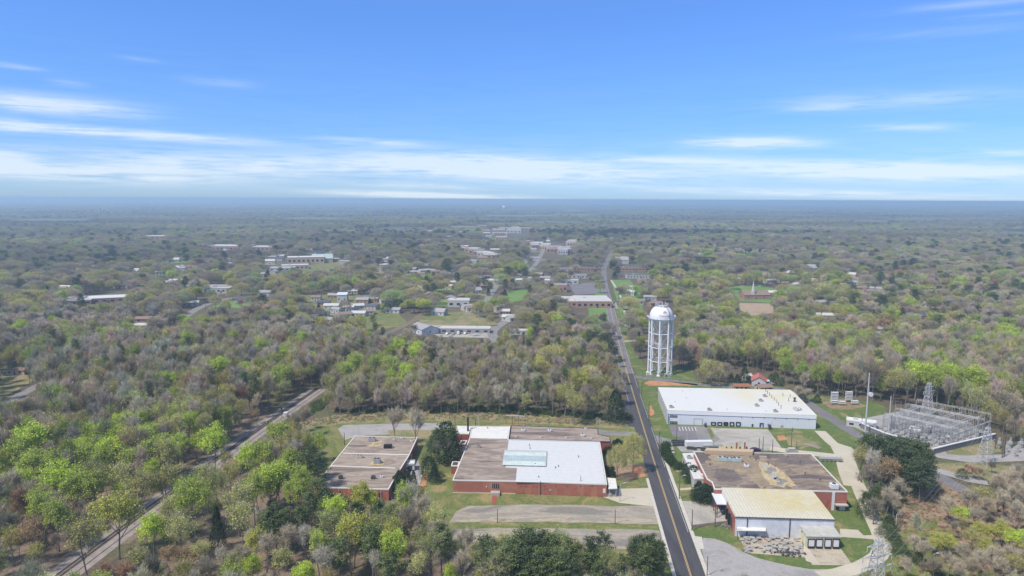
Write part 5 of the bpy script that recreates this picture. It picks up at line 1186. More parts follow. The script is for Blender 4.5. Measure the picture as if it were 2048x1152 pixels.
    # second, small yard behind
    o = P(1688, 808); t = thing('capacitor_bank', 'small separate switchyard with white capacitor racks, left behind the substation', 'capacitor bank', o)
    for k, (x, y) in enumerate(((-4, 3), (4.4, 4), (-6, -1), (-2.4, -2.5), (5, -1.5))):
        f = MB(); n = 6 if k < 2 else 2
        for z in range(n):
            mb = MB(); mb.box((x, y, 1.2+z*.85), (3.6, 1.3, .34)); kid('capacitor_rack', mb, M['doorwhite'], t)
        for sx in (-1.7, 1.7):
            for sy in (-.55, .55): f.tube((x+sx, y+sy, 0), (x+sx, y+sy, 1.2+n*.85), .1, .1, 5)
        kid('frame', f, M['metal_grey'], t)
    # light small yard at the right edge
    o = P(2036, 905); t = thing('switchgear_yard', 'light grey switchgear at the right edge of the photo', 'switchgear', o)
    for k in range(9):
        mb = MB(); x, y = (k % 3)*5-5, (k//3)*5-5; lattice(mb, (x, y), 5, .6, .5, 4, .05); mb.box((x, y, 2), (1.2, 1, 1.4)); kid('stand', mb, M['metal_light'], t)
substation()
# monopole and poles
t, H = pole(1730, 868, 746, 'tall pale steel mast with a round white dish, at the left corner of the substation', None, 'metal_light', r=.42, name='steel_mast', cat='mast')
mb = MB(); mb.tube((1.0, -.6, H*.66), (1.0, -1.0, H*.66), 1.1, 1.1, 18); kid('dish', mb, M['doorwhite'], t)
pole(1776, 872, 792, 'second pale steel mast, in front of the left end of the substation', None, 'metal_light', r=.3, name='steel_mast', cat='mast')
pole(1723, 856, 824, 'short dark pole in front of the white control building', None, 'timber')
for u, v, vt, l in ((2004, 916, 862, 'leftmost'), (2008, 914, 858, 'second'), (1990, 898, 850, 'front left'), (2023, 894, 848, 'third'), (2027, 893, 846, 'rightmost')): pole(u, v, vt, '%s dark timber pole in the group right of the substation' % l, 'timber poles right of the substation', cross=0, r=.2)
PL = [(1254, 765, 748, 'brown pole in front of the water tower, by the side road junction', 0, 0), (1283.5, 786, 758, 'timber pole with a white sign box near the clay patch, right of the road', 0, 1), (1297.5, 841, 805, 'leaning timber pole with lamps on the verge left of the white warehouse', 1, 1), (1318, 894, 862, 'timber pole with crossarms at the junction left of the junk yard', 2, 1), (1321.5, 904, 877, 'short dark pole by the junction left of the hedge', 0, 0),
      (1353, 878, 845, 'slim dark lamp pole in front of the left end of the white warehouse', 0, 0), (1374, 884, 866, 'slim pale lamp pole at the parking lot corner', 0, 0), (1358.3, 998, 952, 'dark timber pole on the lawn left of the office strip', 0, 1), (1383.6, 1061.5, 1019, 'timber pole at the left front corner of the concrete yard', 0, 0), (1429.8, 1054, 1022, 'short timber pole at the right of the concrete yard', 0, 0),
      (1518, 900, 876, 'left dark pole of the three behind the brown roofed factory', 0, 0), (1525.5, 902, 873, 'middle dark pole of the three behind the brown roofed factory', 0, 0), (1544.6, 906, 879, 'right dark pole of the three behind the brown roofed factory', 0, 0), (1582, 900, 855, 'timber pole with transformers on the grass right of the parking lot', 2, 1), (1593, 900, 884, 'short pole right of the transformer pole on the grass', 0, 0),
      (1080.5, 990, 962, 'left thin pole in front of the brick factory wall', 0, 0), (1161, 988, 951, 'right thin pole in front of the brick factory wall', 0, 0), (1239.5, 1003, 967, 'thin lamp pole on the pale loading yard', 0, 1), (995, 1045, 1018, 'thin lamp pole on the median left of the worn parking lot', 0, 1), (1230, 1048, 1019, 'thin lamp pole on the median right of the worn parking lot', 0, 1), (958, 852, 827, 'white topped pole behind the speckled roof', 0, 1), (951, 852, 838, 'short pole behind the speckled roof', 0, 0), (910, 851, 833, 'timber pole behind the boiler house', 0, 0), (899, 838, 824, 'thin pole in the brush left of the boiler house', 0, 0),
      (1194, 848, 834, 'white topped pole in the brush strip behind the rear wing', 1, 0), (1200, 847, 836, 'small pole beside the white topped one in the brush strip', 0, 0), (689, 890, 865, 'dark pole at the left back corner of the workshop', 0, 0), (1414, 1152, 1112, 'thin lamp pole on the grass by the road at the bottom', 0, 1), (1735, 995, 960, 'pale lamp pole at the edge of the right wood by the driveway', 0, 1), (1792, 1050, 1028, 'pale lamp pole at the foot of the brown slope', 0, 1), (1862, 1140, 1108, 'lamp pole on the brown slope at the bottom right', 0, 1),
      (411, 622, 590, 'timber pole by the road bend in the town on the left', 0, 0), (954, 664, 645, 'pole beside the strip building parking', 0, 0)]
for u, v, vt, l, c, lm in PL: pole(u, v, vt, l, 'utility and lamp poles', 'metal_light' if 'pale' in l or 'white topped' in l else 'timber', cross=c, lamp=bool(lm and not c), r=.15 if 'thin' in l or 'slim' in l else .19, name='lamp_post' if lm and not c else 'utility_pole', cat='lamp post' if lm and not c else 'utility pole')
for k in range(9):
    y = 520+k*62; x = float(np.polyval(_A, y))+10.5 if y < 700 else None
    if x: 
        uv = proj(x, y, 0); uv2 = proj(x, y, 10.5); pole(uv[0], uv[1], uv2[1], '%s timber pole along the verge of the far road, counting from the water tower' % ['first', 'second', 'third', 'fourth', 'fifth', 'sixth'][k % 6], 'poles along the far road', cross=1, r=.17)
# ================= cars, junk, small things
car(1511, 902, .1, (.07, .03, .09), 'purple pickup like car parked behind the brown roofed factory')
car(1409, 889.5, .15, (.05, .25, .55), 'blue van at the back of the junk yard', van=True, kind='van', L=6)
car(1541, 768, -.9, (.7, .7, .7), 'white car on the grass right of the red roofed house')
car(958, 655.5, .05, (.03, .03, .035), 'black car at the right end of the strip building'); 
for i, (u, v, c, l) in enumerate(((894, 669, (.72, .72, .72), 'white car leftmost in the row before the strip building'), (906, 669.5, (.3, .3, .32), 'grey car second in the row before the strip building'), (917, 668.5, (.72, .72, .73), 'white van third in the row before the strip building'), (930, 668, (.7, .7, .7), 'white car rightmost in the row before the strip building'), (953, 671, (.6, .6, .62), 'silver car on the pale drive right of the row'))): car(u, v, 1.45 if i < 4 else .1, c, l, 'cars before the strip building', van='van' in l)
def junk():
    rn = random.Random(11); protos = []
    a = MB(); a.box((0, 0, .25), (1.5, 1.1, .12)); a.box((-.6, 0, 0), (.15, 1.1, .25)); a.box((.6, 0, 0), (.15, 1.1, .25)); A = a.mesh('stone_slab', M['stone'])
    def slab(u, v, label, group, s=1, z=0.03, mat=None, rz=None):
        p = P(u, v); o = bpy.data.objects.new('stone_slab', A if mat is None else mat); COL.objects.link(o); o.location = (p.x, p.y, z); o.rotation_euler = (rn.uniform(-.06, .06), rn.uniform(-.06, .06), rn.uniform(-.7, .7) if rz is None else rz); o.scale = (s, s, rn.uniform(.8, 2.6)); tag(o, label, 'slab', group)
    for k in range(84):
        f = rn.random(); g = rn.random()
        if .2 < f < .5 and .3 < g < .7 and rn.random() < .7: continue
        u0 = 1482+8*g; u1 = 1600+6*g; u = u0+(u1-u0)*f; v = 1074+g*31+f*2
        slab(u, v, 'pale stone slab lying on props in the stained yard before the metal warehouse', 'slabs scattered in the stone yard', rn.uniform(.55, 1.1))
    b = MB(); b.box((0, 0, 0), (1.6, .8, 1.0)); b.box((0, 0, 1.0), (1.8, 1.0, .1)); B = b.mesh('scrap_crate', M['metal_dark'])
    def crate(u, v, label, group, s=1):
        p = P(u, v); o = bpy.data.objects.new('scrap_crate', B); COL.objects.link(o); o.location = (p.x, p.y, .03); o.rotation_euler = (0, 0, rn.uniform(-.15, .15)); o.scale = (s, s, rn.uniform(.7, 1.3)); tag(o, label, 'crate', group)
    for j in range(3):
        for k in range(9): crate(1346+k*4.3+j*1.5, 885+j*3.6, 'dark scrap crate in the rows at the back of the junk yard', 'crates in the junk yard', .9)
    for k in range(7): slab(1341+k*.9, 890+k*3.0, 'pale bench slab along the left side of the junk yard', 'slabs along the junk yard edge', 1.0)
    for k in range(10): crate(1375+rn.random()*16, 893+rn.random()*8, 'dark scrap crate near the middle of the junk yard', 'scrap in the middle of the junk yard', .8)
    for k in range(8): crate(1404+k*4, 899+rn.random()*4, 'dark scrap crate beside the long white trailer', 'scrap beside the trailer', .8)
    for i, (u, v, L, l) in enumerate(((1397, 896, 12, 'long white box trailer in the junk yard behind the brown roofed factory'), (1424, 897, 9, 'grey flat trailer at the right end of the junk yard'))):
        p = P(u, v); t = thing('box_trailer', l, 'trailer', (p.x, p.y, .03), .06); mb = MB(); mb.box((0, 0, .9), (L, 2.5, 2.4 if i == 0 else .9)); kid('box', mb, M['doorwhite'] if i == 0 else M['metal_grey'], t)
        for sx in (-L*.35, -L*.25, L*.35):
            for sy in (-1, 1): mb = MB(); mb.tube((sx, sy*1.0, .45), (sx, sy*1.25, .45), .45, .45, 12); kid('wheel', mb, M['black'], t)
        mb = MB(); mb.box((L*.4, 0, 0), (.2, 1.2, .9)); kid('support_leg', mb, M['metal_dark'], t)
    # debris pile at the yard edge
    mb = MB(); p = P(1460, 1054)
    for k in range(60): a = rn.uniform(0, 6.28); r = rn.random()*3.2; mb.box((r*math.cos(a), r*math.sin(a)*.7, max(0, .9-r*.3)*rn.random()), (rn.uniform(.2, .8), rn.uniform(.2, .6), rn.uniform(.1, .5)), rn.uniform(0, 3))
    tag(obj('rubble_pile', mb, M['asphalt_old'], loc=(p.x, p.y, 0)), 'grey rubble pile at the right corner of the concrete yard', 'rubble')
    p = P(1577, 1106); mb = MB()
    for k in range(70): a = rn.uniform(0, 6.28); r = rn.random()*4.5; mb.box((r*math.cos(a)*1.3, r*math.sin(a)*.6, 0), (rn.uniform(.2, .9), rn.uniform(.2, .6), rn.uniform(.2, .7)), rn.uniform(0, 3))
    tag(obj('rubble_pile', mb, M['metal_dark'], loc=(p.x, p.y, 0)), 'dark scrap heap at the right front corner of the stone yard', 'rubble')
    # outdoor rack behind the big factory
    p = P(1661, 922); t = thing('equipment_rack', 'long grey equipment rack on the grass right of the brown roofed factory', 'rack', (p.x, p.y, 0), -.05); mb = MB(); mb.box((0, 0, 1.1), (9.5, 2.2, .25)); mb.box((0, 0, .4), (9, 1.8, .5)); kid('deck', mb, M['metal_grey'], t)
    for k in range(6): mb = MB(); mb.box((-4.4+k*1.76, -1.0, 0), (.15, .15, 1.9)); mb.box((-4.4+k*1.76, 1.0, 0), (.15, .15, 1.9)); kid('post', mb, M['metal_light'], t)
    p = P(1625, 893); t = thing('timber_rack', 'brown timber rack lying on the grass right of the parking lot', 'rack', (p.x, p.y, 0), -.9); mb = MB()
    for k in range(6): mb.box((0, -1.2+k*.48, .2), (7, .16, .2))
    kid('plank', mb, M['timber_p'], t); mb = MB(); mb.box((-2.5, 0, 0), (.2, 3, .2)); mb.box((2.5, 0, 0), (.2, 3, .2)); kid('bearer', mb, M['rust'], t)
    p = P(1583, 904); t = thing('pump_skid', 'grey pump unit behind the right back edge of the brown roofed factory', 'machine', (p.x, p.y, .1), 0); mb = MB(); mb.box((0, 0, 0), (5, 1.8, .9)); kid('base', mb, M['metal_grey'], t); mb = MB(); mb.tube((-1.6, 0, 1.4), (1.4, 0, 1.4), .6, .6, 12); kid('drum', mb, M['metal_light'], t)
    # railway signal box
    p = P(572, 833); t = thing('signal_cabinet', 'small white cabinet beside the railway', 'cabinet', (p.x, p.y, 0)); mb = MB(); mb.box((0, 0, .1), (2.0, 1.6, 2.2)); kid('cabinet_body', mb, M['doorwhite'], t); mb = MB(); mb.box((0, -.83, .3), (1, .06, 1.7)); kid('door', mb, M['metal_light'], t)
    p = P(564, 836); t = thing('signal_post', 'dark signal post beside the railway', 'signal', (p.x, p.y, 0)); mb = MB(); mb.tube((0, 0, 0), (0, 0, 5), .1, .1, 6); kid('post', mb, M['metal_dark'], t); mb = MB(); mb.box((0, -.2, 4.2), (.6, .3, 1.3)); kid('signal_head', mb, M['black'], t)
junk()
# hedge
hw = spline(wpts([(1333, 893), (1330, 903), (1337, 918), (1348, 931), (1362, 936)]), 2.4)
for i, p in enumerate(hw): spawn('bush', i, (p.x, p.y, 0), i*1.3, 1.5, 1.05, (.045, .085, .025), 'dark green clipped hedge bush curving round the junk yard', 'hedge bushes round the junk yard')
# ================= town
def N(l): return l
gable('house', 'white house with a bright red roof, behind the white warehouse', 1517, 768, 10, 8, 3.0, 1.25, 'redroof', 'siding', ridge=2.4, porch=True, group=None)
gable('garden_shed', 'small white shed left of the red roofed house', 1494, 759, 4.5, 4, 2.6, .3, 'whiteroof', 'siding', 'shed', None, 1.0)
gable('garden_shed', 'long rusty red roofed shed close behind the white warehouse', 1481, 779, 9, 5, 2.4, 0, 'rust', 'tanwall', 'shed', None, 1.0)
gable('garden_shed', 'dark brown roofed shed behind the back edge of the white warehouse', 1527, 781, 8, 6, 2.6, 0.2, 'brownroof', 'tanwall', 'shed', None, 1.2)
# mid distance buildings
flat('strip_building', 'long low white strip building with a flat roof beyond the wood', 906, 664, 62, 10, 4, -.02, 'whiteroof', 'greyroof', group=None, win=9)
gable('barn', 'grey blue metal barn at the left end of the strip building', 848, 665, 20, 16, 4.5, -.9, 'greyroof', 'wall_blue', 'barn', None, 2.6)
flat('small_hall', 'cream boxy hall with a pale roof behind the dry field', 918, 612, 22, 16, 7, 0, 'whiteroof', 'siding', group=None, win=3)
flat('long_shed', 'white roofed shed among trees right of the grey drive', 1042, 668, 18, 7, 3.4, 0, 'whiteroof', 'siding', group=None, win=4)
flat('big_store', 'large white roofed store left of the road, brick front', 1150, 609, 34, 34, 6, .02, 'whiteroof', 'brickfar', group=None, win=6)
flat('big_store', 'large white roofed store nearest the road, with a brick front', 1183, 610, 36, 40, 7, .02, 'whiteroof', 'brickfar', group=None, win=6)
flat('brick_block', 'small red brick block behind the large white roofed stores', 1121, 583, 14, 14, 9, 0, 'brownroof', 'brickfar', group=None, win=3)
flat('white_trailer_building', 'white box shaped building at the back left of the dark parking lot', 1138, 567, 24, 8, 5, 0, 'whiteroof', 'siding', group=None, win=3)
sheet('parking_lot', [(1138, 568), (1192, 564), (1200, 586), (1150, 590)], M['asphalt_mid'], .02)
sheet('meadow', [(1010, 583), (1056, 579), (1050, 600), (1016, 606)], M['meadow'], .02)
sheet('meadow', [(1175, 612), (1212, 612), (1222, 650), (1180, 640)], M['meadow'], .012)
sheet('meadow', [(1222, 560), (1260, 560), (1290, 600), (1270, 650), (1245, 640)], M['meadow'], .012)
sheet('meadow', [(1455, 574), (1520, 570), (1572, 584), (1545, 606), (1480, 602)], M['meadow'], .02)
sheet('meadow', [(560, 540), (680, 520), (720, 530), (640, 552)], M['grass'], .02)
sheet('meadow', [(600, 590), (760, 590), (800, 630), (820, 650), (720, 665), (620, 625)], M['grass'], .02)
sheet('dirt_field', [(1478, 606), (1545, 607), (1548, 626), (1500, 632), (1480, 620)], noisemat('brown_field', [(.34, .25, .17), (.40, .30, .21)], scale=.1, scale2=1, amt2=.2), .022)
sheet('dry_field', [(820, 650), (862, 628), (935, 622), (1000, 650), (975, 670), (880, 652), (840, 660)], M['grass_dry'], .012, jitter=1.5)
sheet('paved_yard', [(950, 655), (985, 655), (980, 676), (880, 674), (865, 668), (940, 668)], M['concrete_g'], .02)
sheet('clearing', [(0, 750), (45, 745), (65, 762), (25, 785), (0, 800)], M['grass_dry'], .02, jitter=1)
road([(0, 810), (35, 793), (75, 772), (130, 748)], 6.5, M['asphalt_old'], .03, 'street')
road([(355, 645), (378, 628), (400, 615), (430, 603), (470, 595)], 8, M['asphalt_old'], .03, 'street')
road([(1004, 700), (990, 680), (985, 664), (1000, 650), (1012, 640), (1004, 628), (985, 618), (975, 600), (990, 575), (1000, 562), (1050, 545), (1070, 530), (1082, 510), (1092, 490)], 8, M['asphalt_old'], .03, 'street')
road([(1245, 683), (1290, 681), (1320, 690)], 4.5, M['concrete_g'], .03, 'side_road')
road([(1230, 640), (1245, 648), (1262, 655)], 4, M['concrete_g'], .03, 'side_road')
road([(1695, 650), (1712, 660), (1735, 668)], 6, M['concrete_g'], .03, 'street')
road([(757, 680), (790, 660), (821, 645), (850, 622)], 6, M['litter'], .04, 'dirt_track')
road([(1222, 560), (1240, 590), (1250, 630)], 2.5, M['concrete'], .03, 'sidewalk')
for pts in ([(600, 612), (680, 606), (760, 596), (840, 590)], [(640, 628), (700, 628), (770, 616)], [(690, 640), (715, 612), (735, 588), (752, 566)], [(560, 552), (640, 545), (720, 540), (800, 533), (900, 540)], [(240, 600), (330, 583), (420, 590), (520, 570), (600, 560)],
            [(1262, 574), (1340, 584), (1420, 600), (1470, 606)], [(1560, 606), (1640, 604), (1730, 600), (1840, 590)], [(1480, 572), (1600, 564), (1760, 566), (1900, 572)], [(920, 532), (1000, 528), (1075, 520)], [(860, 500), (960, 512), (1040, 506), (1130, 500), (1200, 500)]): road(pts, 6.5, M['asphalt_old'], .025, 'street')
# church right of the road
gable('church', 'brick church with a brown roof and a thin white spire on green grass', 1508, 597, 30, 16, 5, .1, 'brownroof', 'brickfar', 'church', None, 4)
p = P(1500, 597); mb = MB(); mb.box((0, 0, 0), (3, 3, 9)); mb.lathe([(1.8, 9), (0, 22)], 6); tag(obj('church_spire', mb, M['whiteroof'], loc=(p.x+1, p.y-6, 0)), 'thin white spire on the tower of the brown roofed church', 'spire')
flat('church_hall', 'tan flat roofed hall right of the church', 1532, 592, 30, 18, 5, .1, 'trim', 'brickfar', group=None, win=5)
# school and long buildings left
flat('school', 'long white roofed school with tan walls on the far left side', 590, 537, 40, 22, 6, .35, 'whiteroof', 'tanwall', group=None, win=6)
flat('school_block', 'tan walled school block with a teal roofed end', 612, 526, 60, 26, 11, .3, 'trim', 'tanwall', group=None, win=8)
gable('school_hall', 'teal roofed hall at the right end of the tan school', 645, 524, 34, 24, 7, .3, 'skylight_d', 'tanwall', 'building', None, 7)
flat('school_block', 'low white roofed school wing before the tan block', 566, 541, 36, 16, 5, .2, 'whiteroof', 'siding', group=None, win=5)
flat('factory_hall', 'long pale roofed factory on the far left, larger one', 450, 499, 110, 50, 9, 0, 'whiteroof', 'brickfar', group=None, win=12)
flat('factory_hall', 'long pale roofed factory right of the larger far one', 524, 500, 80, 40, 8, 0, 'whiteroof', 'brickfar', group=None, win=9)
flat('factory_hall', 'pale factory roof farthest away on the left', 313, 478, 90, 40, 9, 0, 'whiteroof', 'brickfar', group=None, win=7)
flat('flat_roof_school', 'long low building with cream patched roofs among trees at the left', 205, 603, 74, 24, 5, .38, 'roof_cream', 'brickfar', group=None, win=10)
flat('flat_roof_school', 'front wing of the long cream roofed building at the left', 152, 608, 30, 14, 4.5, .38, 'roof_cream', 'brickfar', group=None, win=5)
gable('house', 'white bungalow with a flat white porch by the road bend at the left', 381, 611, 16, 9, 3.4, .35, 'whiteroof', 'siding', group=None, ridge=1.4)
flat('motel', 'long grey roofed motel behind white buildings left of centre', 441, 577, 34, 9, 4, 0, 'greyroof', 'brickfar', group=None, win=8)
flat('white_block', 'bright white block before the long grey motel', 440, 585, 26, 11, 6, .15, 'whiteroof', 'whiteroof', group=None, win=5)
gable('house', 'low ranch house with a white carport and green lawn at the left', 278, 656, 16, 9, 3, .1, 'whiteroof', 'siding', group=None, ridge=1.2)
gable('house', 'brown roofed ranch house behind the white carport house at the left', 297, 643, 20, 9, 3, .1, 'brownroof', 'brickfar', group=None, ridge=1.6)
gable('house', 'flat brown roofed shack beside the clearing at the left edge', 38, 747, 11, 7, 2.8, .05, 'brownroof', 'tanwall', group=None, ridge=.8)
gable('house', 'pale house at the far left edge under round trees', 32, 580, 18, 10, 3.4, 0, 'greyroof', 'siding', group=None)
gable('house', 'green roofed house right of the far left one', 84, 588, 18, 11, 3.4, 0, 'greyroof', 'siding', group=None)
gable('cottage', 'tall white house with a blue grey roof in the garden district', 686, 603, 10, 13, 8, .1, 'wall_blue', 'siding', group=None, ridge=2)
gable('house', 'white house with a black window gable, left of the wood edge', 625, 665, 12, 10, 3.6, .3, 'greyroof', 'siding', group=None, chim=True)
gable('house', 'grey roofed white house before the dark round trees', 788, 625, 14, 9, 3.4, -.2, 'greyroof', 'siding', group=None)
gable('house', 'tan house below the bend of the grey drive', 1000, 622, 10, 8, 5, .3, 'greyroof', 'tanwall', group=None)
gable('house', 'white house right of the big brick store, across the road', 1243, 616, 12, 10, 4.4, .15, 'blackroof', 'siding', group=None, ridge=3)
gable('house', 'small white garage right of the white house across the road', 1251, 621, 6, 5, 2.6, .1, 'whiteroof', 'siding', group=None)
gable('villa', 'big grey white gabled villa beside the far bend of the road', 1243, 527, 22, 16, 7, 0, 'greyroof', 'siding', group=None, ridge=5)
flat('apartment_row', 'long dark blue roofed apartment row right of the far bend', 1262, 541, 62, 14, 5, .0, 'blackroof', 'brickfar', group=None, win=12, edge='greyroof')
flat('apartment_row', 'dark blue roofed apartment block before the long row', 1276, 556, 34, 14, 5, .0, 'blackroof', 'siding', group=None, win=8, edge='greyroof')
flat('apartment_row', 'dark roofed apartment row left of the road, farther one', 1170, 541, 46, 12, 5, .0, 'blackroof', 'brickfar', group=None, win=9, edge='greyroof')
flat('apartment_row', 'dark roofed apartment row left of the road, left one', 1125, 541, 26, 12, 5, .0, 'blackroof', 'siding', group=None, win=5, edge='greyroof')
flat('apartment_row', 'grey roofed apartment block behind the dark parking lot', 1156, 556, 30, 12, 5, .0, 'greyroof', 'siding', group=None, win=5, edge='greyroof')
gable('house', 'white two storey house with brick piers left of the church meadow', 1473, 566, 18, 12, 6, 0, 'whiteroof', 'brickfar', group=None)
gable('house', 'white walled house right of the church with a tall white gable', 1622, 572, 12, 12, 7, 0, 'whiteroof', 'whiteroof', group=None, ridge=3)
gable('house', 'white house with a dark roof where the small street ends, right side', 1757, 678, 12, 9, 4.5, .2, 'greyroof', 'siding', group=None)
gable('house', 'low grey roofed house by the pale street on the right', 1748, 664, 16, 9, 3.2, 0, 'greyroof', 'siding', group=None)
gable('house', 'blue grey roofed house left of the brown field', 1432, 607, 16, 10, 3.4, .1, 'blackroof', 'siding', group=None)
gable('house', 'small white cottage hidden in trees right of the water tower', 1437, 648, 12, 9, 4.5, .1, 'whiteroof', 'siding', group=None)
gable('house', 'long white roofed house under the bare tree right of the field', 1655, 636, 24, 10, 3.2, -.1, 'whiteroof', 'tanwall', group=None)
rn = random.Random(21)
ROOFC = ['greyroof', 'whiteroof', 'brownroof', 'blackroof', 'greyroof']; rw = {'greyroof': 'grey roofed', 'whiteroof': 'white roofed', 'brownroof': 'brown roofed', 'blackroof': 'dark roofed', 'redroof': 'red roofed'}
def cluster(pts, where, L=14, group=None, two=0):
    for i, (u, v) in enumerate(pts):
        rf = ROOFC[(i*7+int(u)) % 5]; h = 3.2+rn.random()*(3 if two else 1)
        gable('house', '%s %s house %s' % (['small', 'long', 'white walled', 'plain'][i % 4], rw[rf], where), u, v, L*rn.uniform(.75, 1.25), 9, h, rn.uniform(-.5, .5), rf, rn.choice(['siding', 'siding', 'whiteroof', 'brickfar']), group=group or 'houses '+where, chim=i % 3 == 0)
cluster([(648, 610), (664, 618), (676, 625), (700, 622), (726, 606), (750, 604), (714, 618), (744, 618), (762, 598), (718, 632), (737, 628), (690, 634), (633, 600), (668, 596), (630, 640), (648, 634), (770, 606), (655, 645)], 'in the garden district left of centre', 12)
cluster([(807, 548), (818, 546), (830, 548), (848, 545), (862, 546), (872, 548), (840, 552), (826, 541), (900, 546), (912, 547), (775, 522), (767, 527), (782, 520)], 'in the row of white houses beyond the round trees', 14)
cluster([(326, 571), (337, 569), (352, 566), (366, 577), (377, 579), (405, 582), (418, 580), (244, 576), (350, 538), (372, 537), (365, 541), (120, 582), (132, 579)], 'among the trees on the far left', 14)
cluster([(545, 517), (556, 521), (562, 515), (620, 503), (640, 508), (690, 526), (668, 522), (455, 531), (470, 526), (500, 545), (520, 552), (545, 556), (700, 516), (735, 513)], 'around the tan school', 16)
cluster([(1540, 566), (1575, 571), (1592, 574), (1640, 574), (1660, 577), (1680, 575), (1575, 543), (1575, 520), (1530, 504), (1580, 470), (1620, 515), (1740, 588), (1755, 582), (1820, 574), (1900, 578), (1950, 583), (1960, 606), (2040, 580), (1690, 648), (1722, 640), (1640, 610), (1720, 580)], 'under the olive trees on the right', 14)
cluster([(1300, 600), (1275, 608), (1262, 590), (1258, 580), (1310, 560), (1330, 575), (1310, 612), (1345, 560)], 'right of the far road', 12)
cluster([(960, 560), (975, 557), (990, 560), (1040, 565), (1062, 562), (1032, 554), (1078, 553), (1090, 560), (1100, 566), (1018, 640), (1030, 642), (945, 623), (935, 620), (1010, 628)], 'around the grey street left of the stores', 11)
def blocks(pts, where, seed, W=20, H=7):
    r = random.Random(seed)
    for i, (u, v) in enumerate(pts):
        rf = ['whiteroof', 'trim', 'greyroof', 'whiteroof', 'brownroof'][i % 5]; wl = ['brickfar', 'tanwall', 'siding', 'brickfar'][i % 4]
        flat('shop_building', '%s %s town building %s' % (['pale roofed', 'cream roofed', 'grey roofed', 'white roofed', 'brown roofed'][i % 5], {'brickfar': 'brick', 'tanwall': 'tan', 'siding': 'white walled'}[wl], where), u, v, W*r.uniform(.7, 1.4), W*r.uniform(.6, 1.1), H*r.uniform(.7, 1.6), r.uniform(-.1, .1), rf, wl, group='flat roofed buildings '+where, win=4)
blocks([(1056+((k*37) % 93), 488+((k*11) % 27)*.8) for k in range(26)], 'in the town centre', 3, 22, 8)
blocks([(924+((k*23) % 62), 498+((k*7) % 19)) for k in range(13)], 'in the cluster left of the town centre', 4, 24, 6)
blocks([(966+((k*31) % 92), 456+((k*5) % 18)) for k in range(12)], 'behind the town centre, far away', 5, 36, 7)
blocks([(858+((k*29) % 170), 466+((k*13) % 26)) for k in range(9)], 'scattered left of the far shops', 6, 24, 6)
flat('long_store', 'very long cream roofed store far behind the town centre', 1040, 460, 150, 30, 8, 0, 'whiteroof', 'brickfar', group=None, win=10)
flat('far_warehouse', 'tiny pale warehouse near the horizon, right of the far water tower', 1148, 423, 160, 60, 10, 0, 'whiteroof', 'siding', group=None, win=4)
# scattered homes through the wooded town, each on its own small lawn
rs = random.Random(99); nh = 0; placed = [(x, y) for x, y, _, _ in KEEPB]
lawnmats = [M['grass'], M['meadow'], M['grass_g'], M['grass_dry']]
def area(u):
    return 'at the far left' if u < 350 else 'left of the garden district' if u < 600 else 'left of the town centre' if u < 900 else 'near the town centre' if u < 1200 else 'right of the far road' if u < 1500 else 'in the right hand suburbs' if u < 1800 else 'at the far right'
for k in range(900):
    y = 560+1500*rs.random()**1.15; x = rs.uniform(-.72, .72)*y; u, v = proj(x, y, 0)
    if y < 700 and -420 < x < -90: continue
    if abs(x-float(np.interp(y, [q.y for q in ROAD], [q.x for q in ROAD]))) < 22 or nh >= 100: continue
    if vnoise([x], [y], 170, 6)[0] < .42: continue
    if any((x-a)**2+(y-b)**2 < 34**2 for a, b in placed): continue
    placed.append((x, y)); nh += 1
    rf = rs.choice(['greyroof', 'whiteroof', 'brownroof', 'blackroof', 'whiteroof', 'greyroof']); wl = rs.choice(['siding', 'siding', 'whiteroof', 'brickfar', 'tanwall'])
    band = 'nearer rows' if y < 800 else 'middle rows' if y < 1150 else 'far rows'
    gable('house', '%s %s house %s, %s' % (rw[rf].split()[0]+' roofed', {'siding': 'white', 'whiteroof': 'bright white', 'brickfar': 'brick', 'tanwall': 'tan'}[wl], area(u), band), u, v, rs.uniform(11, 19), rs.uniform(8, 11), rs.uniform(3, 5), rs.choice([0, 0, 1.57, .4, -.4])+rs.uniform(-.15, .15), rf, wl, group='homes '+area(u)+', '+band, ridge=rs.uniform(1.4, 3), chim=rs.random() < .3)
    a, b = rs.uniform(13, 24), rs.uniform(16, 34)
    if rs.random() < .6: sheet('lawn', [proj(x+sx*a, y-6+sy*b, 0) for sx, sy in ((-1, -.9), (.9, -1), (1.1, .5), (-.8, .6))], lawnmats[nh % 4], .01+.001*(nh % 9), jitter=1); keep([proj(x-a*.7, y-6-b*.55, 0), proj(x+a*.7, y-6-b*.6, 0), proj(x+a*.5, y-6, 0), proj(x-a*.5, y-6, 0)])
# pale fields and clearings of the open country beyond
for k in range(30):
    v0 = 403+rs.random()**1.6*62; u0 = rs.uniform(-20, 2070); c = P(u0, v0+1.5); L = rs.uniform(30, 120)*(1+c.y/5000); D = rs.uniform(25, 70)*(1+c.y/2500)
    q = [proj(c.x+sx*L+rs.uniform(-.2, .2)*L, c.y+sy*D, 0) for sx, sy in ((-1, -.5), (0, -.6), (1, -.5), (1.1, .4), (0, .6), (-.9, .5))]
    sheet('field', q, rs.choice([M['grass'], M['grass_g'], M['grass_dry'], M['grass_g']]), .03+.002*k, smooth=2); keep(q)
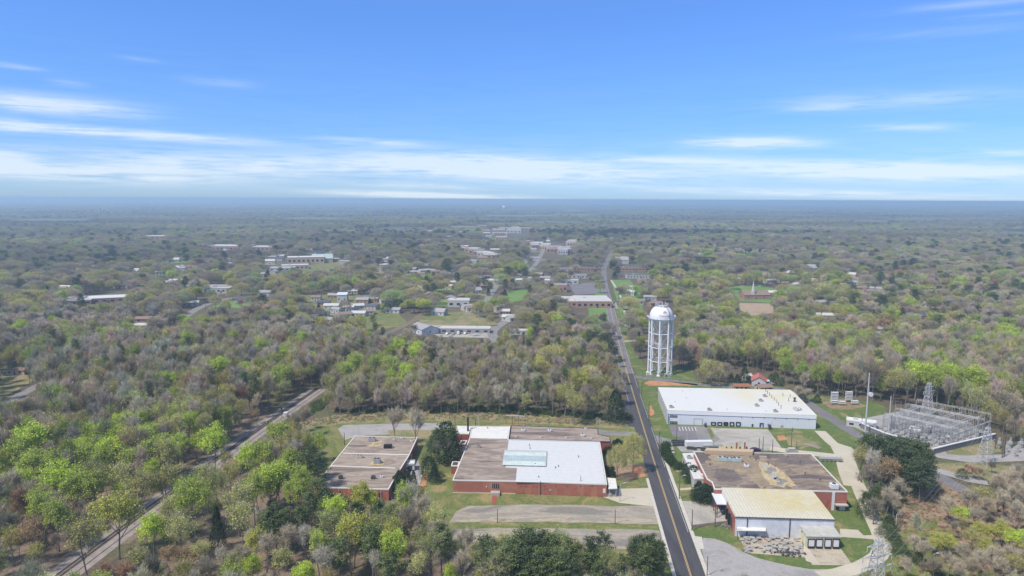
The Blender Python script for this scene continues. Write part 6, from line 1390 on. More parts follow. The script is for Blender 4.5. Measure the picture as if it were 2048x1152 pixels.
# far water tower and mast
def far_tower():
    p = P(1008, 424.5); d = CR @ Vector(((1008-1024)/FPX, -(411.5-576)/FPX, -1)); H = CAMH+d.z*p.y/d.y
    t = thing('water_tower', 'tiny pale water tower on the horizon above the town centre', 'water tower', p); R = p.y*4.0/FPX
    mb = MB(); mb.lathe([(R*.3, 0), (R*.28, H*.55), (R, H*.72), (R, H*.88), (R*.6, H), (0, H)], 20); kid('tank', mb, M['white_paint'], t); return H
print('far tower', far_tower())
p = P(202, 436); d = CR @ Vector(((202-1024)/FPX, -(417-576)/FPX, -1)); H = CAMH+d.z*p.y/d.y; t = thing('radio_mast', 'thin dark radio mast near the horizon at the left', 'mast', p); mb = MB(); lattice(mb, (0, 0), H, 3, 1.5, 14, .25); kid('mast', mb, M['metal_dark'], t); mb = MB(); mb.tube((0, 0, H), (0, 0, H+4), .3, .1, 5); kid('spike', mb, M['metal_dark'], t)
sheet('bare_field', [(150, 431), (210, 420), (240, 427), (200, 432)], M['clay'], .05)
sheet('bare_field', [(80, 420), (150, 417), (180, 420), (120, 423)], M['grass_dry'], .05)
keep([(1052, 496), (1100, 486), (1150, 488), (1158, 508), (1110, 520), (1060, 515)]); keep([(925, 500), (985, 500), (988, 520), (935, 518)]); keep([(970, 460), (1058, 458), (1060, 476), (975, 478)])
for (x, y, L, h) in KEEPB: keepbox(x, y, L*2, h)
# ================= hand placed trees: photo pixel of the crown top, height, kind, width, extra words
HT = []
def T_(rows, where):
    for r in rows: HT.append((*r, where))
T_([(59, 859, 17, 'lime', 1.6), (243, 829, 14, 'lime', 1.3), (235, 853, 14, 'lime', 1.4), (220, 877, 16, 'lime', 1.25), (184, 851, 15, 'lime', 1.2), (165, 877, 15, 'lime', 1.1), (158, 893, 15, 'green', 1.2), (118, 935, 17, 'lime', 1.25), (283, 829, 15, 'green', 1.1), (310, 873, 16, 'green', 1.3), (330, 880, 16, 'pale', 1.1),
    (347, 888, 17, 'lime', 1.0), (392, 875, 17, 'lime', 1.1), (426, 859, 17, 'lime', 1.15), (453, 841, 16, 'green', 1.05), (60, 905, 15, 'green', 1.3), (100, 910, 14, 'green', 1.2), (30, 885, 15, 'green', 1.3), (200, 905, 14, 'green', 1.2), (235, 930, 15, 'pale', 1.1), (170, 945, 16, 'green', 1.2), (82, 988, 15, 'green', 1.0), (262, 900, 14, 'green', 1.2),
    (243, 965, 17, 'lime', 1.3), (229, 996, 18, 'ygreen', 1.15), (302, 926, 17, 'lime', 1.2), (333, 931, 18, 'olive', 1.1), (282, 945, 18, 'olive', 1.1), (167, 1035, 18, 'olive', 1.05), (140, 960, 14, 'green', 1.1), (40, 985, 14, 'rust', 1.1), (20, 950, 14, 'grey', 1.2), (60, 1040, 13, 'orange', 1.1), (110, 1010, 14, 'green', 1.0), (20, 1060, 12, 'olive', 1.2), (70, 1090, 12, 'olive', 1.1)], 'in the wood left of the railway')
T_([(437, 716, 17, 'lime', 1.35), (396, 745, 13, 'lime', 1.0), (490, 726, 14, 'lime', 1.0), (337, 747, 14, 'lime', 1.0), (344, 775, 14, 'green', 1.0), (565, 697, 16, 'lime', 1.4), (565, 731, 15, 'green', 1.3), (620, 704, 15, 'green', 1.3), (600, 735, 15, 'olive', 1.2), (512, 736, 12, 'ygreen', 1.0), (550, 745, 14, 'green', 1.1), (470, 750, 10, 'rust', 1.1), (455, 770, 10, 'rust', 1.1), (512, 760, 10, 'rust', 1.0),
    (118, 768, 10, 'orange', 1.0), (172, 822, 11, 'lime', .9), (445, 772, 11, 'ygreen', 1.0), (360, 790, 14, 'olive', 1.2), (260, 745, 11, 'pine2', 1.3), (275, 752, 10, 'pine2', 1.3), (250, 752, 9, 'pine', 1.3), (408, 785, 13, 'pale', 1.0), (480, 800, 12, 'olive', 1.0)], 'in the grey wood beyond the railway')
T_([(737, 665, 14, 'lime', 1.2), (798, 680, 14, 'lime', 1.2), (780, 694, 14, 'green', 1.2), (835, 684, 15, 'lime', 1.1), (828, 694, 14, 'lime', 1.1), (755, 710, 15, 'green', 1.2), (812, 730, 14, 'lime', 1.1), (782, 716, 15, 'green', 1.3), (709, 713, 16, 'green', 1.3), (663, 674, 16, 'green', 1.3), (779, 743, 13, 'lime', 1.1), (690, 727, 15, 'green', 1.2), (740, 735, 13, 'olive', 1.1), (672, 738, 9, 'rust', 1.2), (695, 690, 10, 'rust', 1.0), (652, 750, 9, 'ygreen', 1.0), (862, 698, 13, 'pine', 1.3), (800, 755, 9, 'lime', 1.0)], 'in the lime group before the strip building')
T_([(1102, 692, 17, 'rgold', 1.1), (1107, 622, 15, 'rgold', .95), (1049, 621, 16, 'rolive', 1.1), (1060, 655, 14, 'lime', .6), (1020, 720, 15, 'rgrey', 1.0), (980, 715, 15, 'rgrey', 1.0), (935, 720, 14, 'rgrey', 1.0), (900, 715, 15, 'rgrey', 1.0), (1160, 745, 15, 'ygreen', 1.3), (1180, 735, 14, 'ygreen', 1.2), (1190, 755, 13, 'olive', 1.2), (1210, 725, 14, 'orange', 1.3), (1150, 790, 14, 'olive', 1.4), (1130, 770, 15, 'olive', 1.3), (1232, 782, 15, 'cedar', 1.05), (1212, 776, 13, 'olive', 1.2), (1178, 660, 13, 'pine2', 1.4), (1190, 664, 13, 'pine', 1.5), (1208, 668, 14, 'pine', 1.5), (1222, 680, 14, 'pine', 1.4), (1232, 695, 14, 'pine', 1.3), (1165, 668, 12, 'green', 1.2), (1150, 664, 12, 'pine2', 1.2), (1120, 690, 13, 'rgold', .8), (1085, 720, 13, 'rolive', .9), (1240, 712, 12, 'pine2', 1.1), (1235, 735, 12, 'olive', 1.2), (1240, 760, 13, 'grey', 1.2), (1248, 745, 10, 'grey', 1.2)], 'behind the brick factory')
T_([(1835, 727, 19, 'lime', 1.2), (1862, 732, 19, 'lime', 1.1), (1898, 732, 19, 'lime', 1.2), (1943, 738, 19, 'lime', 1.2), (1880, 740, 18, 'green', 1.1), (1815, 745, 18, 'olive', 1.1), (1790, 742, 17, 'olive', 1.2), (1960, 750, 17, 'green', 1.1), (1925, 742, 18, 'green', 1.0), (1980, 691, 14, 'rgold', .9), (1955, 775, 18, 'pale', .9), (1985, 800, 13, 'rgold', .75), (2005, 780, 15, 'rgrey', 1.0), (2030, 755, 15, 'grey', 1.2), (2035, 800, 12, 'grey', 1.2), (2025, 840, 11, 'bare' if 0 else 'dark', 1.2), (1900, 760, 16, 'grey', 1.0)], 'in the wood behind the substation')
T_([(1737, 869, 16, 'pine', 1.5), (1750, 880, 16, 'pine', 1.4), (1767, 874, 17, 'pine', 1.5), (1785, 884, 16, 'pine', 1.4), (1800, 878, 17, 'pine', 1.4), (1814, 883, 17, 'pine', 1.4), (1830, 882, 17, 'pine', 1.4), (1846, 888, 17, 'pine', 1.3), (1857, 905, 16, 'pine', 1.2), (1800, 895, 16, 'pine', 1.5), (1825, 900, 16, 'pine', 1.5), (1845, 920, 15, 'pine', 1.3), (1720, 905, 12, 'grey', 1.2), (1728, 895, 13, 'olive', 1.1), (1745, 905, 13, 'palebare', 1.1), (1781, 922, 13, 'orange', 1.3), (1795, 930, 11, 'orange', 1.1), (1765, 935, 12, 'dark', 1.2), (1740, 935, 12, 'dark', 1.2), (1815, 935, 11, 'cedar2', .9), (1832, 940, 10, 'pine2', 1.2)], 'in the clump before the substation')
T_([(1760, 965, 11, 'cedar2', 1.1), (1735, 985, 9, 'cedar2', 1.2), (1750, 1000, 9, 'dark', 1.3), (1775, 980, 10, 'grey', 1.3), (1790, 990, 9, 'grey', 1.2), (1800, 960, 10, 'grey', 1.2), (1923, 1016, 7, 'lime', 1.6), (1888, 1069, 7, 'ygreen', 1.6), (1872, 1078, 6, 'ygreen', 1.5), (1960, 1050, 7, 'ygreen', 1.5), (1985, 1055, 7, 'ygreen', 1.6), (1945, 1062, 7, 'olive', 1.5), (1975, 1085, 7, 'ygreen', 1.5), (2005, 1050, 8, 'ygreen', 1.4), (2035, 1065, 8, 'lime', 1.4), (1930, 1095, 8, 'grey', 1.4), (1960, 1105, 9, 'grey', 1.3), (1990, 1100, 9, 'grey', 1.4), (2020, 1095, 9, 'tan', 1.4), (2000, 1120, 8, 'grey', 1.4), (1945, 1120, 8, 'tan', 1.4), (1840, 1105, 4, 'cedar2', 1.5), (1775, 1050, 4, 'cedar2', 2.2), (1790, 1065, 4, 'cedar2', 2.0), (1800, 1085, 4, 'cedar2', 2.0), (1812, 1100, 3.5, 'cedar2', 2.2), (1780, 1030, 5, 'cedar2', 2.0), (1850, 1128, 3.5, 'dark', 2.2), (1880, 1130, 3.5, 'cedar2', 2.0), (2000, 955, 12, 'tan', 1.5), (2025, 945, 12, 'tan', 1.5), (2040, 970, 12, 'grey', 1.5), (2010, 985, 11, 'grey', 1.4), (1975, 1000, 9, 'tan', 1.3), (2040, 1010, 11, 'grey', 1.4), (1985, 925, 5, 'dark', 1.6), (1945, 935, 5, 'rust', 1.6), (1925, 938, 4, 'cedar2', 1.5), (1960, 938, 5, 'dark', 1.6), (1935, 930, 4, 'rust', 1.5)], 'on the brown slope, bottom right')
T_([(892, 846, 15, 'cedar', 1.15), (878, 862, 13, 'cedar2', 1.1), (905, 862, 13, 'cedar2', 1.1), (872, 885, 10, 'palebare', 1.0), (893, 880, 11, 'dark', 1.0), (857, 915, 9, 'cedar', 1.1), (868, 928, 8, 'cedar', 1.1), (850, 905, 10, 'sage', .8), (799, 941, 9, 'cedar', 1.0), (815, 945, 7, 'cedar', 1.0), (827, 941, 8, 'cedar2', .8), (790, 950, 6, 'cedar', 1.0)], 'between workshop and brick factory')
T_([(791, 822, 15, 'grey', 1.25), (830, 825, 15, 'grey', 1.2)], 'standing alone behind the workshop')
T_([(1268, 867, 15, 'rgold', .72), (1236, 889, 13.5, 'rolive', .66)], 'on the roadside lawn by the factory')
T_([(1050, 1061, 15, 'pine2', 1.3), (1060, 1066, 15, 'pine', 1.3), (1004, 1068, 14, 'pale', .8), (970, 1076, 13, 'pine', 1.4), (985, 1086, 13, 'pine', 1.3), (1033, 1076, 14, 'pine2', 1.4), (1020, 1086, 14, 'pine2', 1.4), (1075, 1075, 14, 'pine', 1.3), (1090, 1066, 14, 'pine', 1.3), (1105, 1074, 14, 'pine2', 1.3), (1119, 1067, 14, 'sage', 1.2), (1136, 1078, 13, 'pine2', 1.2), (1150, 1090, 12, 'sage', 1.1), (1180, 1077, 13, 'pine', 1.0), (1207, 1068, 13, 'pine', 1.0), (1195, 1095, 12, 'pine2', 1.1), (1220, 1105, 12, 'sage', 1.1), (1243, 1111, 8, 'pine', 1.0), (1278, 1074, 14, 'pine', 1.0), (1301, 1072, 14, 'pine', 1.0), (1321, 1085, 13, 'pine', .9), (1268, 1090, 12, 'pine', 1.0), (1290, 1090, 13, 'pine2', 1.0), (1315, 1105, 12, 'pine', .9), (1170, 1105, 12, 'pine2', 1.2), (1120, 1100, 13, 'pine2', 1.3), (1080, 1100, 13, 'pine2', 1.3), (1045, 1098, 13, 'pine', 1.3), (1000, 1100, 13, 'sage', 1.3), (960, 1100, 12, 'sage', 1.2), (990, 1115, 12, 'grey', 1.2), (882, 1051, 14, 'pine', 1.1), (865, 1065, 14, 'sage', 1.1), (895, 1075, 12, 'sage', 1.1), (900, 1133, 8, 'lime', .9), (925, 1110, 11, 'grey', 1.1), (945, 1095, 9, 'tan', 1.0), (1060, 1120, 12, 'pine2', 1.3), (1110, 1120, 12, 'pine2', 1.3), (1140, 1122, 12, 'pine', 1.3), (1200, 1122, 11, 'pine2', 1.2)], 'in the pine row below the parking lots')
T_([(669, 996, 14, 'lime', .9), (721, 973, 13, 'ygreen', 1.1), (735, 986, 12, 'lime', 1.0), (809, 977, 14, 'lime', .9), (705, 1033, 15, 'ygreen', 1.2), (782, 1045, 14, 'ygreen', .9), (787, 1068, 14, 'lime', 1.0), (820, 975, 14, 'palebare', 1.2), (845, 1000, 13, 'grey', 1.2), (840, 980, 12, 'olive', 1.0), (678, 1076, 13, 'pine2', 1.3), (744, 1053, 15, 'pine2', 1.2), (714, 1007, 13, 'cedar2', 1.0), (755, 1005, 15, 'cedar2', .8), (779, 1100, 12, 'pine2', 1.4), (646, 1102, 12, 'palebare', 1.2), (750, 1108, 10, 'palebare', 1.0), (836, 1110, 11, 'pale', 1.0), (612, 1131, 8, 'lime', 1.3), (623, 893, 16, 'pine', 1.0), (637, 913, 15, 'pine', 1.0), (610, 905, 15, 'pine2', 1.1), (640, 872, 12, 'green', 1.0), (608, 875, 12, 'green', 1.1), (635, 960, 14, 'pine2', 1.1), (655, 985, 14, 'cedar2', .8), (620, 985, 13, 'pine2', 1.1), (600, 940, 15, 'green', 1.0), (660, 1020, 13, 'sage', 1.2), (700, 1080, 11, 'grey', 1.2), (840, 1060, 12, 'sage', 1.1), (860, 1100, 11, 'grey', 1.1), (815, 1020, 14, 'dark', 1.1), (780, 1010, 14, 'sage', 1.2), (760, 1030, 13, 'sage', 1.2), (820, 1090, 9, 'tan', 1.1)], 'in the wood below the workshop')
T_([(545, 930, 17, 'lime', 1.25), (557, 847, 16, 'green', 1.2), (526, 888, 15, 'green', 1.1), (494, 898, 14, 'lime', 1.0), (475, 971, 16, 'pale', 1.2), (506, 959, 15, 'green', 1.1), (512, 820, 13, 'orange', 1.15), (510, 1067, 12, 'ygreen', 1.1), (502, 1118, 10, 'lime', 1.1), (604, 1132, 9, 'lime', 1.1), (561, 1102, 11, 'pale', 1.2), (608, 1059, 12, 'palebare', 1.0), (432, 1014, 13, 'cedar', .7), (549, 1010, 14, 'pine', 1.3), (565, 1020, 13, 'pine2', 1.3), (535, 1022, 13, 'pine2', 1.3), (580, 905, 14, 'green', 1.1), (570, 870, 15, 'olive', 1.1), (410, 932, 16, 'pale', .9), (377, 959, 16, 'green', 1.1), (385, 971, 17, 'green', 1.1), (302, 1037, 13, 'lime', 1.1), (357, 1034, 14, 'pale', 1.0), (337, 1000, 13, 'pale', 1.1), (337, 1096, 8, 'orange', 1.8), (380, 1096, 8, 'orange', 1.6), (275, 1100, 11, 'pale', 1.1), (400, 1085, 10, 'pale', 1.0), (440, 1100, 8, 'palebare', 1.2), (430, 945, 15, 'sage', .9), (460, 930, 12, 'olive', 1.2), (450, 905, 10, 'olive', 1.0), (590, 960, 14, 'green', 1.0), (575, 1060, 12, 'grey', 1.3), (480, 1010, 14, 'pale', 1.1), (530, 1075, 12, 'grey', 1.1), (600, 1015, 13, 'pine2', 1.1), (250, 1130, 8, 'rust', 1.3), (210, 1130, 6, 'rust', 1.3)], 'between railway and wood path')
T_([(1365, 768 - 14, 9, 'palebare', .1)], 'x'); HT.pop()
T_([(1425, 748-28, 14, 'rolive', .95), (1450, 725, 12, 'rgrey', .9), (1420, 745, 9, 'palebare', 1.0), (1405, 735, 11, 'olive', 1.2), (1440, 742, 10, 'grey', 1.3), (1462, 745, 6, 'cedar2', 1.5), (1475, 748, 6, 'cedar', 1.5), (1490, 735, 10, 'cedar', 1.0), (1544, 748, 6, 'cedar', 1.1), (1552, 745, 8, 'cedar2', 1.2), (1500, 752, 3, 'cedar', 1.4), (1565, 755, 9, 'pine', 1.1), (1598, 775, 7, 'tan', 1.6), (1615, 780, 7, 'grey', 1.6), (1635, 788, 5, 'cedar2', 1.8), (1605, 788, 5, 'cedar', 1.5), (1272, 686, 12, 'dark', .9), (1360, 690, 14, 'rgrey', 1.0), (1272, 655, 14, 'rgrey', .9), (1285, 640, 12, 'green', 1.2), (1265, 650, 12, 'pine', 1.0), (1278, 665, 13, 'cedar', .9), (1457, 590, 16, 'rolive', 1.1), (1355, 578, 14, 'rgold', .8), (1388, 562, 15, 'rolive', 1.0), (1397, 575, 13, 'rgold', .8), (1430, 655, 12, 'ygreen', 1.0)], 'near the water tower or red roofed house')
T_([(953, 604, 15, 'rgold', .75), (976, 606, 15, 'rolive', .7), (1033, 524, 18, 'green', 1.4), (1045, 528, 18, 'green', 1.4), (1018, 530, 18, 'green', 1.3), (775, 607, 9, 'cedar', 2.0), (798, 598, 10, 'cedar', 2.0), (845, 560, 16, 'rolive', 1.2), (855, 550, 15, 'green', 1.3), (835, 590, 14, 'rolive', 1.1), (820, 570, 14, 'rolive', 1.0), (940, 560, 14, 'pine', 1.5), (955, 558, 14, 'pine', 1.5), (970, 555, 15, 'pine', 1.5), (925, 565, 14, 'pine2', 1.5), (980, 565, 13, 'pine', 1.4), (980, 630, 10, 'rolive', .8), (870, 592, 13, 'rgrey', .9), (690, 600, 13, 'rgrey', .9), (1140, 637, 13, 'pine', 1.0), (765, 655, 10, 'pine', 1.0), (745, 630, 10, 'pine2', 1.4), (750, 645, 10, 'pine2', 1.4), (1095, 600, 14, 'rgrey', 1.1), (1125, 640, 13, 'rgrey', 1.0), (1080, 620, 13, 'rolive', .9), (1010, 662, 9, 'lime', .9), (1000, 675, 9, 'pine2', 1.1), (965, 680, 10, 'pine', 1.1), (1035, 675, 9, 'pine', 1.1), (1060, 685, 9, 'pine', 1.2), (1050, 695, 9, 'pine', 1.2)], 'in the gardens before the town centre')
T_([(362, 630, 12, 'lime', 1.1), (375, 635, 11, 'lime', 1.0), (45, 643, 14, 'lime', 1.3), (30, 650, 13, 'lime', 1.2), (105, 635, 13, 'lime', 1.2), (125, 640, 12, 'lime', 1.2), (72, 612, 12, 'green', 1.2), (285, 660, 10, 'cedar', .9), (127, 697, 10, 'cedar', 1.0), (164, 703, 10, 'ygreen', .8), (195, 682, 12, 'ygreen', .8), (160, 588, 16, 'pine', 1.2), (165, 600, 15, 'cedar2', 1.0), (570, 617, 12, 'cedar', 1.2), (637, 610, 10, 'cedar', 1.4), (465, 665, 14, 'green', 1.3), (480, 600, 12, 'rust', 1.0), (560, 604, 8, 'rust', .9), (450, 600, 14, 'rgold', .9), (430, 590, 14, 'rolive', 1.0), (550, 565, 15, 'rgold', .9), (590, 566, 14, 'rolive', .9), (380, 545, 15, 'rolive', 1.0), (505, 510, 16, 'rgrey', 1.1), (430, 545, 12, 'cedar', 1.4), (455, 547, 12, 'cedar', 1.3), (475, 550, 10, 'cedar', 1.2), (500, 540, 12, 'cedar', 1.1), (535, 540, 12, 'cedar', 1.3), (520, 530, 13, 'green', 1.0), (560, 535, 13, 'dark', 1.2), (585, 535, 13, 'dark', 1.2), (88, 578, 14, 'rgold', .9), (70, 570, 14, 'rolive', .9), (185, 620, 13, 'rolive', .8), (300, 590, 14, 'green', 1.0), (335, 585, 14, 'rolive', 1.0), (225, 640, 13, 'rgold', .9), (50, 680, 15, 'rgrey', 1.0), (90, 690, 15, 'rgrey', 1.0), (230, 645, 14, 'rgrey', 1.0), (150, 655, 14, 'rolive', 1.0)], 'in the gardens on the left')
T_([(1900, 1000, 9, 'tan', 1.3), (1940, 985, 10, 'grey', 1.4), (1965, 975, 11, 'olive', 1.3), (1830, 1075, 7, 'tan', 1.3), (1850, 1085, 8, 'grey', 1.3), (1815, 1120, 7, 'grey', 1.3), (1900, 1110, 9, 'tan', 1.3), (1870, 1120, 7, 'dark', 1.3), (1920, 1130, 8, 'grey', 1.3), (1955, 1020, 9, 'grey', 1.3), (2030, 1110, 9, 'olive', 1.3)], 'among shrubs right of the driveway bend')
T_([(1378, 926, 5, 'cedar', 1.7), (1387, 932, 6, 'cedar', 1.7), (1390, 942, 5, 'cedar', 1.7), (1398, 963, 7, 'cedar', 1.8), (1410, 968, 7, 'cedar', 1.8), (1421, 974, 6, 'cedar', 1.8), (1402, 978, 5, 'cedar', 1.8), (1375, 952, 3, 'cedar2', 1.7), (1353, 926, 3, 'cedar2', 2.0), (1371, 936, 3.5, 'cedar', 1.8)], 'beside the white office strip')
HT = [(u, v, h*1.13 if h >= 13 and v > 640 else h, k, w*.93 if h >= 13 and v > 640 else w, wh) for (u, v, h, k, w, wh) in HT]
used = {}
def bigsmall(h, w): return 'tall ' if h >= 17 else 'small ' if h <= 9 else 'wide ' if w >= 1.4 else 'slender ' if w <= .9 else ''
HPOS = []; rr = random.Random(77)
for (u, v, h, kind, ws, where) in HT:
    k, col, word = TINT[kind]; pr = PROTO[k]; p = P(u, v, h*.97)
    while h > 8 and ((p.y < 600 and abs(p.x-float(np.polyval(_B, p.y))) < 7) or (p.y < 700 and abs(p.x-float(np.polyval(_A, p.y))) < 8.5)): h -= .5; p = P(u, v, h*.97)
    if k in ('leafy', 'thin', 'bare') and v > 640: ws *= .88
    j = rr.uniform(.88, 1.12)
    lab = '%s%s tree %s' % (bigsmall(h, ws), word, where); used.setdefault(lab, []).append((p, k, kind, h, ws, j, where))
for lab, L in used.items():
    L.sort(key=lambda q: q[0].x); n = len(L)
    for i, (p, k, kind, h, ws, j, where) in enumerate(L):
        l = lab
        c = TINT[kind][1]; spawn(k, rr.randrange(9), (p.x, p.y, 0), rr.uniform(0, 6.28), h/PROTO[k]['H'], ws, tuple(a*j for a in c), l, 'trees '+where)
        HPOS.append((p.x, p.y, 2.0*ws))
# ================= filler woods
rng = np.random.default_rng(9)
def grid(y0, y1, s):
    ys = np.arange(y0, y1, s*.88); pts = []
    for i, y in enumerate(ys):
        hw = .80*y+25; xs = np.arange(-hw, hw, s)+(i % 2)*s*.5; pts.append(np.stack([xs, np.full(len(xs), y)], 1))
    p = np.concatenate(pts); p += rng.uniform(-.42, .42, p.shape)*s; return p
BANDS = [(118, 480, 5.9, .74, 16), (480, 900, 12.5, 1.3, 15), (900, 1700, 17.5, 1.6, 15.5), (1700, 3200, 24, 1.75, 15), (3200, 6500, 42, 2.6, 13), (6500, 15000, 105, 6.0, 13)]
KINDS = ['lime', 'green', 'ygreen', 'pale', 'olive', 'sage', 'grey', 'mauve', 'tan', 'palebare', 'rust', 'orange', 'dark', 'rolive', 'rgold', 'rgrey', 'rgreen', 'pine', 'pine2', 'cedar']
def zone(u, v, x, y):
    """weights of the kinds for a tree base at pixel u,v"""
    a = dict.fromkeys(KINDS, 0.0)
    def s(**k):
        for q, w in k.items(): a[q] = w
    if y < 520:
        rail = float(np.polyval(_B, y)); road_x = float(np.polyval(_A, y))
        if x < rail-2:
            if v > 860: s(grey=4, mauve=2, olive=2.2, green=2.4, pale=1.5, tan=1.5, lime=.5, dark=1.5, sage=1.5, orange=.4)
            else: s(grey=6, mauve=3, palebare=.8, tan=3.2, olive=3.2, green=.8, pale=1.6, dark=1.6, rust=.5, sage=.7, pine2=.15)
        elif x < road_x:
            if v > 960: s(grey=3, sage=2.5, pale=1.5, green=1.2, pine2=2.0, olive=1.4, tan=1.5, dark=1.5, palebare=.6, cedar=.4)
            else: s(grey=4, mauve=2, tan=4, olive=3.4, pale=1.0, dark=2, sage=.8, ygreen=.25, pine2=.3, rgrey=.6, rust=.2)
        else:
            if u > 1700 and v > 900: s(grey=4, tan=3, dark=2, olive=1.5, cedar=.4)
            else: s(grey=4, mauve=1.5, dark=1.8, olive=3, sage=1.8, green=2.2, pale=2.2, tan=1.5, pine2=.6, rust=.25)
    elif y < 900:
        if u > 1700: s(grey=3, mauve=1.5, olive=1.6, sage=1.2, green=.9, pale=1.2, tan=1.2, pine=5.5, pine2=2, rolive=1, rgrey=1, rust=.2)
        elif u > 1260: s(grey=1.6, olive=3, green=2.6, pale=2.6, sage=1.5, rgrey=2, rolive=2, tan=1, pine=.5, rgreen=.8, rust=.15)
        elif u < 640 and v > 640: s(grey=5, mauve=5, tan=1.5, olive=1.4, sage=1, green=.5, dark=1.5, rust=.4, pine2=.25)
        else: s(rgrey=5.5, rolive=4, grey=2.0, olive=1.4, rgreen=1, pine=1.2, cedar=.35, green=.5, rgold=.5, sage=1, dark=1)
    else: s(rgrey=7, rolive=3.5, grey=2.6, mauve=1.6, dark=1.5, olive=1.4, rgreen=1.2, green=.8, pine=1.6, cedar=.4, rgold=.5, sage=1.8)
    return a
IND = []   # candidate individuals
FILL = {}
hp = np.array(HPOS)
for bi, (y0, y1, s, wsc, H) in enumerate(BANDS):
    p = grid(y0, y1, s); x, y = p[:, 0], p[:, 1]
    u, v = projn(x, y, 0.0)
    ok = (u > -60) & (u < 2110) & (v < 1290)
    # village density: gaps where gardens and houses are
    vill = (y > 560) & (y < 1900) & (vnoise(x, y, 60, 5) > .55) & (u > 350) & (u < 1700)
    ok &= ~(vill & (rng.random(len(x)) < .45))
    x, y, u, v = x[ok], y[ok], u[ok], v[ok]
    # woods are dense, keep off the hand placed trunks
    if bi < 3:
        d = ((x[:, None]-hp[None, :, 0])**2+(y[:, None]-hp[None, :, 1])**2) < (hp[None, :, 2]+1.6)**2
        o2 = ~d.any(1); x, y, u, v = x[o2], y[o2], u[o2], v[o2]
        hh = H*(.72+.5*rng.random(len(x)))*(1.0 if bi else 1.0)
        # young thin wood right of the railway near the camera is lower
        rx = np.polyval(_A, y); hh = np.where((x > rx) & (y < 330), hh*.62, hh); hh = np.where((x < rx) & (x > np.polyval(_B, y)), hh*.82, hh)
        # lower understorey straight in front of the hand placed trees, so that they stand out as they do
        dx = x[:, None]-hp[None, :, 0]; dy = y[:, None]-hp[None, :, 1]; Ln = np.hypot(hp[:, 0], hp[:, 1]); cx, cy = -hp[:, 0]/Ln, -hp[:, 1]/Ln
        al = dx*cx[None]+dy*cy[None]; la = np.abs(dx*cy[None]-dy*cx[None]); frt = ((la < 1.2+1.5*hp[None, :, 2]*.5) & (al > -3) & (al < 17)).any(1)
        hh = np.where(frt, hh*.55, hh)
        rw_ = (np.abs(x-np.polyval(_B, y)) > 6.5) | (y > RAILW[-1].y); road_ok = (np.abs(x-rx) > 9) | (y > 700)
        o3 = rw_ & road_ok; x, y, u, v, hh = x[o3], y[o3], u[o3], v[o3], hh[o3]
        bl = blocked(x, y, hh, 2.6); x, y, u, v, hh = x[~bl], y[~bl], u[~bl], v[~bl], hh[~bl]
    else:
        hh = H*(.85+.4*rng.random(len(x)))
        if bi >= 3: bl = blocked(x, y, hh, 3.0); x, y, u, v, hh = x[~bl], y[~bl], u[~bl], v[~bl], hh[~bl]
    n1 = vnoise(x, y, 38 if bi < 3 else 160, 1); n2 = vnoise(x, y, 55 if bi < 3 else 240, 2); n3 = vnoise(x*.35, y, 300, 3); n4 = vnoise(x*.5, y, 190, 4)
    for i in range(len(x)):
        w = zone(u[i], v[i], x[i], y[i])
        if n1[i] > .62 and y0 < 900: w['pale'] *= 2; w['olive'] *= 2; w['green'] *= 2
        g = 1+3.5*max(0, n1[i]-.62)*2.6; 
        for q in ('green', 'lime', 'pale'): w[q] *= (.35+g*1.0) if n1[i] > .5 else .35
        for q in ('pine', 'pine2', 'cedar'): w[q] *= 7 if n2[i] > .72 else .3
        if bi >= 3:
            for q in ('pine', 'pine2'): w[q] *= 30 if n3[i] > .7 else .6
            for q in ('green', 'pale', 'rgreen'): w[q] *= 4 if n1[i] > .66 else .5
        ks = list(w); ww = np.array([w[q] for q in ks]); k = ks[rng.choice(len(ks), p=ww/ww.sum())]
        pk, c, word = TINT[k]; j = rng.uniform(.82, 1.18); hue = rng.normal(0, .05, 3)
        cj = rng.uniform(.72, 1.25)*((.34+.8*n4[i]) if bi > 2 else (.58+.52*n4[i]) if bi > 1 else 1)
        col = tuple(max(.01, c[m]*cj*(1+hue[m])) for m in range(3))
        sc = hh[i]/(13.0 if pk == 'round' else 15.0); vi = int(rng.integers(0, 12))
        if pk == 'cedar': sc *= 1.1
        rec = (pk, vi, x[i], y[i], rng.uniform(0, 6.28), sc, wsc*rng.uniform(.85, 1.2)*(.9 if pk == 'round' and bi < 3 else 1.0), col, k, u[i], v[i])
        (IND if bi < 2 else FILL.setdefault(pk, [])).append(rec)
IND.sort(key=lambda r: r[3])
LIM = {'leafy': 150, 'thin': 220, 'bare': 260, 'round': 200, 'pine': 130, 'cedar': 80}
cnt = {}
def where_of(u, v, x, y):
    rail = float(np.polyval(_B, min(y, 560))); rd = float(np.polyval(_A, min(y, 600)))
    if x < rail:
        a = 'left of the railway'; b = ('at the front' if y < 230 else 'in the middle rows' if y < 330 else 'in the far rows' if y < 420 else 'at the back')+(', photo edge' if u < 150 else ', well left' if u < 320 else ', by the track' if abs(x-rail) < 30 else '')
    elif x < rd:
        if v > 950: a = 'in the front wood'; b = ('near the dirt path' if u < 640 else 'below the workshop' if u < 900 else 'below the parking lots')+(', front rows' if v > 1090 else '')
        else: a = 'behind the brick factory'; b = ('near the railway' if u < 850 else 'near the road' if u > 1120 else 'in its middle')+(', front edge' if v > 800 else ', back' if v < 745 else '')
    elif u > 1650: a = 'in the right wood'; b = ('behind the substation' if y > 330 else 'near the driveway') if v < 930 else 'by the brown slope'
    else: a = 'right of the road'; b = 'around the water tower' if u < 1450 else 'behind the red roof'
    return a, b
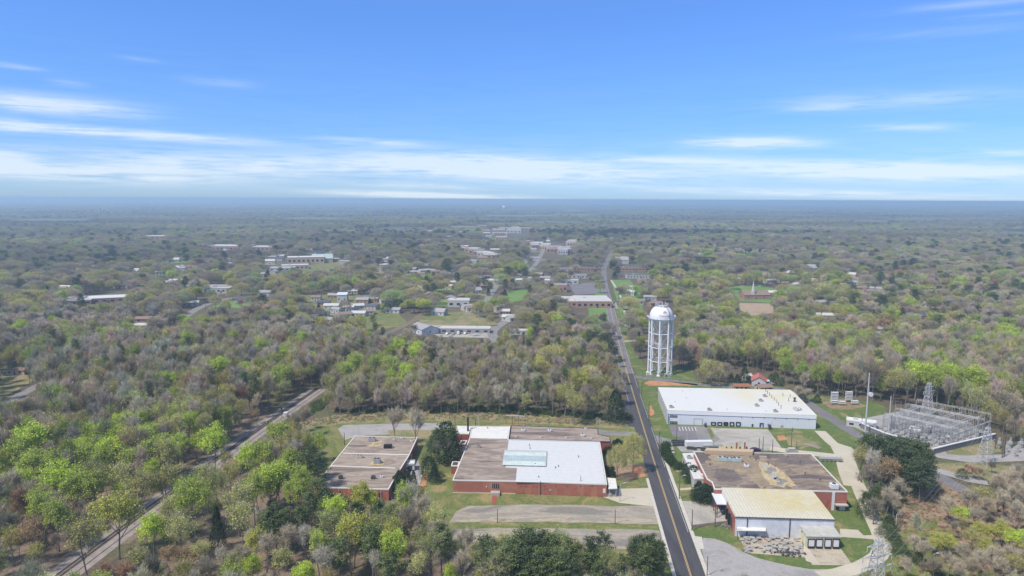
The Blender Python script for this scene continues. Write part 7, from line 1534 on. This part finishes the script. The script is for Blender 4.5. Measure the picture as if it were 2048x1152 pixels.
for r in IND:
    pk, vi, x, y, rz, sc, ws, col, k, u, v = r
    if cnt.get(pk, 0) < LIM.get(pk, 0) and u > -30 and u < 2078:
        cnt[pk] = cnt.get(pk, 0)+1; a, b = where_of(u, v, x, y)
        spawn(pk, vi, (x, y, 0), rz, sc, ws, col, '%s tree %s, %s' % (TINT[k][2], a, b), '%s trees %s, %s' % (TINT[k][2], a, b))
    else: FILL.setdefault(pk, []).append(r)
print('individuals', cnt, 'fill', {k: len(v) for k, v in FILL.items()})
def forest(kind, recs, name, label):
    me = bpy.data.meshes.new(name); n = len(recs); me.vertices.add(n)
    me.vertices.foreach_set('co', np.array([(r[2], r[3], 0) for r in recs], np.float32).ravel())
    nv = len(PROTO[kind]['m'])
    def at(nm, typ, data, key): a = me.attributes.new(nm, typ, 'POINT'); a.data.foreach_set(key, data)
    at('rz', 'FLOAT', np.array([r[4] for r in recs], np.float32), 'value')
    at('sc', 'FLOAT_VECTOR', np.array([(r[5]*r[6], r[5]*r[6], r[5]) for r in recs], np.float32).ravel(), 'vector')
    at('vi', 'INT', np.array([r[1] % nv for r in recs], np.int32), 'value')
    at('tint', 'FLOAT_COLOR', np.array([(*r[7], 1) for r in recs], np.float32).ravel(), 'color')
    o = bpy.data.objects.new(name, me); COL.objects.link(o); tag(o, label, 'forest', kind='stuff')
    ng = bpy.data.node_groups.new(name, 'GeometryNodeTree'); ng.interface.new_socket('Geometry', in_out='INPUT', socket_type='NodeSocketGeometry'); ng.interface.new_socket('Geometry', in_out='OUTPUT', socket_type='NodeSocketGeometry')
    Nn = ng.nodes.new; L = ng.links.new; gi = Nn('NodeGroupInput'); go = Nn('NodeGroupOutput'); jn = Nn('GeometryNodeJoinGeometry')
    def named(nm, typ): a = Nn('GeometryNodeInputNamedAttribute'); a.data_type = typ; a.inputs[0].default_value = nm; return a.outputs[0]
    for i in range(nv):
        if (kind, i) not in ROOTS: a, b = ROOTS[[q for q in ROOTS if q[0] == kind][0]]
        else: a, b = ROOTS[(kind, i)]
        jj = Nn('GeometryNodeJoinGeometry')
        for ob in (a, b):
            oi = Nn('GeometryNodeObjectInfo'); oi.transform_space = 'ORIGINAL'; oi.inputs['Object'].default_value = ob; oi.inputs['As Instance'].default_value = False; L(oi.outputs['Geometry'], jj.inputs[0])
        ip = Nn('GeometryNodeInstanceOnPoints'); L(gi.outputs[0], ip.inputs['Points']); L(jj.outputs[0], ip.inputs['Instance'])
        cp = Nn('FunctionNodeCompare'); cp.data_type = 'INT'; cp.operation = 'EQUAL'; L(named('vi', 'INT'), cp.inputs[2]); cp.inputs[3].default_value = i; L(cp.outputs[0], ip.inputs['Selection'])
        cx = Nn('ShaderNodeCombineXYZ'); L(named('rz', 'FLOAT'), cx.inputs[2]); L(cx.outputs[0], ip.inputs['Rotation']); L(named('sc', 'FLOAT_VECTOR'), ip.inputs['Scale']); L(ip.outputs[0], jn.inputs[0])
    L(jn.outputs[0], go.inputs[0]); md = o.modifiers.new('trees', 'NODES'); md.node_group = ng
NAMES = {'leafy': ('far_leafing_wood', 'mass of green leafing trees in the woods beyond the nearest rows'), 'thin': ('far_budding_wood', 'mass of olive and pale budding trees in the woods towards the horizon'), 'bare': ('far_bare_wood', 'mass of grey bare trees in the woods towards the horizon'), 'round': ('far_round_trees', 'mass of round olive brown trees over the town and country'), 'pine': ('far_pine_wood', 'mass of dark pines in far woods'), 'cedar': ('far_evergreens', 'mass of dark evergreens scattered through the far town')}
for k, recs in FILL.items(): forest(k, recs, *NAMES[k])
# undergrowth on the brush strips
def scatter_brush(name, label, poly, n, col, s0, s1, seed):
    pl = np.array([(P(a, b).x, P(a, b).y) for a, b in poly]); r = np.random.default_rng(seed); q = []
    while len(q) < n:
        c = r.uniform(pl.min(0), pl.max(0), (n, 2)); m = inpoly(c[:, 0], c[:, 1], pl); q += list(c[m])
    recs = [('bush', int(r.integers(0, 2)), a, b, r.uniform(0, 6), r.uniform(s0, s1), r.uniform(.8, 1.5), tuple(cc*r.uniform(.75, 1.25) for cc in col), 'bush', 0, 0) for a, b in q[:n]]
    forest('bush', recs, name, label)
scatter_brush('undergrowth', 'dry tan brush along the edge of the wood behind the brick factory', [(590, 842), (700, 826), (1010, 824), (1262, 838), (1266, 846), (1180, 850), (900, 838), (700, 843), (620, 853)], 800, (.42, .34, .21), .15, .4, 1)
scatter_brush('undergrowth', 'dark green brush along the foot of the wood behind the brick factory', [(660, 822), (760, 815), (1010, 815), (1262, 832), (1262, 842), (1010, 828), (760, 826)], 260, (.09, .12, .04), .4, 1.1, 2)
scatter_brush('undergrowth', 'brown and green brush over the slope at the bottom right', [(1790, 1010), (1850, 965), (1960, 990), (2060, 1020), (2060, 1160), (1850, 1160), (1800, 1080)], 700, (.40, .29, .19), .15, .4, 3)
scatter_brush('undergrowth', 'green and olive brush beside the railway bank at the left', [(560, 850), (600, 845), (650, 812), (660, 790), (640, 800), (580, 840)], 120, (.13, .17, .06), .4, 1.1, 4)
# ================= haze
mb = MB(); mb.prism([(-21500, -21500), (21500, -21500), (21500, 21500), (-21500, 21500)], -1.5, 112)
hm = bpy.data.materials.new('haze_air'); hm.use_nodes = True; hn = hm.node_tree; hn.nodes.clear(); ho = hn.nodes.new('ShaderNodeOutputMaterial'); pv = hn.nodes.new('ShaderNodeVolumePrincipled')
pv.inputs['Color'].default_value = (.60, .80, 1, 1); pv.inputs['Density'].default_value = HAZE; pv.inputs['Anisotropy'].default_value = .2; hn.links.new(pv.outputs[0], ho.inputs['Volume'])
hz = obj('haze', mb, hm); hz['kind'] = 'stuff'; hz['label'] = 'thin blue haze over the whole country'

# ================= labels: where several things share one, count them off from the left
ORD = ['leftmost', 'second from left', 'third from left', 'fourth from left', 'fifth from left', 'sixth from left', 'seventh from left', 'eighth from left', 'ninth from left', 'tenth from left', 'eleventh from left', 'twelfth from left', 'thirteenth from left', 'fourteenth from left', 'fifteenth from left', 'sixteenth from left'] + [w+' from left' for w in ('seventeenth', 'eighteenth', 'nineteenth', 'twentieth', 'twenty-first', 'twenty-second', 'twenty-third', 'twenty-fourth', 'twenty-fifth', 'twenty-sixth', 'twenty-seventh', 'twenty-eighth', 'twenty-ninth', 'thirtieth', 'thirty-first', 'thirty-second', 'thirty-third', 'thirty-fourth', 'thirty-fifth', 'thirty-sixth', 'thirty-seventh', 'thirty-eighth', 'thirty-ninth', 'fortieth')]
bylab = {}
for o in COL.objects:
    if o.parent is None and 'label' in o.keys() and 'kind' not in o.keys(): bylab.setdefault(o['label'], []).append(o)
for lab, L_ in bylab.items():
    if len(L_) < 2 or len(L_) > len(ORD) or 'slab' in lab or 'crate' in lab or len(lab.split()) > 13: continue
    L_.sort(key=lambda o: projn(o.location.x, o.location.y, 0)[0])
    for i, o in enumerate(L_): o['label'] = ('rightmost' if i == len(L_)-1 else ORD[i])+', '+lab
for o in COL.objects:
    if o.parent is None and 'label' in o.keys() and len(o['label'].split()) > 16: print('LONG', len(o['label'].split()), o['label'])
